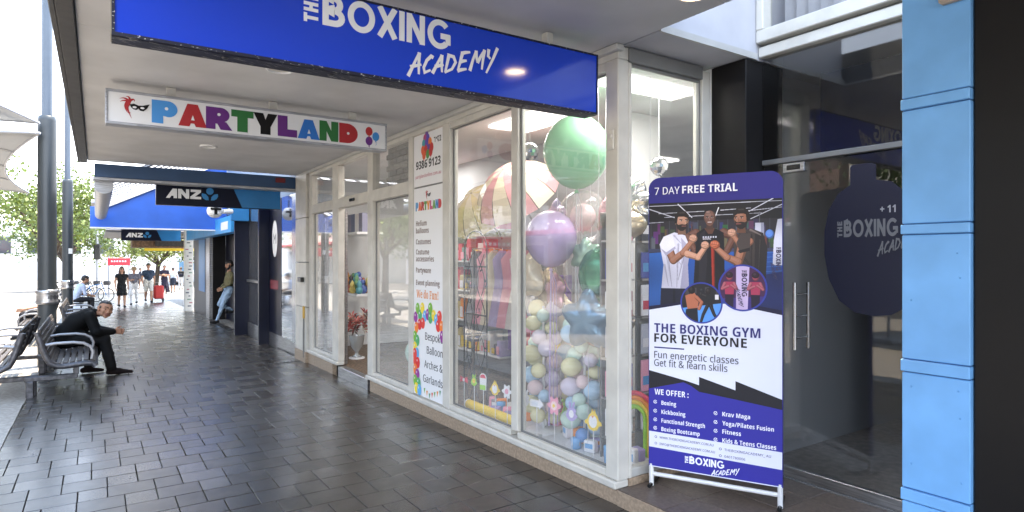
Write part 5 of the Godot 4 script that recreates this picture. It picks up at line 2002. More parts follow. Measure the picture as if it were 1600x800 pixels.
func gym_print() -> ImageTexture:
	# the printed picture: three people training in a gym under white strip lights
	var im := Image.create(1280, 1160, false, Image.FORMAT_RGB8)
	im.fill(srgb(46, 43, 50))
	im.fill_rect(Rect2i(0, 0, 1280, 190), srgb(24, 22, 27))
	var g := RandomNumberGenerator.new()
	g.seed = 5
	for k in 60:
		im.fill_rect(Rect2i(g.randi() % 1280, 190 + g.randi() % 210, 10 + g.randi() % 44, 40 + g.randi() % 110), srgb(40 + g.randi() % 70, 38 + g.randi() % 60, 46 + g.randi() % 70))
	for k in 14:
		limb(im, [V(k * 96 + 20, 190), V(k * 96 + 20, 500)], 7, 7, srgb(74, 74, 84))
	var wl := srgb(240, 240, 248)
	for q in [[0, 60, 300, 170, 9], [300, 20, 440, 160, 9], [1280, 60, 1000, 190, 8], [1200, 0, 960, 130, 9], [700, 70, 660, 180, 9], [0, 30, 1280, 24, 6], [100, 110, 560, 100, 6], [160, 150, 1100, 136, 5], [0, 205, 150, 200, 6], [980, 110, 1280, 86, 6], [720, 96, 1000, 84, 6]]:
		limb(im, [V(q[0], q[1]), V(q[2], q[3])], q[4] * 1.3, q[4], wl)
	fill_poly(im, [V(0, 520), V(1280, 500), V(1280, 1160), V(0, 1160)], srgb(38, 84, 160))
	fill_poly(im, [V(0, 520), V(300, 500), V(360, 1160), V(0, 1160)], srgb(50, 104, 182))
	fill_poly(im, [V(980, 760), V(1280, 700), V(1280, 1160), V(980, 1160)], srgb(30, 44, 104))
	im.fill_rect(Rect2i(0, 476, 1280, 34), srgb(60, 64, 90))
	for k in 5:
		fill_poly(im, [V(1040, 520 + k * 46), V(1280, 506 + k * 46), V(1280, 512 + k * 46), V(1040, 526 + k * 46)], srgb(70, 120, 196))
	# hanging bags
	fill_poly(im, [V(1040, 230), V(1120, 230), V(1122, 380), V(1036, 380)], srgb(214, 216, 226))
	fill_poly(im, [V(1092, 230), V(1120, 230), V(1122, 380), V(1090, 380)], srgb(160, 162, 180))
	fill_poly(im, [V(1240, 200), V(1280, 196), V(1280, 640), V(1196, 640), V(1206, 400)], srgb(226, 226, 236))
	limb(im, [V(1080, 230), V(1080, 120)], 5, 5, srgb(110, 110, 120))
	dab(im, 1170, 340, 40, 44, srgb(92, 140, 220))
	var skin_l := srgb(206, 152, 122)
	var skin_m := srgb(168, 112, 84)
	var skin_d := srgb(104, 66, 52)
	# middle: bald trainer in a black vest with a red strap
	for q in [[440, 320, 400, 480], [790, 320, 850, 480]]:
		limb(im, [V(q[0] + (40 if q[0] < 600 else -40), q[1]), V(q[2], q[1] + 40), V(q[2] + (70 if q[0] < 600 else -70), q[3] + 20)], 92, 66, skin_d)
	fill_poly(im, [V(486, 320), V(560, 272), V(660, 272), V(748, 320), V(764, 1000), V(446, 1000)], srgb(20, 18, 24))
	fill_poly(im, [V(520, 330), V(570, 290), V(590, 600), V(560, 980), V(500, 980)], srgb(36, 33, 40))
	fill_poly(im, [V(560, 272), V(600, 330), V(640, 330), V(664, 272)], skin_d.darkened(.15))
	face(im, 614, 170, 58, skin_d.lightened(.08), 0.0, false, 0)
	dab(im, 600, 112, 26, 14, skin_d.lightened(.22))
	for k in 6:
		im.fill_rect(Rect2i(546 + k * 24, 352, 15, 17), srgb(190, 190, 198))
	fill_poly(im, [V(628, 470), V(660, 470), V(668, 980), V(640, 980)], srgb(158, 48, 32))
	fill_poly(im, [V(650, 470), V(660, 470), V(668, 980), V(658, 980)], srgb(104, 28, 20))
	# left: white T-shirt, dark hair and beard, facing right
	fill_poly(im, [V(124, 880), V(414, 880), V(424, 1160), V(112, 1160)], srgb(26, 28, 50))
	fill_poly(im, [V(250, 880), V(270, 880), V(276, 1160), V(240, 1160)], srgb(14, 15, 30))
	fill_poly(im, [V(110, 430), V(150, 350), V(262, 306), V(372, 340), V(424, 470), V(400, 640), V(412, 884), V(128, 884), V(150, 640)], srgb(226, 224, 236))
	fill_poly(im, [V(330, 360), V(424, 470), V(400, 640), V(412, 884), V(322, 884), V(350, 640)], srgb(178, 174, 194))
	for q in [[186, 520, 236, 870, 26], [300, 430, 286, 870, 22], [236, 500, 330, 640, 18], [352, 560, 300, 800, 20], [160, 640, 200, 860, 16], [260, 340, 330, 420, 16]]:
		limb(im, [V(q[0], q[1]), V(q[2], q[3])], q[4], 5, srgb(196, 193, 209))
	face(im, 338, 196, 68, skin_l, 1.0, true, 1)
	limb(im, [V(190, 440), V(252, 596), V(352, 520), V(440, 404)], 92, 54, skin_m)
	limb(im, [V(396, 530), V(500, 566), V(566, 470)], 74, 50, skin_l)
	fill_poly(im, [V(108, 432), V(150, 350), V(240, 326), V(276, 474), V(176, 548)], srgb(238, 236, 246))
	fill_poly(im, [V(120, 470), V(176, 548), V(276, 474), V(270, 450), V(180, 512)], srgb(176, 172, 192))
	fist(im, 452, 372, 42, skin_l)
	fist(im, 570, 442, 42, skin_l)
	# right: dark brown T-shirt, short hair and beard, facing left
	fill_poly(im, [V(846, 420), V(900, 324), V(1000, 280), V(1112, 330), V(1150, 480), V(1124, 960), V(840, 880)], srgb(62, 53, 50))
	fill_poly(im, [V(1040, 320), V(1112, 330), V(1150, 480), V(1124, 960), V(1030, 920)], srgb(38, 33, 34))
	for q in [[900, 380, 880, 840, 26], [1000, 350, 1008, 900, 26], [1086, 400, 1064, 900, 24], [930, 560, 1040, 700, 20], [960, 330, 1040, 420, 16]]:
		limb(im, [V(q[0], q[1]), V(q[2], q[3])], q[4], 6, srgb(44, 37, 36))
	limb(im, [V(1000, 300), V(1090, 350)], 30, 12, srgb(112, 98, 92))
	face(im, 912, 186, 70, skin_m, -1.0, true, 1)
	limb(im, [V(930, 440), V(884, 610), V(780, 566), V(684, 476)], 96, 56, skin_m)
	limb(im, [V(990, 410), V(930, 480), V(840, 356)], 74, 50, skin_m)
	fill_poly(im, [V(868, 420), V(910, 330), V(1000, 330), V(990, 500), V(900, 520)], srgb(70, 60, 56))
	fill_poly(im, [V(880, 500), V(900, 524), V(990, 500), V(990, 470)], srgb(32, 28, 28))
	fist(im, 664, 440, 48, srgb(186, 96, 62))
	fist(im, 826, 322, 42, skin_l)
	# dark ends of the hall, and the grain of the print
	for y in range(0, 1160, 2):
		for x in range(0, 1280, 2):
			var c := im.get_pixel(x, y)
			var f := 1.04 - .30 * absf(x / 640.0 - 1.0) * (.6 + .4 * sin(y * .011)) - .22 * smoothstep(640.0, 1160.0, float(y)) + g.randf_range(-.05, .05)
			im.fill_rect(Rect2i(x, y, 2, 2), Color(c.r * f, c.g * f, c.b * f * 1.03))
	im.resize(320, 290, Image.INTERPOLATE_LANCZOS)
	im.resize(640, 580, Image.INTERPOLATE_CUBIC)
	return ImageTexture.create_from_image(im)

func inset_print(kind: int) -> ImageTexture:
	var im := Image.create(512, 512, false, Image.FORMAT_RGB8)
	if kind == 0:
		im.fill(srgb(30, 28, 34))
		fill_poly(im, [V(0, 330), V(512, 250), V(512, 512), V(0, 512)], srgb(86, 148, 222))
		for q in [[60, 90], [150, 70], [300, 60], [430, 80]]:
			im.fill_rect(Rect2i(q[0], q[1], 50, 70), srgb(64, 58, 62))
		fill_poly(im, [V(60, 170), V(170, 130), V(230, 210), V(210, 330), V(90, 350)], srgb(176, 104, 76))
		limb(im, [V(200, 190), V(260, 250), V(230, 330)], 50, 40, srgb(170, 98, 70))
		fill_poly(im, [V(70, 340), V(210, 320), V(220, 512), V(50, 512)], srgb(22, 24, 34))
		dab(im, 140, 100, 42, 48, srgb(24, 18, 18))
		fill_poly(im, [V(300, 150), V(380, 150), V(400, 300), V(310, 300)], srgb(28, 28, 32))
		limb(im, [V(330, 290), V(280, 400), V(250, 500)], 44, 30, srgb(26, 26, 32))
		limb(im, [V(370, 290), V(410, 390), V(460, 470)], 44, 30, srgb(26, 26, 32))
		limb(im, [V(310, 170), V(250, 150), V(260, 100)], 34, 28, srgb(40, 36, 38))
		dab(im, 340, 110, 34, 40, srgb(34, 26, 26))
		dab(im, 262, 100, 30, 28, srgb(30, 30, 36))
		im.fill_rect(Rect2i(420, 150, 44, 60), srgb(226, 222, 226))
	else:
		im.fill(srgb(66, 30, 70))
		fill_poly(im, [V(0, 380), V(512, 340), V(512, 512), V(0, 512)], srgb(60, 44, 116))
		fill_poly(im, [V(190, 0), V(330, 0), V(310, 512), V(190, 512)], srgb(196, 176, 214))
		for q in [[120, 0.0], [390, 1.0]]:
			var x: float = q[0]
			dab(im, x, 140, 34, 42, srgb(150, 66, 84))
			dab(im, x, 116, 38, 34, srgb(40, 18, 34))
			fill_poly(im, [V(x - 56, 190), V(x + 56, 190), V(x + 44, 330), V(x - 44, 330)], srgb(164, 52, 84))
			limb(im, [V(x - 50, 210), V(x - 76, 270), V(x - 10, 240)], 36, 28, srgb(168, 84, 98))
			limb(im, [V(x + 50, 210), V(x + 76, 270), V(x + 20, 230)], 36, 28, srgb(168, 84, 98))
			fill_poly(im, [V(x - 46, 330), V(x + 46, 330), V(x + 40, 500), V(x - 40, 500)], srgb(30, 18, 44))
	im.resize(160, 160, Image.INTERPOLATE_LANCZOS)
	return ImageTexture.create_from_image(im)

func printed(key: String, tex: ImageTexture) -> StandardMaterial3D:
	var m := mat(key, Color.WHITE, .55)
	m.albedo_texture = tex
	return m

func build_banner() -> void:
	var at := W(3.305, .05, 2.585)
	var t := thing("banner_stand", "tall purple and white gym banner on a white tube frame", "banner", at, deg_to_rad(-63.1))
	var w := .84
	var top := 2.09
	var bot := .135
	var hw := w * .5
	var cloth := PackedVector2Array([V(-hw, bot), V(hw, bot)] + arc(V(hw - .075, top - .075), V(.075, .075), 0, 90, 8) + arc(V(-hw + .075, top - .075), V(.075, .075), 90, 180, 8))
	var purple := mat("banner_purple", srgb(38, 34, 122), .55, 0, "", 1.0)
	var c := MB.new()
	c.slab(cloth, .026, -.03)
	var cl := part(c, "cloth", purple, t)
	var bk := MB.new()
	bk.slab(cloth, .002, -.0325)
	part(bk, "back_cloth", mat("banner_back", lin(.03, .03, .035), .8), cl)
	var yv := func(v: float) -> float:
		return top - v * (top - bot) / .997
	var xu := func(u: float) -> float:
		return -hw + u * w
	# printed picture
	var q := MB.new()
	q.face([Vector3(-hw + .004, yv.call(.47), -.0034), Vector3(hw - .004, yv.call(.47), -.0034), Vector3(hw - .004, yv.call(.087), -.0034), Vector3(-hw + .004, yv.call(.087), -.0034)], Vector3(0, 0, 1), [V(0, 1), V(1, 1), V(1, 0), V(0, 0)])
	part(q, "print", printed("gym_print", gym_print()), cl)
	var wh := MB.new()
	wh.slab(PackedVector2Array([V(-hw + .004, yv.call(.69)), V(hw - .004, yv.call(.735)), V(hw - .004, yv.call(.455)), V(xu.call(.62), yv.call(.425)), V(xu.call(.3), yv.call(.43)), V(-hw + .004, yv.call(.455))]), .0004, -.0031)
	part(wh, "print_white", mat("banner_white", srgb(222, 224, 240), .6), cl)
	var dk := MB.new()
	dk.slab(PackedVector2Array([V(-hw + .004, yv.call(.455)), V(xu.call(.3), yv.call(.43)), V(xu.call(.3), yv.call(.422)), V(-hw + .004, yv.call(.442))]), .0004, -.0028)
	part(dk, "print_edge", mat("banner_navy", srgb(24, 22, 54), .6), cl)
	dk = MB.new()
	dk.slab(PackedVector2Array([V(hw - .004, yv.call(.455)), V(hw - .004, yv.call(.44)), V(xu.call(.62), yv.call(.413)), V(xu.call(.62), yv.call(.425))]), .0004, -.0028)
	part(dk, "print_edge", mat("banner_navy", srgb(24, 22, 54), .6), cl)
	var bl := MB.new()
	bl.slab(PackedVector2Array([V(-hw + .004, yv.call(.735)), V(-hw + .004, yv.call(.664)), V(xu.call(.31), yv.call(.69)), V(xu.call(.4), yv.call(.70)), V(xu.call(.4), yv.call(.672)), V(xu.call(.67), yv.call(.705)), V(xu.call(.67), yv.call(.675)), V(hw - .004, yv.call(.72)), V(hw - .004, yv.call(.77))]), .0004, -.0026)
	part(bl, "print_black", mat("banner_black", srgb(26, 24, 32), .6), cl)
	var pu := MB.new()
	pu.slab(PackedVector2Array([V(-hw + .004, bot + .003), V(hw - .004, bot + .003), V(hw - .004, yv.call(.752)), V(xu.call(.67), yv.call(.735)), V(xu.call(.40), yv.call(.722)), V(xu.call(.34), yv.call(.705)), V(xu.call(.28), yv.call(.695)), V(-hw + .004, yv.call(.728))]), .0004, -.0022)
	part(pu, "print_purple", mat("banner_purple2", srgb(46, 42, 150), .55), cl)
	var wb := MB.new()
	wb.slab(PackedVector2Array([V(-hw + .004, yv.call(.928)), V(hw - .004, yv.call(.94)), V(hw - .004, yv.call(.885)), V(-hw + .004, yv.call(.874))]), .0004, -.0016)
	wb.slab(PackedVector2Array([V(-hw + .004, bot + .002), V(hw - .004, bot + .002), V(hw - .004, bot + .008), V(-hw + .004, bot + .008)]), .0004, -.0016)
	part(wb, "print_band", mat("banner_white", Color.WHITE), cl)
	# round inset pictures with purple rings
	for s in [[.417, .425, .135, 0], [.72, .372, .148, 1]]:
		var ce := V(xu.call(s[0]), yv.call(s[1]))
		var ring := MB.new()
		ring.slab(PackedVector2Array(arc(ce, V(s[2], s[2]), 0, 354, 59)), .0004, -.0018 + .0006 * s[3])
		var rg := part(ring, "inset_ring", mat("banner_ring", srgb(48, 58, 150), .55), cl)
		var disc := MB.new()
		disc.slab(PackedVector2Array(arc(ce, V(s[2], s[2]) * .93, 0, 354, 59)), 0.0, -.0012 + .0006 * s[3])
		for i in disc.uv.size():
			disc.uv[i] = V((disc.uv[i].x - ce.x) / s[2] * .5 + .5, .5 - (disc.uv[i].y - ce.y) / s[2] * .5)
		part(disc, "inset_print", printed("inset_%d" % s[3], inset_print(s[3])), rg)
	var wm := mat("banner_letter", srgb(236, 236, 246), .5)
	var dm := mat("banner_navy_letter", srgb(44, 42, 112), .5)
	var km := mat("banner_black", Color.BLACK)
	var say := func(s: String, u: float, v: float, h: float, width: float, m: StandardMaterial3D, bold: bool, slant := .0):
		text(s, h, width * w, m, cl, Transform3D(Basis(Vector3(0, 0, 1), slant), Vector3(xu.call(u), yv.call(v), -.0009)), "lettering", "Droid Sans", bold)
	say.call("7 DAY", .05, .058, .048, .20, wm, false)
	say.call("FREE TRIAL", .27, .058, .05, .415, wm, true)
	var keep := t
	boxing_logo("bag_lettering", mat("print_grey", srgb(60, 52, 80), .5), cl, Transform3D(Basis(Vector3(0, 0, 1), -PI / 2 - .02), Vector3(xu.call(.955), yv.call(.25), -.0028)), .13, .22)
	boxing_logo("bag_lettering", mat("print_grey", Color.BLACK), cl, Transform3D(Basis(Vector3(0, 0, 1), -PI / 2), Vector3(xu.call(.715), yv.call(.325), -.0004)), .15, .22)
	say.call("BOXING", .43, .215, .012, .06, mat("print_pale", srgb(210, 205, 215), .5), true)
	say.call("THE BOXING GYM", .047, .531, .060, .80, dm, true)
	say.call("FOR EVERYONE", .047, .565, .058, .705, km, true)
	var ul := MB.new()
	ul.slab(PackedVector2Array([V(xu.call(.047), yv.call(.5855)), V(xu.call(.285), yv.call(.5855)), V(xu.call(.285), yv.call(.581)), V(xu.call(.047), yv.call(.581))]), .0004, -.0022)
	part(ul, "underline", dm, cl)
	say.call("Fun energetic classes", .047, .618, .046, .645, mat("banner_grey", srgb(46, 46, 62), .5), false)
	say.call("Get fit & learn skills", .047, .648, .046, .565, M.banner_grey, false)
	say.call("WE OFFER :", .05, .746, .037, .27, wm, true)
	var tick := func(u: float, v: float):
		var tk := MB.new()
		var ce := V(xu.call(u), yv.call(v) + .013)
		tk.ribbon(arc(ce, V(.0105, .0105), 30, 360, 16), .0035, -.0012)
		tk.ribbon([ce + V(-.005, .001), ce + V(-.001, -.004), ce + V(.009, .009)], .0035, -.0008)
		part(tk, "tick", wm, cl)
	for s in [["Boxing", .105, .778, .118], ["Kickboxing", .105, .809, .19], ["Functional Strength", .105, .839, .34], ["Boxing Bootcamp", .105, .868, .30], ["Krav Maga", .575, .793, .20], ["Yoga/Pilates Fusion", .575, .822, .365], ["Fitness", .575, .851, .135], ["Kids & Teens Classes", .575, .880, .38]]:
		say.call(s[0], s[1], s[2], .027, s[3], wm, true)
		tick.call(s[1] - .05, s[2])
	var sm := mat("banner_small", srgb(70, 66, 120), .5)
	for s in [["WWW.THEBOXINGACADEMY.COM.AU", .09, .896, .42], ["INFO@THEBOXINGACADEMY.COM.AU", .09, .918, .43], ["THEBOXINGACADEMY_ AU", .59, .906, .33], ["0401780006", .59, .928, .15]]:
		say.call(s[0], s[1], s[2], .0155, s[3], sm, false, -.006)
		var ic := MB.new()
		ic.ribbon(arc(V(xu.call(s[1] - .03), yv.call(s[2]) + .008), V(.007, .007), 0, 351, 16), .003, -.001, true)
		part(ic, "icon", sm, cl)
	boxing_logo("lettering", wm, cl, Transform3D(Basis.IDENTITY, Vector3(xu.call(.325), yv.call(.966), -.0012)), .225, .2)
	# white tube frame
	var fr := MB.new()
	for k in [-1.0, 1.0]:
		fr.tube([Vector3(k * (hw - .016), .005, -.016), Vector3(k * (hw - .016), bot + .02, -.016)], .016, 14)
	fr.tube([Vector3(-hw + .03, .085, -.016), Vector3(hw - .03, .085, -.016)], .0145, 14)
	part(fr, "tube_frame", mat("tube_white", lin(.72, .72, .72), .3), t)
	for k in [-1.0, 1.0]:
		var ft := MB.new()
		ft.tube([Vector3(k * (hw - .016), .014, -.20), Vector3(k * (hw - .016), .014, .04)], .013, 12)
		part(ft, "foot", M.black_gloss, t)

# ---- benches, poles, bicycles -----------------------------------------------------------
func bench(label: String, x: float, z0: float, length: float, turn: float) -> Node3D:
	# local axes: x forward from the back-to-back spine, z along the bench (towards the camera)
	var t := thing("bench", label, "bench", W(x, gy(z0 + length * .5), z0 + length * .5), turn, "back-to-back slatted benches")
	var prof := [V(.63, .395), V(.595, .435), V(.525, .442), V(.455, .436), V(.385, .428), V(.315, .422), V(.245, .424), V(.185, .448), V(.155, .51), V(.132, .575), V(.112, .64), V(.094, .705), V(.077, .77), V(.058, .832)]
	for i in prof.size():
		var a: Vector2 = prof[maxi(i - 1, 0)]
		var b: Vector2 = prof[mini(i + 1, prof.size() - 1)]
		var d := (b - a).normalized()
		var m := MB.new()
		m.box(Vector3.ZERO, Vector3(.052, .024, length - .05), .005)
		part(m, "slat", M.slat, t).transform = Transform3D(Basis(Vector3(0, 0, 1), d.angle()), Vector3(prof[i].x, prof[i].y, rng.randf_range(-.006, .006)))
	for k in [-1.0, 0.0, 1.0]:
		var e := MB.new()
		var z: float = k * (length * .5 - .03)
		var pts := []
		for p in prof:
			pts.append(Vector3(p.x, p.y - (.034 if p.x > .2 else .008), z) - Vector3(.026 if p.x < .2 else 0.0, 0, 0))
		e.tube(pts, .036, 8, true, 1.0)
		part(e, "end_frame", M.bench_iron, t)
	for z in [length * .5 - .06, length * .5 - 1.12, -length * .5 + .06]:
		var r := MB.new()
		r.tube([Vector3(.10, .655, z), Vector3(.22, .672, z), Vector3(.40, .672, z), Vector3(.50, .655, z), Vector3(.57, .61, z), Vector3(.60, .54, z), Vector3(.585, .45, z)], .019, 10)
		part(r, "arm", mat("arm_metal", lin(.30, .30, .31), .42, .5), t)
	for z in [length * .5 - .2, -length * .5 + .3]:
		var l := MB.new()
		l.box(Vector3(.17, .235, z), Vector3(.54, .06, .07), .008)
		l.box(Vector3(.42, .33, z), Vector3(.06, .15, .06), .006)
		part(l, "support", M.bench_iron, t)
		var g := MB.new()
		g.box(Vector3(-.045, .10, z), Vector3(.078, .22, .10), .008)
		part(g, "leg", M.bench_iron, t)
	return t

func pole(label: String, x: float, z: float, top: float) -> void:
	var t := thing("street_pole", label, "pole", W(x, gy(z), z), 0.0, "dark poles between the benches")
	var a := MB.new()
	a.lathe([V(.128, -.05), V(.128, 3.98), V(.118, 4.05), V(.075, 4.06)], Vector3.ZERO, 28)
	part(a, "sleeve", M.pole_paint, t)
	var b := MB.new()
	b.lathe([V(.076, 4.05), V(.070, top), V(.001, top + .01)], Vector3.ZERO, 24)
	part(b, "mast", M.pole_upper, t)
	var c := MB.new()
	c.lathe([V(.130, 1.00), V(.152, 1.01), V(.152, 1.05), V(.144, 1.055), V(.144, 1.17), V(.154, 1.175), V(.154, 1.225), V(.130, 1.235)], Vector3.ZERO, 28)
	var col := part(c, "collar", M.steel, t)
	var s := MB.new()
	for k in 14:
		var an := .2 + k * .14
		s.xf = Transform3D(Basis(Vector3.UP, an), Vector3.ZERO)
		s.box(Vector3(0, 1.112, .1445), Vector3(.012, .07 if k % 3 else .045, .002))
	part(s, "embossed_lettering", M.bench_iron, col)
	var n := MB.new()
	n.xf = Transform3D(Basis(Vector3.UP, .55), Vector3.ZERO)
	n.box(Vector3(0, 2.05, .130), Vector3(.10, .15, .004))
	if z > 15:
		part(n, "sticker", M.sign_white, t)

func bicycle(label: String, at: Vector3, turn: float, paint_: StandardMaterial3D) -> void:
	var t := thing("bicycle", label, "bicycle", at, turn, "parked bicycles")
	for x in [-.52, .52]:
		var ty := MB.new()
		var pts := []
		for i in 25:
			var a := TAU * i / 24.0
			pts.append(Vector3(x + cos(a) * .33, .34 + sin(a) * .33, 0))
		ty.tube(pts, .02, 7, false)
		var wh := part(ty, "wheel", M.rubber, t)
		var sp := MB.new()
		for i in 10:
			var a := TAU * i / 10.0
			sp.tube([Vector3(x, .34, 0), Vector3(x + cos(a) * .31, .34 + sin(a) * .31, 0)], .004, 4, false)
		part(sp, "spokes", M.chrome, wh)
	var f := MB.new()
	var bb := Vector3(-.05, .30, 0)
	var st := Vector3(-.2, .82, 0)
	var hd := Vector3(.34, .86, 0)
	for s in [[bb, st], [bb, hd - Vector3(-.03, .1, 0)], [st - Vector3(-.02, .08, 0), hd], [st - Vector3(-.03, .12, 0), Vector3(-.52, .34, 0)], [bb, Vector3(-.52, .34, 0)], [hd + Vector3(-.02, .1, 0), Vector3(.52, .34, 0)]]:
		f.tube([s[0], s[1]], .018, 7)
	part(f, "frame", paint_, t)
	var h := MB.new()
	h.tube([Vector3(.22, .98, -.28), Vector3(.34, 1.0, -.1), Vector3(.34, 1.0, .1), Vector3(.22, .98, .28)], .014, 7)
	h.tube([Vector3(.32, .94, 0), Vector3(.34, 1.0, 0)], .014, 7)
	part(h, "handlebar", M.black_gloss, t)
	var sd := MB.new()
	sd.ball(Vector3(-.23, .92, 0), Vector3(.13, .04, .07), 12, 6)
	sd.tube([st, Vector3(-.23, .9, 0)], .014, 7)
	part(sd, "saddle", M.black_gloss, t)
	var bk := MB.new()
	bk.box(Vector3(.56, .90, 0), Vector3(.24, .2, .3), .03)
	part(bk, "basket", M.bench_iron, t)

func build_street_furniture() -> void:
	bench("slatted bench facing the shops where the man in black sits", -.63, 9.42, 2.55, 0.0)
	bench("slatted bench facing the mall, back to the seated man's bench", -.70, 9.42, 2.55, PI)
	bench("slatted bench facing the shops beyond the nearest pole", -.63, 15.5, 2.55, 0.0)
	bench("slatted bench facing the mall beyond the nearest pole", -.70, 15.7, 2.55, PI)
	pole("nearest tall dark pole with steel collar behind the seated man", -.66, 12.55, 7.5)
	pole("farther dark pole with small white sticker and steel collar", -.66, 21.3, 7.5)
	var tn := [M.bank_blue, M.black_panel, paint(150, 150, 155), M.black_panel]
	for k in 4:
		bicycle(["blue bicycle leaning in the rack, foremost of four", "black bicycle second in the row of parked bikes", "silver bicycle third in the row of parked bikes", "black bicycle farthest in the row of parked bikes"][k], W(-.1 - k * .42, gy(34.5 + k * .7), 34.5 + k * .7), -.35 + k * .12, tn[k])
	var bag := thing("white_bag", "white plastic bag lying beside the parked bicycles", "bag", W(-.62, gy(26.5), 26.5))
	var m := MB.new()
	var g := RandomNumberGenerator.new()
	g.seed = 3
	m.ball(Vector3(0, .17, 0), Vector3(.24, .19, .2), 16, 10)
	for i in m.v.size():
		var p := m.v[i]
		m.v[i] = p * (1.0 + .12 * sin(p.x * 31.0 + p.y * 17.0) + .1 * sin(p.z * 27.0 - p.y * 23.0))
	part(m, "sack", M.sign_white, bag)
	var kn := MB.new()
	kn.tube([Vector3(0, .34, 0), Vector3(.01, .42, .01), Vector3(.05, .47, 0)], [.05, .02, .045], 10)
	part(kn, "knot", M.sign_white, bag)
	# wheeled shopping trolley pulled by the man in the navy shirt
	var tr := thing("shopping_trolley", "red fabric shopping trolley on two wheels beside the man in shorts", "trolley", W(2.36, gy(32.6), 32.6), .15)
	var b := MB.new()
	b.box(Vector3(.02, .46, 0), Vector3(.40, .62, .3), .06)
	part(b, "fabric_body", mat("trolley_red", lin(.42, .025, .02), .7), tr)
	var hdl := MB.new()
	hdl.tube([Vector3(-.18, .1, -.17), Vector3(-.18, .9, -.2), Vector3(.18, .9, -.2), Vector3(.18, .1, -.17)], .013, 8)
	part(hdl, "handle", M.silver, tr)
	for k in [-1.0, 1.0]:
		var w := MB.new()
		w.tube([Vector3(k * .2, .1, -.08), Vector3(k * .25, .1, -.08)], .1, 16)
		part(w, "wheel", M.rubber, tr)

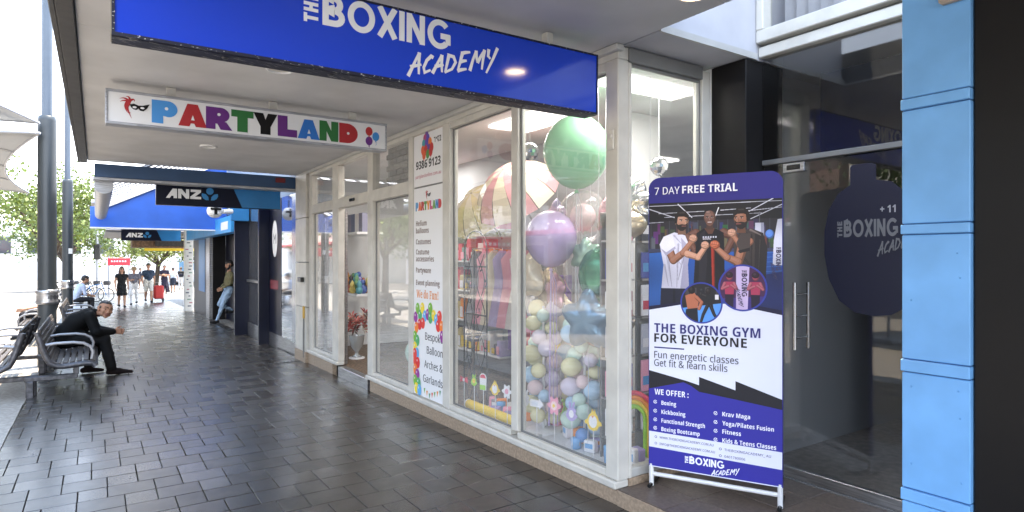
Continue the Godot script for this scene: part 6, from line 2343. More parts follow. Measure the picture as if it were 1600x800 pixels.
# ---- people ------------------------------------------------------------------------------
func seated_man() -> void:
	# local axes: x ahead (towards the shops), y up, z towards the camera
	var t := thing("person", "person in black suit leaning forward on the nearest bench, hands clasped", "person", W(-.30, gy(11.05), 11.05), 0.0)
	var suit := Color(.0065, .0065, .0075)
	var trou := Color(.008, .008, .0095)
	var skin := Color(.36, .19, .12)
	var shoe := Color(.008, .007, .006)
	var B := []
	var f := func(a: Vector3, b: Vector3, ra: float, rb: float, c: Color):
		B.append([a, b, ra, rb, c])
	# hips and legs, in loose trousers that break over the shoes
	f.call(Vector3(-.05, .55, -.08), Vector3(-.05, .55, .08), .125, .125, trou)
	f.call(Vector3(-.02, .55, .09), Vector3(.40, .535, .15), .102, .078, trou)
	f.call(Vector3(.40, .53, .15), Vector3(.45, .30, .155), .076, .070, trou)
	f.call(Vector3(.45, .30, .155), Vector3(.485, .135, .16), .070, .069, trou)
	f.call(Vector3(.48, .10, .16), Vector3(.50, .06, .16), .042, .042, shoe)
	f.call(Vector3(.46, .048, .16), Vector3(.58, .05, .165), .040, .044, shoe)
	f.call(Vector3(.58, .05, .165), Vector3(.745, .030, .175), .044, .022, shoe)
	f.call(Vector3(-.02, .55, -.09), Vector3(.37, .53, -.17), .102, .078, trou)
	f.call(Vector3(.37, .53, -.17), Vector3(.28, .30, -.20), .076, .070, trou)
	f.call(Vector3(.28, .30, -.20), Vector3(.21, .14, -.21), .070, .068, trou)
	f.call(Vector3(.14, .05, -.21), Vector3(.22, .055, -.212), .040, .042, shoe)
	f.call(Vector3(.22, .05, -.212), Vector3(.38, .030, -.22), .042, .024, shoe)
	# torso bent over the knees, in a roomy jacket with a skirt over the hips
	for k in [-1.0, 1.0]:
		f.call(Vector3(-.12, .54, k * .10), Vector3(-.06, .66, k * .08), .115, .125, suit)
		f.call(Vector3(-.06, .64, k * .075), Vector3(.06, .80, k * .095), .128, .132, suit)
		f.call(Vector3(.06, .80, k * .095), Vector3(.19, .885, k * .11), .126, .100, suit)
		f.call(Vector3(.21, .90, k * .12), Vector3(.225, .885, k * .20), .080, .072, suit)
		f.call(Vector3(.10, .66, k * .13), Vector3(.18, .60, k * .15), .05, .04, suit)
	f.call(Vector3(.05, .62, 0), Vector3(.19, .80, 0), .11, .11, suit)
	f.call(Vector3(.25, .895, 0), Vector3(.355, .925, .01), .058, .052, skin)
	f.call(Vector3(.21, .905, 0), Vector3(.265, .92, .0), .080, .070, suit)
	# arms, forearms on the thighs
	f.call(Vector3(.225, .885, .205), Vector3(.30, .66, .245), .072, .064, suit)
	f.call(Vector3(.30, .66, .245), Vector3(.50, .635, .09), .064, .047, suit)
	f.call(Vector3(.50, .635, .09), Vector3(.535, .632, .066), .032, .028, skin)
	f.call(Vector3(.225, .885, -.205), Vector3(.30, .655, -.245), .072, .064, suit)
	f.call(Vector3(.30, .655, -.245), Vector3(.50, .627, -.07), .064, .047, suit)
	f.call(Vector3(.50, .627, -.07), Vector3(.535, .625, -.046), .032, .028, skin)
	var mb := MB.new()
	blob(mb, B, .0105, .024)
	ruffle(mb, [skin, shoe], .022, 10.0)
	# trouser cuffs and jacket hem folds follow from the overlap; head turned to the camera
	var look := Basis.looking_at(-Vector3(.34, -.04, .94), Vector3(.28, 1, .05))
	var hx := Transform3D(look, Vector3(.415, .962, .03))
	blob(mb, head_field(hx, 1.07, skin, Color(.26, .11, .085), Color(.02, .014, .01)), .0055, .014)
	blob(mb, hand_field(Vector3(.53, .632, .07), Vector3(.9, -.02, -.42), Vector3(-.2, -.25, -.9), 1.0, 1.0, skin, .42), .0045, .006)
	blob(mb, hand_field(Vector3(.53, .622, -.05), Vector3(.92, .0, .36), Vector3(-.1, -.1, 1.0), -1.0, 1.0, skin, .55), .0045, .006)
	part(mb, "body", M.body, t)
	var hb := MB.new()
	hair_shell(hb, hx, 1.07, "receding")
	part(hb, "hair", mat("hair_man", lin(.016, .012, .010), .55), t)
	var ey := MB.new()
	for k in [-1.0, 1.0]:
		ey.ball(hx * (Vector3(k * .033, .012, .083) * 1.07), Vector3.ONE * .010, 10, 7)
	part(ey, "eyes", M.eye, t)
	var cl := MB.new()
	cl.tube([Vector3(.265, .92, .07), Vector3(.30, .89, .075), Vector3(.335, .875, .045), Vector3(.345, .87, -.02)], .012, 8)
	part(cl, "collar", mat("collar_maroon", lin(.05, .015, .015), .7), t)

func build_people() -> void:
	seated_man()
	var olive := Color(.16, .145, .075)
	var jeans := Color(.30, .40, .52)
	person("bearded person in olive jacket and pale jeans leaning back beside the bank fin", "", W(3.13, gy(19.1), 19.1), -1.45, 1.74, {"top": olive, "sleeve": olive, "cut": .7, "bottom": jeans, "shoe": Color(.02, .02, .022), "hair": "beard", "hair_col": Color(.012, .010, .009), "legs": [Vector3(-.10, .52, .21), Vector3(-.11, .33, -.13), Vector3(.10, .47, .20), Vector3(.10, .09, .34)], "stride": .05, "lean": -.06, "nod": .25, "left": [Vector3(.25, 1.13, .0), Vector3(.12, .98, .2)], "right": [Vector3(-.25, 1.13, .0), Vector3(-.1, .98, .2)]})
	var grp := "people walking towards the camera"
	person("person in short black dress, sunglasses and long brown hair, leftmost walker", grp, W(.85, gy(29.2), 29.2), .18, 1.62, {"top": Color(.012, .012, .013), "bottom": Color(.012, .012, .013), "dress": true, "skirt": .56, "lower": SKIN_A, "hem": 2.4, "shoe": Color(.01, .01, .01), "hair": "long", "hair_col": Color(.07, .032, .018), "glasses": true, "stride": .1, "cut": .3})
	person("person in grey patterned top, white trousers and sun hat", grp, W(1.36, gy(31.2), 31.2), -.22, 1.60, {"lead": -1.0, "nod": .2, "top": Color(.14, .13, .15), "bottom": Color(.62, .60, .58), "hat": "brim", "hat_col": Color(.30, .20, .10), "hair": "short", "hair_col": Color(.25, .15, .07), "stride": .13, "right": [Vector3(-.25, 1.12, .02), Vector3(-.08, 1.16, .2)]})
	person("person in navy polo shirt, pale shorts and cap beside the red trolley", grp, W(1.98, gy(32.6), 32.6), .12, 1.78, {"look": -.3, "top": Color(.035, .05, .075), "bottom": Color(.55, .53, .47), "hem": 1.2, "lower": SKIN_A, "wide": 1.14, "hat": "cap", "hat_col": Color(.09, .08, .05), "hair": "short", "hair_col": Color(.08, .05, .03), "stride": .14})
	person("person in long dark dress with folded arms behind the red trolley", grp, W(3.50, gy(43.5), 43.5), -.1, 1.78, {"top": Color(.02, .018, .03), "bottom": Color(.02, .018, .03), "dress": true, "skirt": .16, "lower": SKIN_A, "hair": "bun", "hair_col": Color(.015, .012, .012), "stride": .08, "left": [Vector3(.25, 1.13, .02), Vector3(.02, 1.18, .2)], "right": [Vector3(-.25, 1.13, .02), Vector3(-.02, 1.12, .22)], "skin": SKIN_B})
	person("person in white top, dark skirt and backpack walking away", grp, W(4.07, gy(44.6), 44.6), PI, 1.64, {"top": Color(.50, .54, .60), "bottom": Color(.025, .028, .04), "skirt": .60, "lower": SKIN_A, "hem": 2.0, "hair": "short", "hair_col": Color(.04, .025, .018), "stride": .13})
	person("person with dark backpack walking away in pale trousers", grp, W(5.3, gy(52.5), 52.5), PI - .1, 1.72, {"top": Color(.05, .045, .05), "bottom": Color(.55, .53, .52), "hair": "short", "hair_col": Color(.10, .06, .03), "stride": .16})
	person("person in white shirt and black shorts by the patterned column", grp, W(4.85, gy(43.4), 43.4), .25, 1.80, {"top": Color(.62, .62, .62), "bottom": Color(.014, .014, .016), "hem": 1.3, "lower": SKIN_B, "hair": "short", "hair_col": Color(.012, .010, .010), "stride": .2, "skin": SKIN_B})
	var far := "people far down the street"
	person("person in pink top and pale trousers far off, right of the red banner", far, W(1.5, gy(52.0), 52.0), .5, 1.62, {"top": Color(.5, .2, .24), "bottom": Color(.5, .48, .44), "hair": "long", "hair_col": Color(.03, .02, .015), "stride": .2})
	person("person in dark jacket far off crossing behind the sun-hat walker", far, W(3.1, gy(61.0), 61.0), 1.3, 1.75, {"top": Color(.03, .035, .05), "sleeve": Color(.03, .035, .05), "bottom": Color(.05, .06, .09), "hair": "short", "hair_col": Color(.03, .02, .015), "stride": .24})
	person("person in white dress far off between trolley and white-topped walker", far, W(4.6, gy(58.0), 58.0), -.6, 1.64, {"top": Color(.62, .6, .58), "bottom": Color(.62, .6, .58), "dress": true, "skirt": .5, "lower": SKIN_A, "hem": 2.2, "hair": "bun", "hair_col": Color(.08, .04, .02), "stride": .16, "lead": -1.0})
	person("person in blue shirt and beige shorts far out in the sunlit mall", far, W(-6.0, gy(31.0), 31.0), -1.2, 1.76, {"top": Color(.10, .18, .36), "bottom": Color(.42, .36, .26), "hem": 1.2, "lower": SKIN_A, "hair": "short", "hair_col": Color(.05, .03, .02), "stride": .25})
	var bp := thing("backpack", "dark backpack on the person in pale trousers", "backpack", W(5.3, gy(52.5) + 1.05, 52.36), PI - .1)
	var m := MB.new()
	m.box(Vector3(0, .16, -.20), Vector3(.34, .48, .18), .06)
	part(m, "sack", M.black_panel, bp)
	var m2 := MB.new()
	m2.box(Vector3(0, .08, -.31), Vector3(.24, .2, .06), .025)
	part(m2, "pocket", M.navy, bp)
	# two people sitting farther along
	sitter("person in grey top and dark trousers sitting on the mall side of second bench", W(-.92, gy(17.5), 17.5), -PI / 2, Color(.20, .20, .22), Color(.018, .018, .02), "short", Color(.02, .015, .012), -.24)
	sitter("person in pale blue shirt sitting hunched by the bicycles", W(-.55, gy(24.6), 24.6), PI / 2 + .3, Color(.42, .48, .60), Color(.03, .03, .035), "short", Color(.02, .015, .012))
	var seat := thing("low_seat", "low dark seat under the person in pale blue shirt", "seat", W(-.58, gy(24.6), 24.6))
	var sm := MB.new()
	sm.box(Vector3(0, .41, 0), Vector3(.44, .05, .44), .015)
	part(sm, "top", M.slat, seat)
	for sx in [-1.0, 1.0]:
		for sz in [-1.0, 1.0]:
			var l := MB.new()
			l.box(Vector3(sx * .18, .19, sz * .18), Vector3(.05, .385, .05), .008)
			part(l, "leg", M.bench_iron, seat)

func sitter(label: String, at: Vector3, turn: float, top: Color, bot: Color, hair: String, hc: Color, back := 0.0) -> void:
	# local axes: z ahead; hips over the origin, seat 0.44 m up
	var t := thing("person", label, "person", at, turn, "people sitting along the mall")
	var B := []
	var f := func(a: Vector3, b: Vector3, ra: float, rb: float, c: Color):
		B.append([a, b, ra, rb, c])
	for k in [-1.0, 1.0]:
		f.call(Vector3(k * .09, .55, 0), Vector3(k * .13, .54, .43), .09, .066, bot)
		f.call(Vector3(k * .13, .54, .43), Vector3(k * .13, .1, .44), .062, .044, bot)
		f.call(Vector3(k * .13, .06, .42), Vector3(k * .14, .034, .62), .042, .03, Color(.02, .02, .02))
		f.call(Vector3(k * .07, .6, -.02), Vector3(k * .08, .95, .12 + back), .1, .1, top)
		f.call(Vector3(k * .1, 1.0, .15 + back), Vector3(k * .17, .98, .16 + back), .068, .06, top)
		f.call(Vector3(k * .18, .98, .17 + back), Vector3(k * .23, .73, .2 + back * .8), .058, .048, top)
		f.call(Vector3(k * .23, .73, .2 + back * .8), Vector3(k * .10, .66, .42), .044, .032, SKIN_A)
	f.call(Vector3(0, 1.0, .16 + back), Vector3(0, 1.12, .24 + back * 1.1), .055, .05, SKIN_A)
	var mb := MB.new()
	blob(mb, B, .018, .03)
	var hx := Transform3D(Basis(Vector3.RIGHT, .3), Vector3(0, 1.2, .27 + back * 1.1))
	blob(mb, head_field(hx, 1.0, SKIN_A, Color(.3, .14, .1), hc), .0085, .014)
	for k in [-1.0, 1.0]:
		blob(mb, hand_field(Vector3(k * .10, .66, .42), Vector3(-k * .35, -.1, .9), Vector3(-k, -.2, -.3), k, 1.0, SKIN_A, .4), .0065, .006)
	part(mb, "body", M.body, t)
	var hb := MB.new()
	hair_shell(hb, hx, 1.0, hair)
	part(hb, "hair", mat("hair_%s" % str(hc), hc.linear_to_srgb(), .55), t)

# ---- what stands in the shop windows ---------------------------------------------------------
func balloon_mesh(r: float) -> MB:
	var m := MB.new()
	var prof := []
	for i in 13:
		var a := PI * i / 12.0
		var y := -cos(a)
		var w := sin(a) * (1.0 - .10 * maxf(0.0, -y))
		prof.append(V(maxf(w, .001) * r, y * r * 1.10 + r * .06))
	m.lathe(prof, Vector3.ZERO, 18)
	m.lathe([V(.001, -1.05 * r), V(.05 * r, -1.06 * r), V(.09 * r, -1.16 * r), V(.001, -1.15 * r)], Vector3.ZERO, 10)
	return m

func pastel(key: String, r: float, g: float, b: float) -> StandardMaterial3D:
	var m := mat(key, srgb(r, g, b), .22)
	m.backlight_enabled = true
	m.backlight = srgb(r, g, b) * .35
	return m

func foil_star(called: String, label: String, at: Vector3, turn: float, r: float, m: Material, points := 5, inner := .55) -> void:
	var t := thing(called, label, "balloon", at, turn, "foil balloons in the shop window")
	var mb := MB.new()
	# a cushioned outline: rings from the seam to the middle, front and back
	var n := 60
	for side in [1.0, -1.0]:
		var rings := []
		for k in 6:
			var f := k / 5.0
			var ring := []
			for i in n:
				var a := TAU * i / n
				var ph := fposmod(a * points / TAU + .0, 1.0)
				var e := lerpf(1.0, inner, smoothstep(0.0, 1.0, 1.0 - absf(ph * 2.0 - 1.0)))
				var w := sin(a * 23.0) * .012 * (1.0 - f)
				var rr := r * e * (1.0 - f)
				ring.append(Vector3(sin(a) * rr, cos(a) * rr, side * (r * .34 * sqrt(1.0 - pow(1.0 - f, 2.2)) + w * r)))
			rings.append(ring)
		for k in 5:
			for i in n:
				var j := (i + 1) % n
				mb.face([rings[k][i], rings[k][j], rings[k + 1][j], rings[k + 1][i]], Vector3(0, 0, side))
	# shade the flats smoothly: average the normals of corners that meet
	var acc := {}
	for i in mb.v.size():
		var key := Vector3i((mb.v[i] * 4000.0).round())
		acc[key] = acc.get(key, Vector3.ZERO) + mb.n[i]
	for i in mb.v.size():
		mb.n[i] = (acc[Vector3i((mb.v[i] * 4000.0).round())] as Vector3).normalized()
	part(mb, "foil", m, t)
	var s := MB.new()
	s.tube([Vector3(0, -r * .9, 0), Vector3(.01, -r * 1.6, .01), Vector3(0, -maxf(at.y - .14, r * 1.7), 0)], .003, 5)
	part(s, "ribbon", mat("ribbon", lin(.6, .6, .62), .4), t)

func cutout(label: String, at: Vector3, _shape: Array, layers: Array) -> void:
	# a printed card shape on a white stick stuck in the sill
	var t := thing("stick_decoration", label, "decoration", at, -PI / 2 + .25, "card decorations on sticks along the window sill")
	var st := MB.new()
	st.tube([Vector3(0, -(at.y - .05), -.004), Vector3(0, 0, -.004)], .0035, 6)
	part(st, "stick", M.sign_white, t)
	var z := 0.0
	var under: Node3D = t
	for l in layers:
		var m := MB.new()
		var poly := PackedVector2Array()
		for p in l[0]:
			poly.append(p)
		m.slab(poly, .003, z)
		var o := part(m, "card" if z == 0.0 else "print", l[1], under)
		if z == 0.0:
			under = o
		z += .0032

func build_displays() -> void:
	var g0 := RandomNumberGenerator.new()
	g0.seed = 44
	var mint := pastel("balloon_mint", 196, 220, 204)
	var green := pastel("balloon_green", 138, 196, 154)
	var lav := pastel("balloon_lavender", 186, 168, 210)
	var pink := pastel("balloon_pink", 232, 206, 206)
	var lemon := pastel("balloon_lemon", 230, 224, 176)
	var lilac := pastel("balloon_lilac", 212, 202, 218)
	var blue := pastel("balloon_blue", 176, 206, 228)
	var deep := pastel("balloon_deep_blue", 96, 144, 204)
	var string := mat("ribbon", lin(.6, .6, .62), .4)
	# big balloons on ribbons
	for s in [["giant mint green balloon high in the window next to the corner post", W(3.42, 2.49, 4.08), .29, green], ["big translucent lavender balloon on a ribbon mid-window", W(3.25, 1.75, 4.22), .225, lav]]:
		var t := thing("balloon", s[0], "balloon", s[1], 0.0, "big balloons in the shop window")
		part(balloon_mesh(s[2]), "skin", s[3], t)
		var r := MB.new()
		for k in 3:
			r.tube([Vector3(0, -s[2] * 1.1, 0), Vector3(.02 * k, -s[2] * 1.6, .01 * k), Vector3(.03 * k - .02, -(s[1].y - .16), .02 * k)], .004 if k else .009, 5)
		part(r, "ribbon", s[3] if s[3] == lav else string, t)
	# columns of small balloons
	var protos := {}
	for q in [.058, .068, .08]:
		protos[q] = balloon_mesh(q).mesh()
	var rr := [.058, .068, .08]
	for c in [["column of pastel balloons in front of the lavender balloon's ribbon", 3.32, 4.42, 1.12, 30, 7], ["column of pastel and blue balloons below the star foil balloon", 3.32, 3.86, 1.06, 30, 8], ["column of pale balloons farther back between the two front columns", 3.75, 4.45, .8, 16, 9]]:
		var t := thing("balloon_column", c[0], "balloons", W(c[1], .10, c[2]), 0.0, "balloon columns in the shop window")
		var g := RandomNumberGenerator.new()
		g.seed = c[5]
		var core := MB.new()
		core.tube([Vector3(0, -.05, 0), Vector3(0, c[3] - .05, 0)], .012, 8)
		core.lathe([V(.16, -.055), V(.16, -.03), V(.02, -.02)], Vector3.ZERO, 16)
		part(core, "stand", M.sign_white, t)
		var n: int = c[4]
		for k in n:
			var y: float = .06 + (c[3] - .1) * k / n
			var a := k * 2.4 + g.randf() * .5
			var low: bool = c[5] == 8 and y < .42
			var pal: Array = [deep, blue, deep, blue, mint] if low else [pink, mint, lemon, lilac, pink, lilac, mint, lemon, lilac, blue]
			var q: float = rr[g.randi() % 3]
			var d := Vector3(cos(a), g.randf_range(-.3, .3), sin(a))
			var b := Basis(Quaternion(Vector3.UP, d.normalized()))
			add(protos[q], "balloon", pal[g.randi() % pal.size()], t, Transform3D(b, Vector3(0, y, 0) + d * (q * 1.15 + .015)))
	# foil balloons
	foil_star("foil_balloon", "steel blue star-shaped foil balloon beside the corner post", W(3.2, 1.11, 3.68), -PI / 2 + .35, .25, mat("foil_blue", lin(.13, .23, .33), .28, .65), 5, .68)
	foil_star("foil_balloon", "round green foil balloon above the blue star", W(3.36, 1.46, 3.74), -PI / 2 + .1, .22, mat("foil_green", lin(.10, .32, .20), .22, .75), 1, 1.0)
	foil_star("foil_balloon", "pale gold foil balloon left of the green one, above the columns", W(3.55, 1.28, 4.62), -PI / 2 - .2, .26, mat("foil_gold", lin(.62, .52, .36), .25, .7), 6, .82)
	foil_star("foil_balloon", "pink heart-like foil balloon high between the two big balloons", W(3.75, 1.95, 3.95), -PI / 2 + .3, .22, mat("foil_pink", lin(.62, .34, .40), .22, .7), 2, .8)
	foil_star("foil_balloon", "silver ruffled foil balloon behind the giant green balloon", W(3.7, 2.05, 3.72), -PI / 2, .24, mat("foil_silver", lin(.7, .7, .7), .18, .95), 9, .8)
	foil_star("foil_balloon", "cream foil balloon low behind the pale gold one", W(3.9, 1.05, 4.9), -PI / 2, .22, mat("foil_cream", lin(.66, .58, .44), .3, .5), 5, .8)
	foil_star("foil_balloon", "large cream foil moon-like balloon beside the middle mullion", W(3.42, 1.42, 4.75), -PI / 2 - .1, .24, mat("foil_cream", Color.WHITE), 3, .72)
	foil_star("foil_balloon", "peach foil flower balloon low behind the blue star", W(3.75, 1.22, 4.1), -PI / 2, .22, mat("foil_peach", lin(.66, .44, .34), .3, .5), 6, .75)
	foil_star("foil_balloon", "small magenta foil heart peeping above the blue star", W(3.3, 1.36, 3.45), -PI / 2 + .2, .14, mat("foil_magenta", lin(.55, .06, .26), .25, .6), 2, .8)
	foil_star("foil_balloon", "pale gold foil leaf balloon at the right under the giant green balloon", W(3.5, 1.86, 3.62), -PI / 2 + .2, .24, mat("foil_gold", Color.WHITE), 4, .66)
	# clear balloons with a pastel balloon inside
	var clear := glass("clear_skin", Color(1, 1, 1), .10)
	for s in [["clear bubble balloon with a pink balloon inside, right of the lavender one", W(3.55, 1.95, 4.15), .22, pink], ["clear bubble balloon with a lilac balloon inside, behind the columns", W(3.75, 1.45, 4.3), .24, lilac], ["clear bubble balloon with a lemon balloon inside, above the pale gold foil", W(3.7, 1.72, 4.75), .20, lemon], ["clear bubble balloon with a white balloon inside, low between the columns", W(3.45, .72, 4.15), .15, mint]]:
		var t := thing("bubble_balloon", s[0], "balloon", s[1], 0.0, "clear bubble balloons in the shop window")
		part(balloon_mesh(s[2]), "skin", clear, t)
		part(balloon_mesh(s[2] * .52), "inner_balloon", s[3], t)
		var r := MB.new()
		for k in 5:
			r.tube([Vector3(0, -s[2] * 1.1, 0), Vector3(.03 * k - .06, -s[2] * 1.7, .02), Vector3(.04 * k - .08, -minf(s[1].y - .16, s[2] * 3.4), .03)], .003, 5)
		part(r, "ribbon", string, t)
	for s in [["lilac foil star high behind the pink and cream parasol's edge", W(3.65, 2.0, 4.65), .17, "foil_lilac", lin(.42, .36, .56), 5], ["mint foil flower left of the green foil balloon", W(3.45, 1.62, 4.0), .16, "foil_mint", lin(.38, .56, .46), 6], ["rose foil star below the lavender balloon", W(3.4, 1.30, 4.35), .17, "foil_rose", lin(.62, .36, .42), 5], ["champagne foil star behind the blue star", W(3.6, 1.05, 3.75), .20, "foil_champagne", lin(.60, .50, .40), 5], ["white foil flower low left of the lavender balloon", W(3.5, 1.15, 4.85), .16, "foil_white", lin(.66, .64, .62), 7]]:
		foil_star("foil_balloon", s[0], s[1], -PI / 2 + g0.randf_range(-.4, .4), s[2], mat(s[3], s[4], .26, .55), s[5], .72)
	for k in 14:
		var t := thing("paper_garland", "thin white hanging streamer by the window, %s of fourteen from the corner post" % ["first", "second", "third", "fourth", "fifth", "sixth", "seventh", "eighth", "ninth", "tenth", "eleventh", "twelfth", "thirteenth", "last"][k], "streamer", W(3.3 + .25 * g0.randf(), 2.98, 3.3 + k * .075), 0.0, "streamers hanging in the right window")
		var r := MB.new()
		r.tube([Vector3(0, 0, 0), Vector3(g0.randf_range(-.02, .02), -.7, 0), Vector3(0, -1.2 - g0.randf() * 1.2, g0.randf_range(-.03, .03))], .0025, 4)
		part(r, "strand", string, t)
	# mirror balls
	for s in [["mirror ball hanging left of the giant green balloon", W(3.4, 2.6, 4.74), .088], ["upper mirror ball behind the window of the recess", W(3.72, 2.33, 3.42), .075], ["lower mirror ball behind the window of the recess", W(3.76, 2.16, 3.46), .08]]:
		var t := thing("mirror_ball", s[0], "mirror ball", s[1], 0.0, "hanging mirror balls")
		var m := MB.new()
		var n := 9
		for i in n:
			var a0 := PI * i / n
			var a1 := PI * (i + 1) / n
			var cnt := maxi(4, int(16 * sin((a0 + a1) * .5)))
			for k in cnt:
				var p0 := TAU * k / cnt
				var p1 := TAU * (k + 1) / cnt
				var r: float = s[2]
				var P := func(th: float, ph: float) -> Vector3:
					return Vector3(sin(th) * cos(ph), cos(th), sin(th) * sin(ph)) * r
				var q := [P.call(a0, p0), P.call(a1, p0), P.call(a1, p1), P.call(a0, p1)]
				m.face(q, (q[0] + q[1] + q[2] + q[3]))
		part(m, "facets", M.chrome, t)
		var h := MB.new()
		h.tube([Vector3(0, s[2], 0), Vector3(0, 3.0 - s[1].y, 0)], .003, 5)
		part(h, "cord", string, t)
	# open paper parasols
	for s in [["pink and cream paper parasol open behind the two big windows", W(3.9, 2.28, 5.65), .54, pastel("paper_pink", 224, 160, 164), pastel("paper_cream", 232, 218, 190), 1.15], ["cream and buff paper parasol lower behind the left window", W(3.8, 2.12, 6.2), .46, pastel("paper_buff", 226, 206, 150), pastel("paper_cream", 232, 218, 190), 1.2]]:
		var t := thing("parasol", s[0], "parasol", s[1], 0.0, "paper parasols in the shop")
		t.rotation = Vector3(0, .25, s[5] - .4)
		for par in 2:
			var m := MB.new()
			for k in range(par, 12, 2):
				for j in 5:
					var f := func(u: float, w: float) -> Vector3:
						var a := TAU * (k + u) / 12.0
						return Vector3(cos(a) * s[2] * sin(w * 1.25), s[2] * (cos(w * 1.25) - .3), sin(a) * s[2] * sin(w * 1.25))
					m.face([f.call(0, j / 5.0), f.call(1, j / 5.0), f.call(1, (j + 1) / 5.0), f.call(0, (j + 1) / 5.0)].slice(0 if j else 1), Vector3.UP)
			part(m, "panel", s[3 + par], t)
		var rb := MB.new()
		for k in 12:
			var pts := []
			for j in 6:
				var w := j / 5.0 * 1.25
				var a := TAU * k / 12.0
				pts.append(Vector3(cos(a) * s[2] * sin(w), s[2] * (cos(w) - .3) - .006, sin(a) * s[2] * sin(w)))
			rb.tube(pts, .006, 5)
		rb.tube([Vector3(0, s[2] * .7, 0), Vector3(0, -s[2] * .9, 0)], .012, 8)
		part(rb, "ribs", mat("parasol_rib", lin(.10, .08, .07), .6), t)
	# wrought iron screen
	var sc := thing("iron_screen", "black wrought iron screen with scrolls and leaves in left display window", "screen", W(3.28, .06, 5.55))
	sc.rotation.y = PI / 2
	var m := MB.new()
	for x in [-.23, .02, .23]:
		m.tube([Vector3(x, 0, 0), Vector3(x, 1.62, 0)], .009, 7)
	for y in [.25, .95, 1.45]:
		m.tube([Vector3(-.23, y, 0), Vector3(.23, y, 0)], .008, 7)
	var top := []
	for i in 13:
		var a := PI * i / 12.0
		top.append(Vector3(cos(a) * .23, 1.62 + sin(a) * .2, 0))
	m.tube(top, .009, 7)
	part(m, "frame", M.bench_iron, sc)
	var v := MB.new()
	for x in [-.105, .125]:
		for k in 2:
			var pts := []
			for i in 33:
				pts.append(Vector3(x + sin(i * .42 + k * PI) * (.085 if x < 0 else .06), .04 + i * .048, .004 * (k * 2 - 1)))
			v.tube(pts, .005, 6)
	for y in [.45, .72, 1.1, 1.28]:
		var pts := []
		for i in 22:
			var a := i * .36
			pts.append(Vector3(.125 + cos(a) * (.07 - i * .0027), y + sin(a) * (.07 - i * .0027), 0))
		v.tube(pts, .005, 6)
	part(v, "scrolls", M.bench_iron, sc)
	var lf := MB.new()
	for k in 14:
		var y := .12 + k * .1
		var p := Vector3(-.105 + sin(y * 8.7) * .08, y, .006)
		lf.xf = Transform3D(Basis(Vector3(0, 0, 1), k * 1.9), p)
		lf.ball(Vector3(.02, 0, 0), Vector3(.026, .010, .003), 8, 4)
	part(lf, "leaves", M.bench_iron, sc)
	# card shapes on sticks
	var yel := paint(240, 205, 60)
	var wht := paint(238, 236, 236)
	var pnk := paint(236, 160, 180)
	var red := paint(214, 60, 84)
	var grn := paint(160, 214, 60)
	var pur := paint(176, 160, 208)
	var orange := paint(238, 140, 50)
	var egg := func(rx: float, ry: float, y := 0.0) -> Array:
		return arc(V(0, y), V(rx, ry), 0, 345, 23)
	var flower := func(r: float) -> Array:
		var o := []
		for i in 60:
			var a := TAU * i / 60.0
			var q := r * (.82 + .18 * cos(a * 6.0))
			o.append(V(cos(a) * q, sin(a) * q * 1.15))
		return o
	var bunny := func(s: float) -> Array:
		var o := []
		for p in [[-.6, -.9], [-.2, -1.1], [.3, -1.05], [.65, -.7], [.95, -.5], [.8, -.2], [.6, -.1], [.75, .25], [.6, .55], [.35, .6], [.55, 1.3], [.35, 1.5], [.15, 1.1], [.05, .65], [-.1, .65], [-.1, 1.2], [-.3, 1.45], [-.5, 1.2], [-.4, .55], [-.7, .3], [-.75, 0], [-.9, -.3], [-.85, -.6]]:
			o.append(V(p[0], p[1]) * s)
		return o
	var chick := func(s: float) -> Array:
		var o := []
		for p in [[0, -1.2], [.5, -1.05], [.75, -.6], [1.1, -.5], [1.0, -.15], [.75, -.05], [.6, .4], [.35, .7], [.2, 1.1], [.05, .8], [-.1, 1.15], [-.25, .7], [-.55, .4], [-.75, -.05], [-1.05, -.2], [-1.05, -.5], [-.75, -.6], [-.5, -1.05]]:
			o.append(V(p[0], p[1]) * s)
		return o
	var bow := [V(-.05, .035), V(0, .015), V(.05, .035), V(.055, -.03), V(0, -.012), V(-.055, -.03)]
	var arrow := [V(-.07, .03), V(.025, .03), V(.03, .045), V(.075, 0), V(.03, -.045), V(.025, -.03), V(-.07, -.03)]
	cutout("red card bow on a stick, leftmost in the left window", W(3.06, 0.38, 5.40), [], [[bow, red], [egg.call(.014, .016), wht]])
	cutout("lime green card rabbit on a stick beside the iron screen", W(3.06, 0.40, 5.20), [], [[bunny.call(.045), grn], [egg.call(.02, .024), yel]])
	cutout("red, white and green striped card ice-lolly on a stick", W(3.06, 0.41, 5.03), [], [[[V(-.04, -.07), V(.04, -.07), V(.045, .05)] + arc(V(0, .05), V(.045, .04), 0, 180, 8) + [V(-.045, .05)], wht], [[V(-.038, .045), V(.038, .045)] + arc(V(0, .05), V(.036, .03), 0, 180, 8), red], [[V(-.036, -.066), V(.036, -.066), V(.036, -.02), V(-.036, -.02)], grn]])
	cutout("yellow card chick on a stick in the left window", W(3.06, 0.40, 4.82), [], [[chick.call(.06), yel], [egg.call(.03, .04, -.012), wht], [[V(-.008, .024), V(.008, .024), V(0, .01)], orange]])
	cutout("white card flower on a stick beside the middle mullion", W(3.06, 0.40, 4.62), [], [[flower.call(.06), wht], [egg.call(.02, .024), pnk]])
	cutout("white card rabbit on a stick, leftmost in the right window", W(3.06, 0.39, 4.33), [], [[bunny.call(.055), wht], [egg.call(.02, .026, -.01), paint(226, 220, 226)]])
	cutout("white card arrow sign on a stick in the right window", W(3.06, 0.38, 4.17), [], [[arrow, wht], [[V(-.05, .016), V(.015, .016), V(.015, -.016), V(-.05, -.016)], paint(224, 226, 232)]])
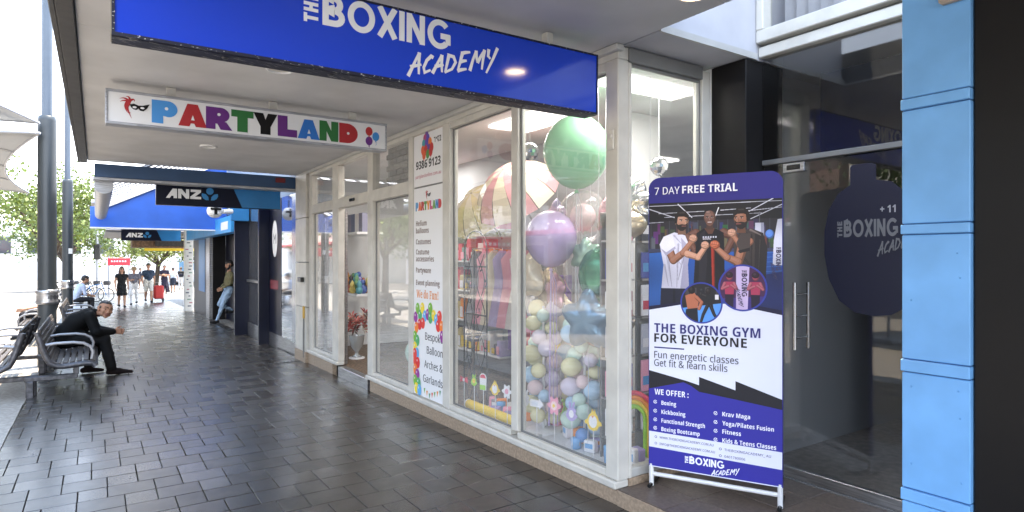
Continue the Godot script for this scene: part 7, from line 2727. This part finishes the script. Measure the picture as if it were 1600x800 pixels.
	cutout("pink card flower on a stick in the middle of right window", W(3.06, 0.41, 3.93), [], [[flower.call(.07), pnk], [egg.call(.03, .036), paint(246, 214, 210)], [egg.call(.012, .014), yel]])
	cutout("lilac card rabbit on a stick in the right window", W(3.06, 0.40, 3.71), [], [[bunny.call(.06), pur], [egg.call(.022, .03, -.01), wht]])
	cutout("yellow card chick on a stick nearest the corner post", W(3.06, 0.40, 3.46), [], [[chick.call(.07), yel], [egg.call(.036, .046, -.014), wht], [[V(-.01, .03), V(.01, .03), V(0, .012)], orange]])
	# things on the window floor
	var yt := thing("yellow_tube", "long yellow roll lying on the window floor below the chick", "roll", W(3.14, .12, 5.02))
	var tb := MB.new()
	tb.tube([Vector3(0, 0, -.42), Vector3(0, 0, .42)], .045, 16)
	part(tb, "roll", yel, yt)
	var ec := MB.new()
	ec.tube([Vector3(0, 0, -.435), Vector3(0, 0, -.421)], .047, 16)
	ec.tube([Vector3(0, 0, .421), Vector3(0, 0, .435)], .047, 16)
	part(ec, "end_cap", wht, yt)
	# low display plinths the small things stand on
	for s in [["low white display plinth in the left window", 3.02, 3.85, 4.30, 5.45, .07], ["low white display plinth in the right window", 3.02, 3.6, 3.14, 4.24, .07]]:
		var t := thing("display_plinth", s[0], "plinth", W((s[1] + s[2]) * .5, .04, (s[3] + s[4]) * .5))
		partw(bar(W(s[1], .041, s[3]), W(s[2], s[5], s[4]), .006), "top", M.white_wall, t)
	var g := RandomNumberGenerator.new()
	g.seed = 21
	var names := ["pink packet", "white packet", "lilac packet", "blue tub", "orange packet", "grey packet"]
	var pc := [pnk, wht, pur, paint(110, 170, 220), orange, paint(150, 145, 150)]
	for k in 26:
		var left: bool = k < 13
		var x := g.randf_range(3.16, 3.5)
		var z := (4.45 + (k % 13) * .07) if left else (3.26 + (k % 13) * .07)
		var q := k % 6
		var h := g.randf_range(.05, .14)
		var t := thing("party_packet", "small %s on the %s display plinth, %s from its far end" % [names[q], "right" if not left else "left", ["first", "second", "third", "fourth", "fifth", "sixth", "seventh", "eighth", "ninth", "tenth", "eleventh", "twelfth", "thirteenth"][12 - k % 13]], "packet", W(x, .073, z), g.randf() * TAU, "party goods lying in the windows")
		var bx := MB.new()
		if q == 3:
			bx.lathe([V(.001, 0), V(.04, 0), V(.045, h), V(.001, h)], Vector3.ZERO, 14)
		else:
			bx.box(Vector3(0, h * .5, 0), Vector3(.10, h, .06), .008)
		part(bx, "wrap", pc[q], t)
		var lb := MB.new()
		lb.box(Vector3(0, h * .55, 0), Vector3(.07, h * .4, .064) if q != 3 else Vector3(.066, h * .4, .066), .002)
		part(lb, "label", pc[(q + 2) % 6], t)
	# rainbow arch toy low by the corner post
	var rn := thing("rainbow_toy", "soft rainbow arch toy behind the yellow chick", "toy", W(3.42, .10, 3.38), -PI / 2 + .2)
	for k in 4:
		var a := MB.new()
		var pts := []
		for i in 13:
			var an := PI * i / 12.0
			pts.append(Vector3(cos(an) * (.19 - k * .035), .28 + sin(an) * (.19 - k * .035), 0))
		a.tube([Vector3(.19 - k * .035, .0, 0)] + pts + [Vector3(-.19 + k * .035, .0, 0)], .018, 9)
		part(a, "band", [red, orange, yel, grn][k], rn)
	# bright heap of toys at the back of the left window
	var toyc := [red, orange, yel, grn, paint(60, 130, 190), red, grn]
	for k in 9:
		var t := thing("party_hat", "bright %s cone party hat, %s in the heap at back of left window" % [["red", "orange", "yellow", "green", "blue", "red", "green"][k % 7], ["front left", "front middle", "front right", "centre left", "centre", "centre right", "rear left", "rear middle", "rear right"][k]], "party hat", W(3.52 + .09 * (k / 3), .073, 4.48 + .13 * (k % 3)), k * 1.3, "cone party hats in the left window")
		var h := MB.new()
		h.lathe([V(.062, 0), V(.058, .01), V(.006, .16)], Vector3.ZERO, 16)
		part(h, "cone", toyc[k % 7], t)
		var pm := MB.new()
		pm.ball(Vector3(0, .165, 0), Vector3.ONE * .02, 8, 6)
		part(pm, "pompom", toyc[(k + 3) % 7], t)
	# orange box, hung dresses and racks deeper in the shop
	var ob := thing("wall_shelf", "orange and green boxed goods on a shelf behind the left window", "shelf", W(4.5, 1.0, 6.2))
	partw(bar(W(4.35, .98, 5.7), W(4.599, 1.0, 6.7), .003), "board", M.sign_white, ob)
	for k in 6:
		partw(bar(W(4.4, 1.001, 5.74 + k * .16), W(4.58, 1.22 + .05 * (k % 3), 5.88 + k * .16), .006), "box", [orange, paint(200, 130, 40), paint(110, 130, 60)][k % 3], ob)
	var rk := thing("clothes_rail", "rail of pink and white dresses behind the left window", "clothes rail", W(4.15, .04, 6.3))
	var rm := MB.new()
	rm.tube([W(4.1, .05, 5.6), W(4.1, 1.72, 5.6), W(4.1, 1.72, 7.0), W(4.1, .05, 7.0)], .014, 8)
	partw(rm, "rail", M.chrome, rk)
	for k in 7:
		var d := thing("dress", "%s dress on the rail, %s from the near end" % [["rose pink", "white", "pale pink", "lilac", "cream", "pink", "grey"][k], ["first", "second", "third", "fourth", "fifth", "sixth", "seventh"][k]], "dress", W(4.1, 1.66, 5.72 + k * .19), .2, "dresses on the rail")
		var dm := MB.new()
		dm.tube([Vector3(0, .03, 0), Vector3(0, -.08, 0), Vector3(0, -.32, 0), Vector3(0, -.42, 0), Vector3(0, -.9, 0)], [.05, .17, .13, .14, .26], 14, true, .32)
		part(dm, "cloth", [paint(216, 140, 160), wht, pnk, pur, paint(226, 214, 190), pnk, paint(150, 148, 152)][k], d)
		var hk := MB.new()
		hk.tube([Vector3(0, .02, 0), Vector3(0, .07, 0)], .005, 5)
		part(hk, "hook", M.chrome, d)
	# flowers in a glass vase and a heap of tropical fruit decorations by the open door
	var vs := thing("flower_vase", "glass vase of pink and cream artificial flowers just inside the door", "vase", W(3.36, .04, 9.3))
	var st := MB.new()
	st.lathe([V(.12, 0), V(.12, .02), V(.001, .021)], Vector3.ZERO, 20)
	part(st, "base", M.sign_white, vs)
	var gv := MB.new()
	gv.lathe([V(.03, .022), V(.08, .026), V(.03, .06), V(.025, .10), V(.09, .18), V(.11, .28), V(.12, .36)], Vector3.ZERO, 20)
	part(gv, "glass", mat("vase_glass", lin(.55, .58, .58), .08, .3), vs)
	for k in 34:
		var a := g.randf() * TAU
		var up := g.randf_range(.1, 1.0)
		var d := Vector3(cos(a) * (1.1 - up * .7), up, sin(a) * (1.1 - up * .7)).normalized()
		var fl := MB.new()
		fl.xf = Transform3D(Basis(Quaternion(Vector3.UP, d)), Vector3(0, .42, 0) + d * g.randf_range(.10, .34))
		for j in 6:
			var b := TAU * j / 6.0
			fl.face([Vector3.ZERO, Vector3(cos(b) * .05, .05, sin(b) * .05), Vector3(cos(b + .3) * .10, .06, sin(b + .3) * .10), Vector3(cos(b + .6) * .05, .05, sin(b + .6) * .05)], Vector3.UP)
		part(fl, "flower", [paint(206, 110, 104), paint(180, 84, 84), paint(232, 214, 196), paint(120, 104, 98), paint(222, 150, 140)][k % 5], vs)
	var sh := thing("display_shelf", "white display shelf of bright toys seen through the open door", "shelf", W(3.75, 1.2, 10.1))
	partw(bar(W(3.45, .98, 9.55), W(3.9, 1.02, 10.5), .004), "board", M.sign_white, sh)
	partw(bar(W(3.45, 1.98, 9.55), W(3.9, 2.02, 10.5), .004), "board", M.sign_white, sh)
	for k in 22:
		var q := MB.new()
		var r := g.randf_range(.04, .075)
		var ce := W(3.50 + .09 * (k % 3) + g.randf_range(-.02, .02), 1.02 + r + (.0 if k < 11 else .13), 9.60 + (k % 11) * .08)
		q.ball(ce, Vector3(r, r * 1.15, r), 12, 8)
		if k % 3 == 0:
			q.lathe([V(r * .5, 0), V(r * .9, r * 1.2), V(.001, r * 2.6)], ce + Vector3(0, r * .6, 0), 8)
		else:
			q.ball(ce + Vector3(0, r * 1.4, 0), Vector3(r * .6, r * .7, r * .6), 10, 6)
		partw(q, "toy", [paint(90, 150, 160), paint(90, 110, 170), paint(196, 140, 90), paint(210, 190, 110), paint(110, 150, 110), pur, paint(170, 110, 90), paint(60, 60, 66)][k % 8], sh)
	for k in 5:
		partw(bar(W(3.55, 2.021, 9.58 + k * .18), W(3.85, 2.33, 9.74 + k * .18), .006), "box", [paint(150, 150, 170), wht, paint(120, 130, 160)][k % 3], sh)
	# stock shelves along the partition behind the left window
	for r in 5:
		var t := thing("stock_shelf", "shelf of party stock on the grey partition behind the left window, %s from the floor" % ["lowest", "second", "third", "fourth", "top"][r], "shelf", W(4.5, .3 + r * .42, 7.2), 0.0, "stock shelves on the grey partition")
		partw(bar(W(4.36, .28 + r * .42, 6.75), W(4.599, .30 + r * .42, 8.55), .003), "board", M.sign_white, t)
		var z := 6.78
		while z < 8.45:
			var w := g.randf_range(.07, .16)
			var h := g.randf_range(.12, .34)
			var q := g.randi() % 9
			var bx := partw(bar(W(4.38 + g.randf() * .05, .301 + r * .42, z), W(4.58, .301 + r * .42 + h, z + w), .006), "box", [pnk, wht, pur, orange, paint(70, 90, 150), paint(120, 160, 150), paint(200, 180, 120), paint(90, 80, 90), red][q], t)
			partw(bar(W(4.374, .33 + r * .42, z + w * .2), W(4.379, .33 + r * .42 + h * .5, z + w * .8)), "label", [wht, yel, pnk][q % 3], bx)
			z += w + .012
	for s in [["mint balloon low at the right edge of the fixed door window", W(3.3, .42, 6.95), .17], ["mint balloon on the floor at right edge of the fixed door window", W(3.32, .22, 6.72), .16]]:
		var t := thing("balloon", s[0], "balloon", s[1], 0.0, "mint balloons by the door")
		part(balloon_mesh(s[2]), "skin", mint, t)
	var op := thing("party_poster", "orange party poster hung inside beside the sign panel", "poster", W(3.5, 1.5, 7.0))
	partw(bar(W(3.5, 1.25, 6.85), W(3.52, 1.75, 7.25), .003), "sheet", paint(224, 120, 60), op)
	partw(bar(W(3.494, 1.42, 6.95), W(3.499, 1.6, 7.15)), "print", yel, op)
	# racks of packets by the recess window
	for s in [["rack of hanging costume packets behind the recess window", 3.22, 3.52, 1.0], ["rack of party packets under the mirror balls", 3.58, 3.5, 1.0]]:
		var t := thing("packet_rack", s[0], "rack", W(s[1] + .15, .04, s[2]))
		partw(bar(W(s[1], .05, s[2] + .03), W(s[1] + .3, 1.95, s[2] + .05), .004), "back_panel", M.grey_trim, t)
		for r in 6:
			partw(bar(W(s[1], .22 + r * .3, s[2] - .03), W(s[1] + .3, .235 + r * .3, s[2] + .029)), "ledge", M.steel, t)
			for k in 3:
				var x0: float = s[1] + .008 + k * .098
				var q := partw(bar(W(x0, .237 + r * .3, s[2] - .02), W(x0 + .088, .237 + r * .3 + g.randf_range(.18, .26), s[2] + .0), .006), "packet", [wht, paint(80, 90, 160), pnk, paint(60, 60, 70), paint(190, 190, 200), paint(150, 60, 80), wht][(r * 2 + k * 3) % 7], t)
				partw(bar(W(x0 + .012, .29 + r * .3, s[2] - .0232), W(x0 + .076, .36 + r * .3, s[2] - .0202), .001), "label", [paint(200, 60, 80), paint(90, 150, 200), paint(230, 225, 225)][(r + k) % 3], t)
	for k in 10:
		var t := thing("gift_bag", "%s gift bag, %s along the shop's back wall" % [["teal", "red", "white", "purple", "yellow"][k % 5], ["1st", "2nd", "3rd", "4th", "5th", "6th", "7th", "8th", "9th", "10th"][k]], "bag", W(4.5, 1.25 if k % 2 else .55, 4.95 + k * .21), 0.0, "gift bags on the grey partition")
		var bm := MB.new()
		bm.box(Vector3.ZERO, Vector3(.09, .3, .17), .01)
		part(bm, "paper", [paint(60, 150, 150), red, wht, paint(120, 80, 160), yel][k % 5], t)
		var hm := MB.new()
		hm.tube([Vector3(0, .15, -.05), Vector3(0, .22, -.03), Vector3(0, .22, .03), Vector3(0, .15, .05)], .004, 5)
		part(hm, "handle", string, t)
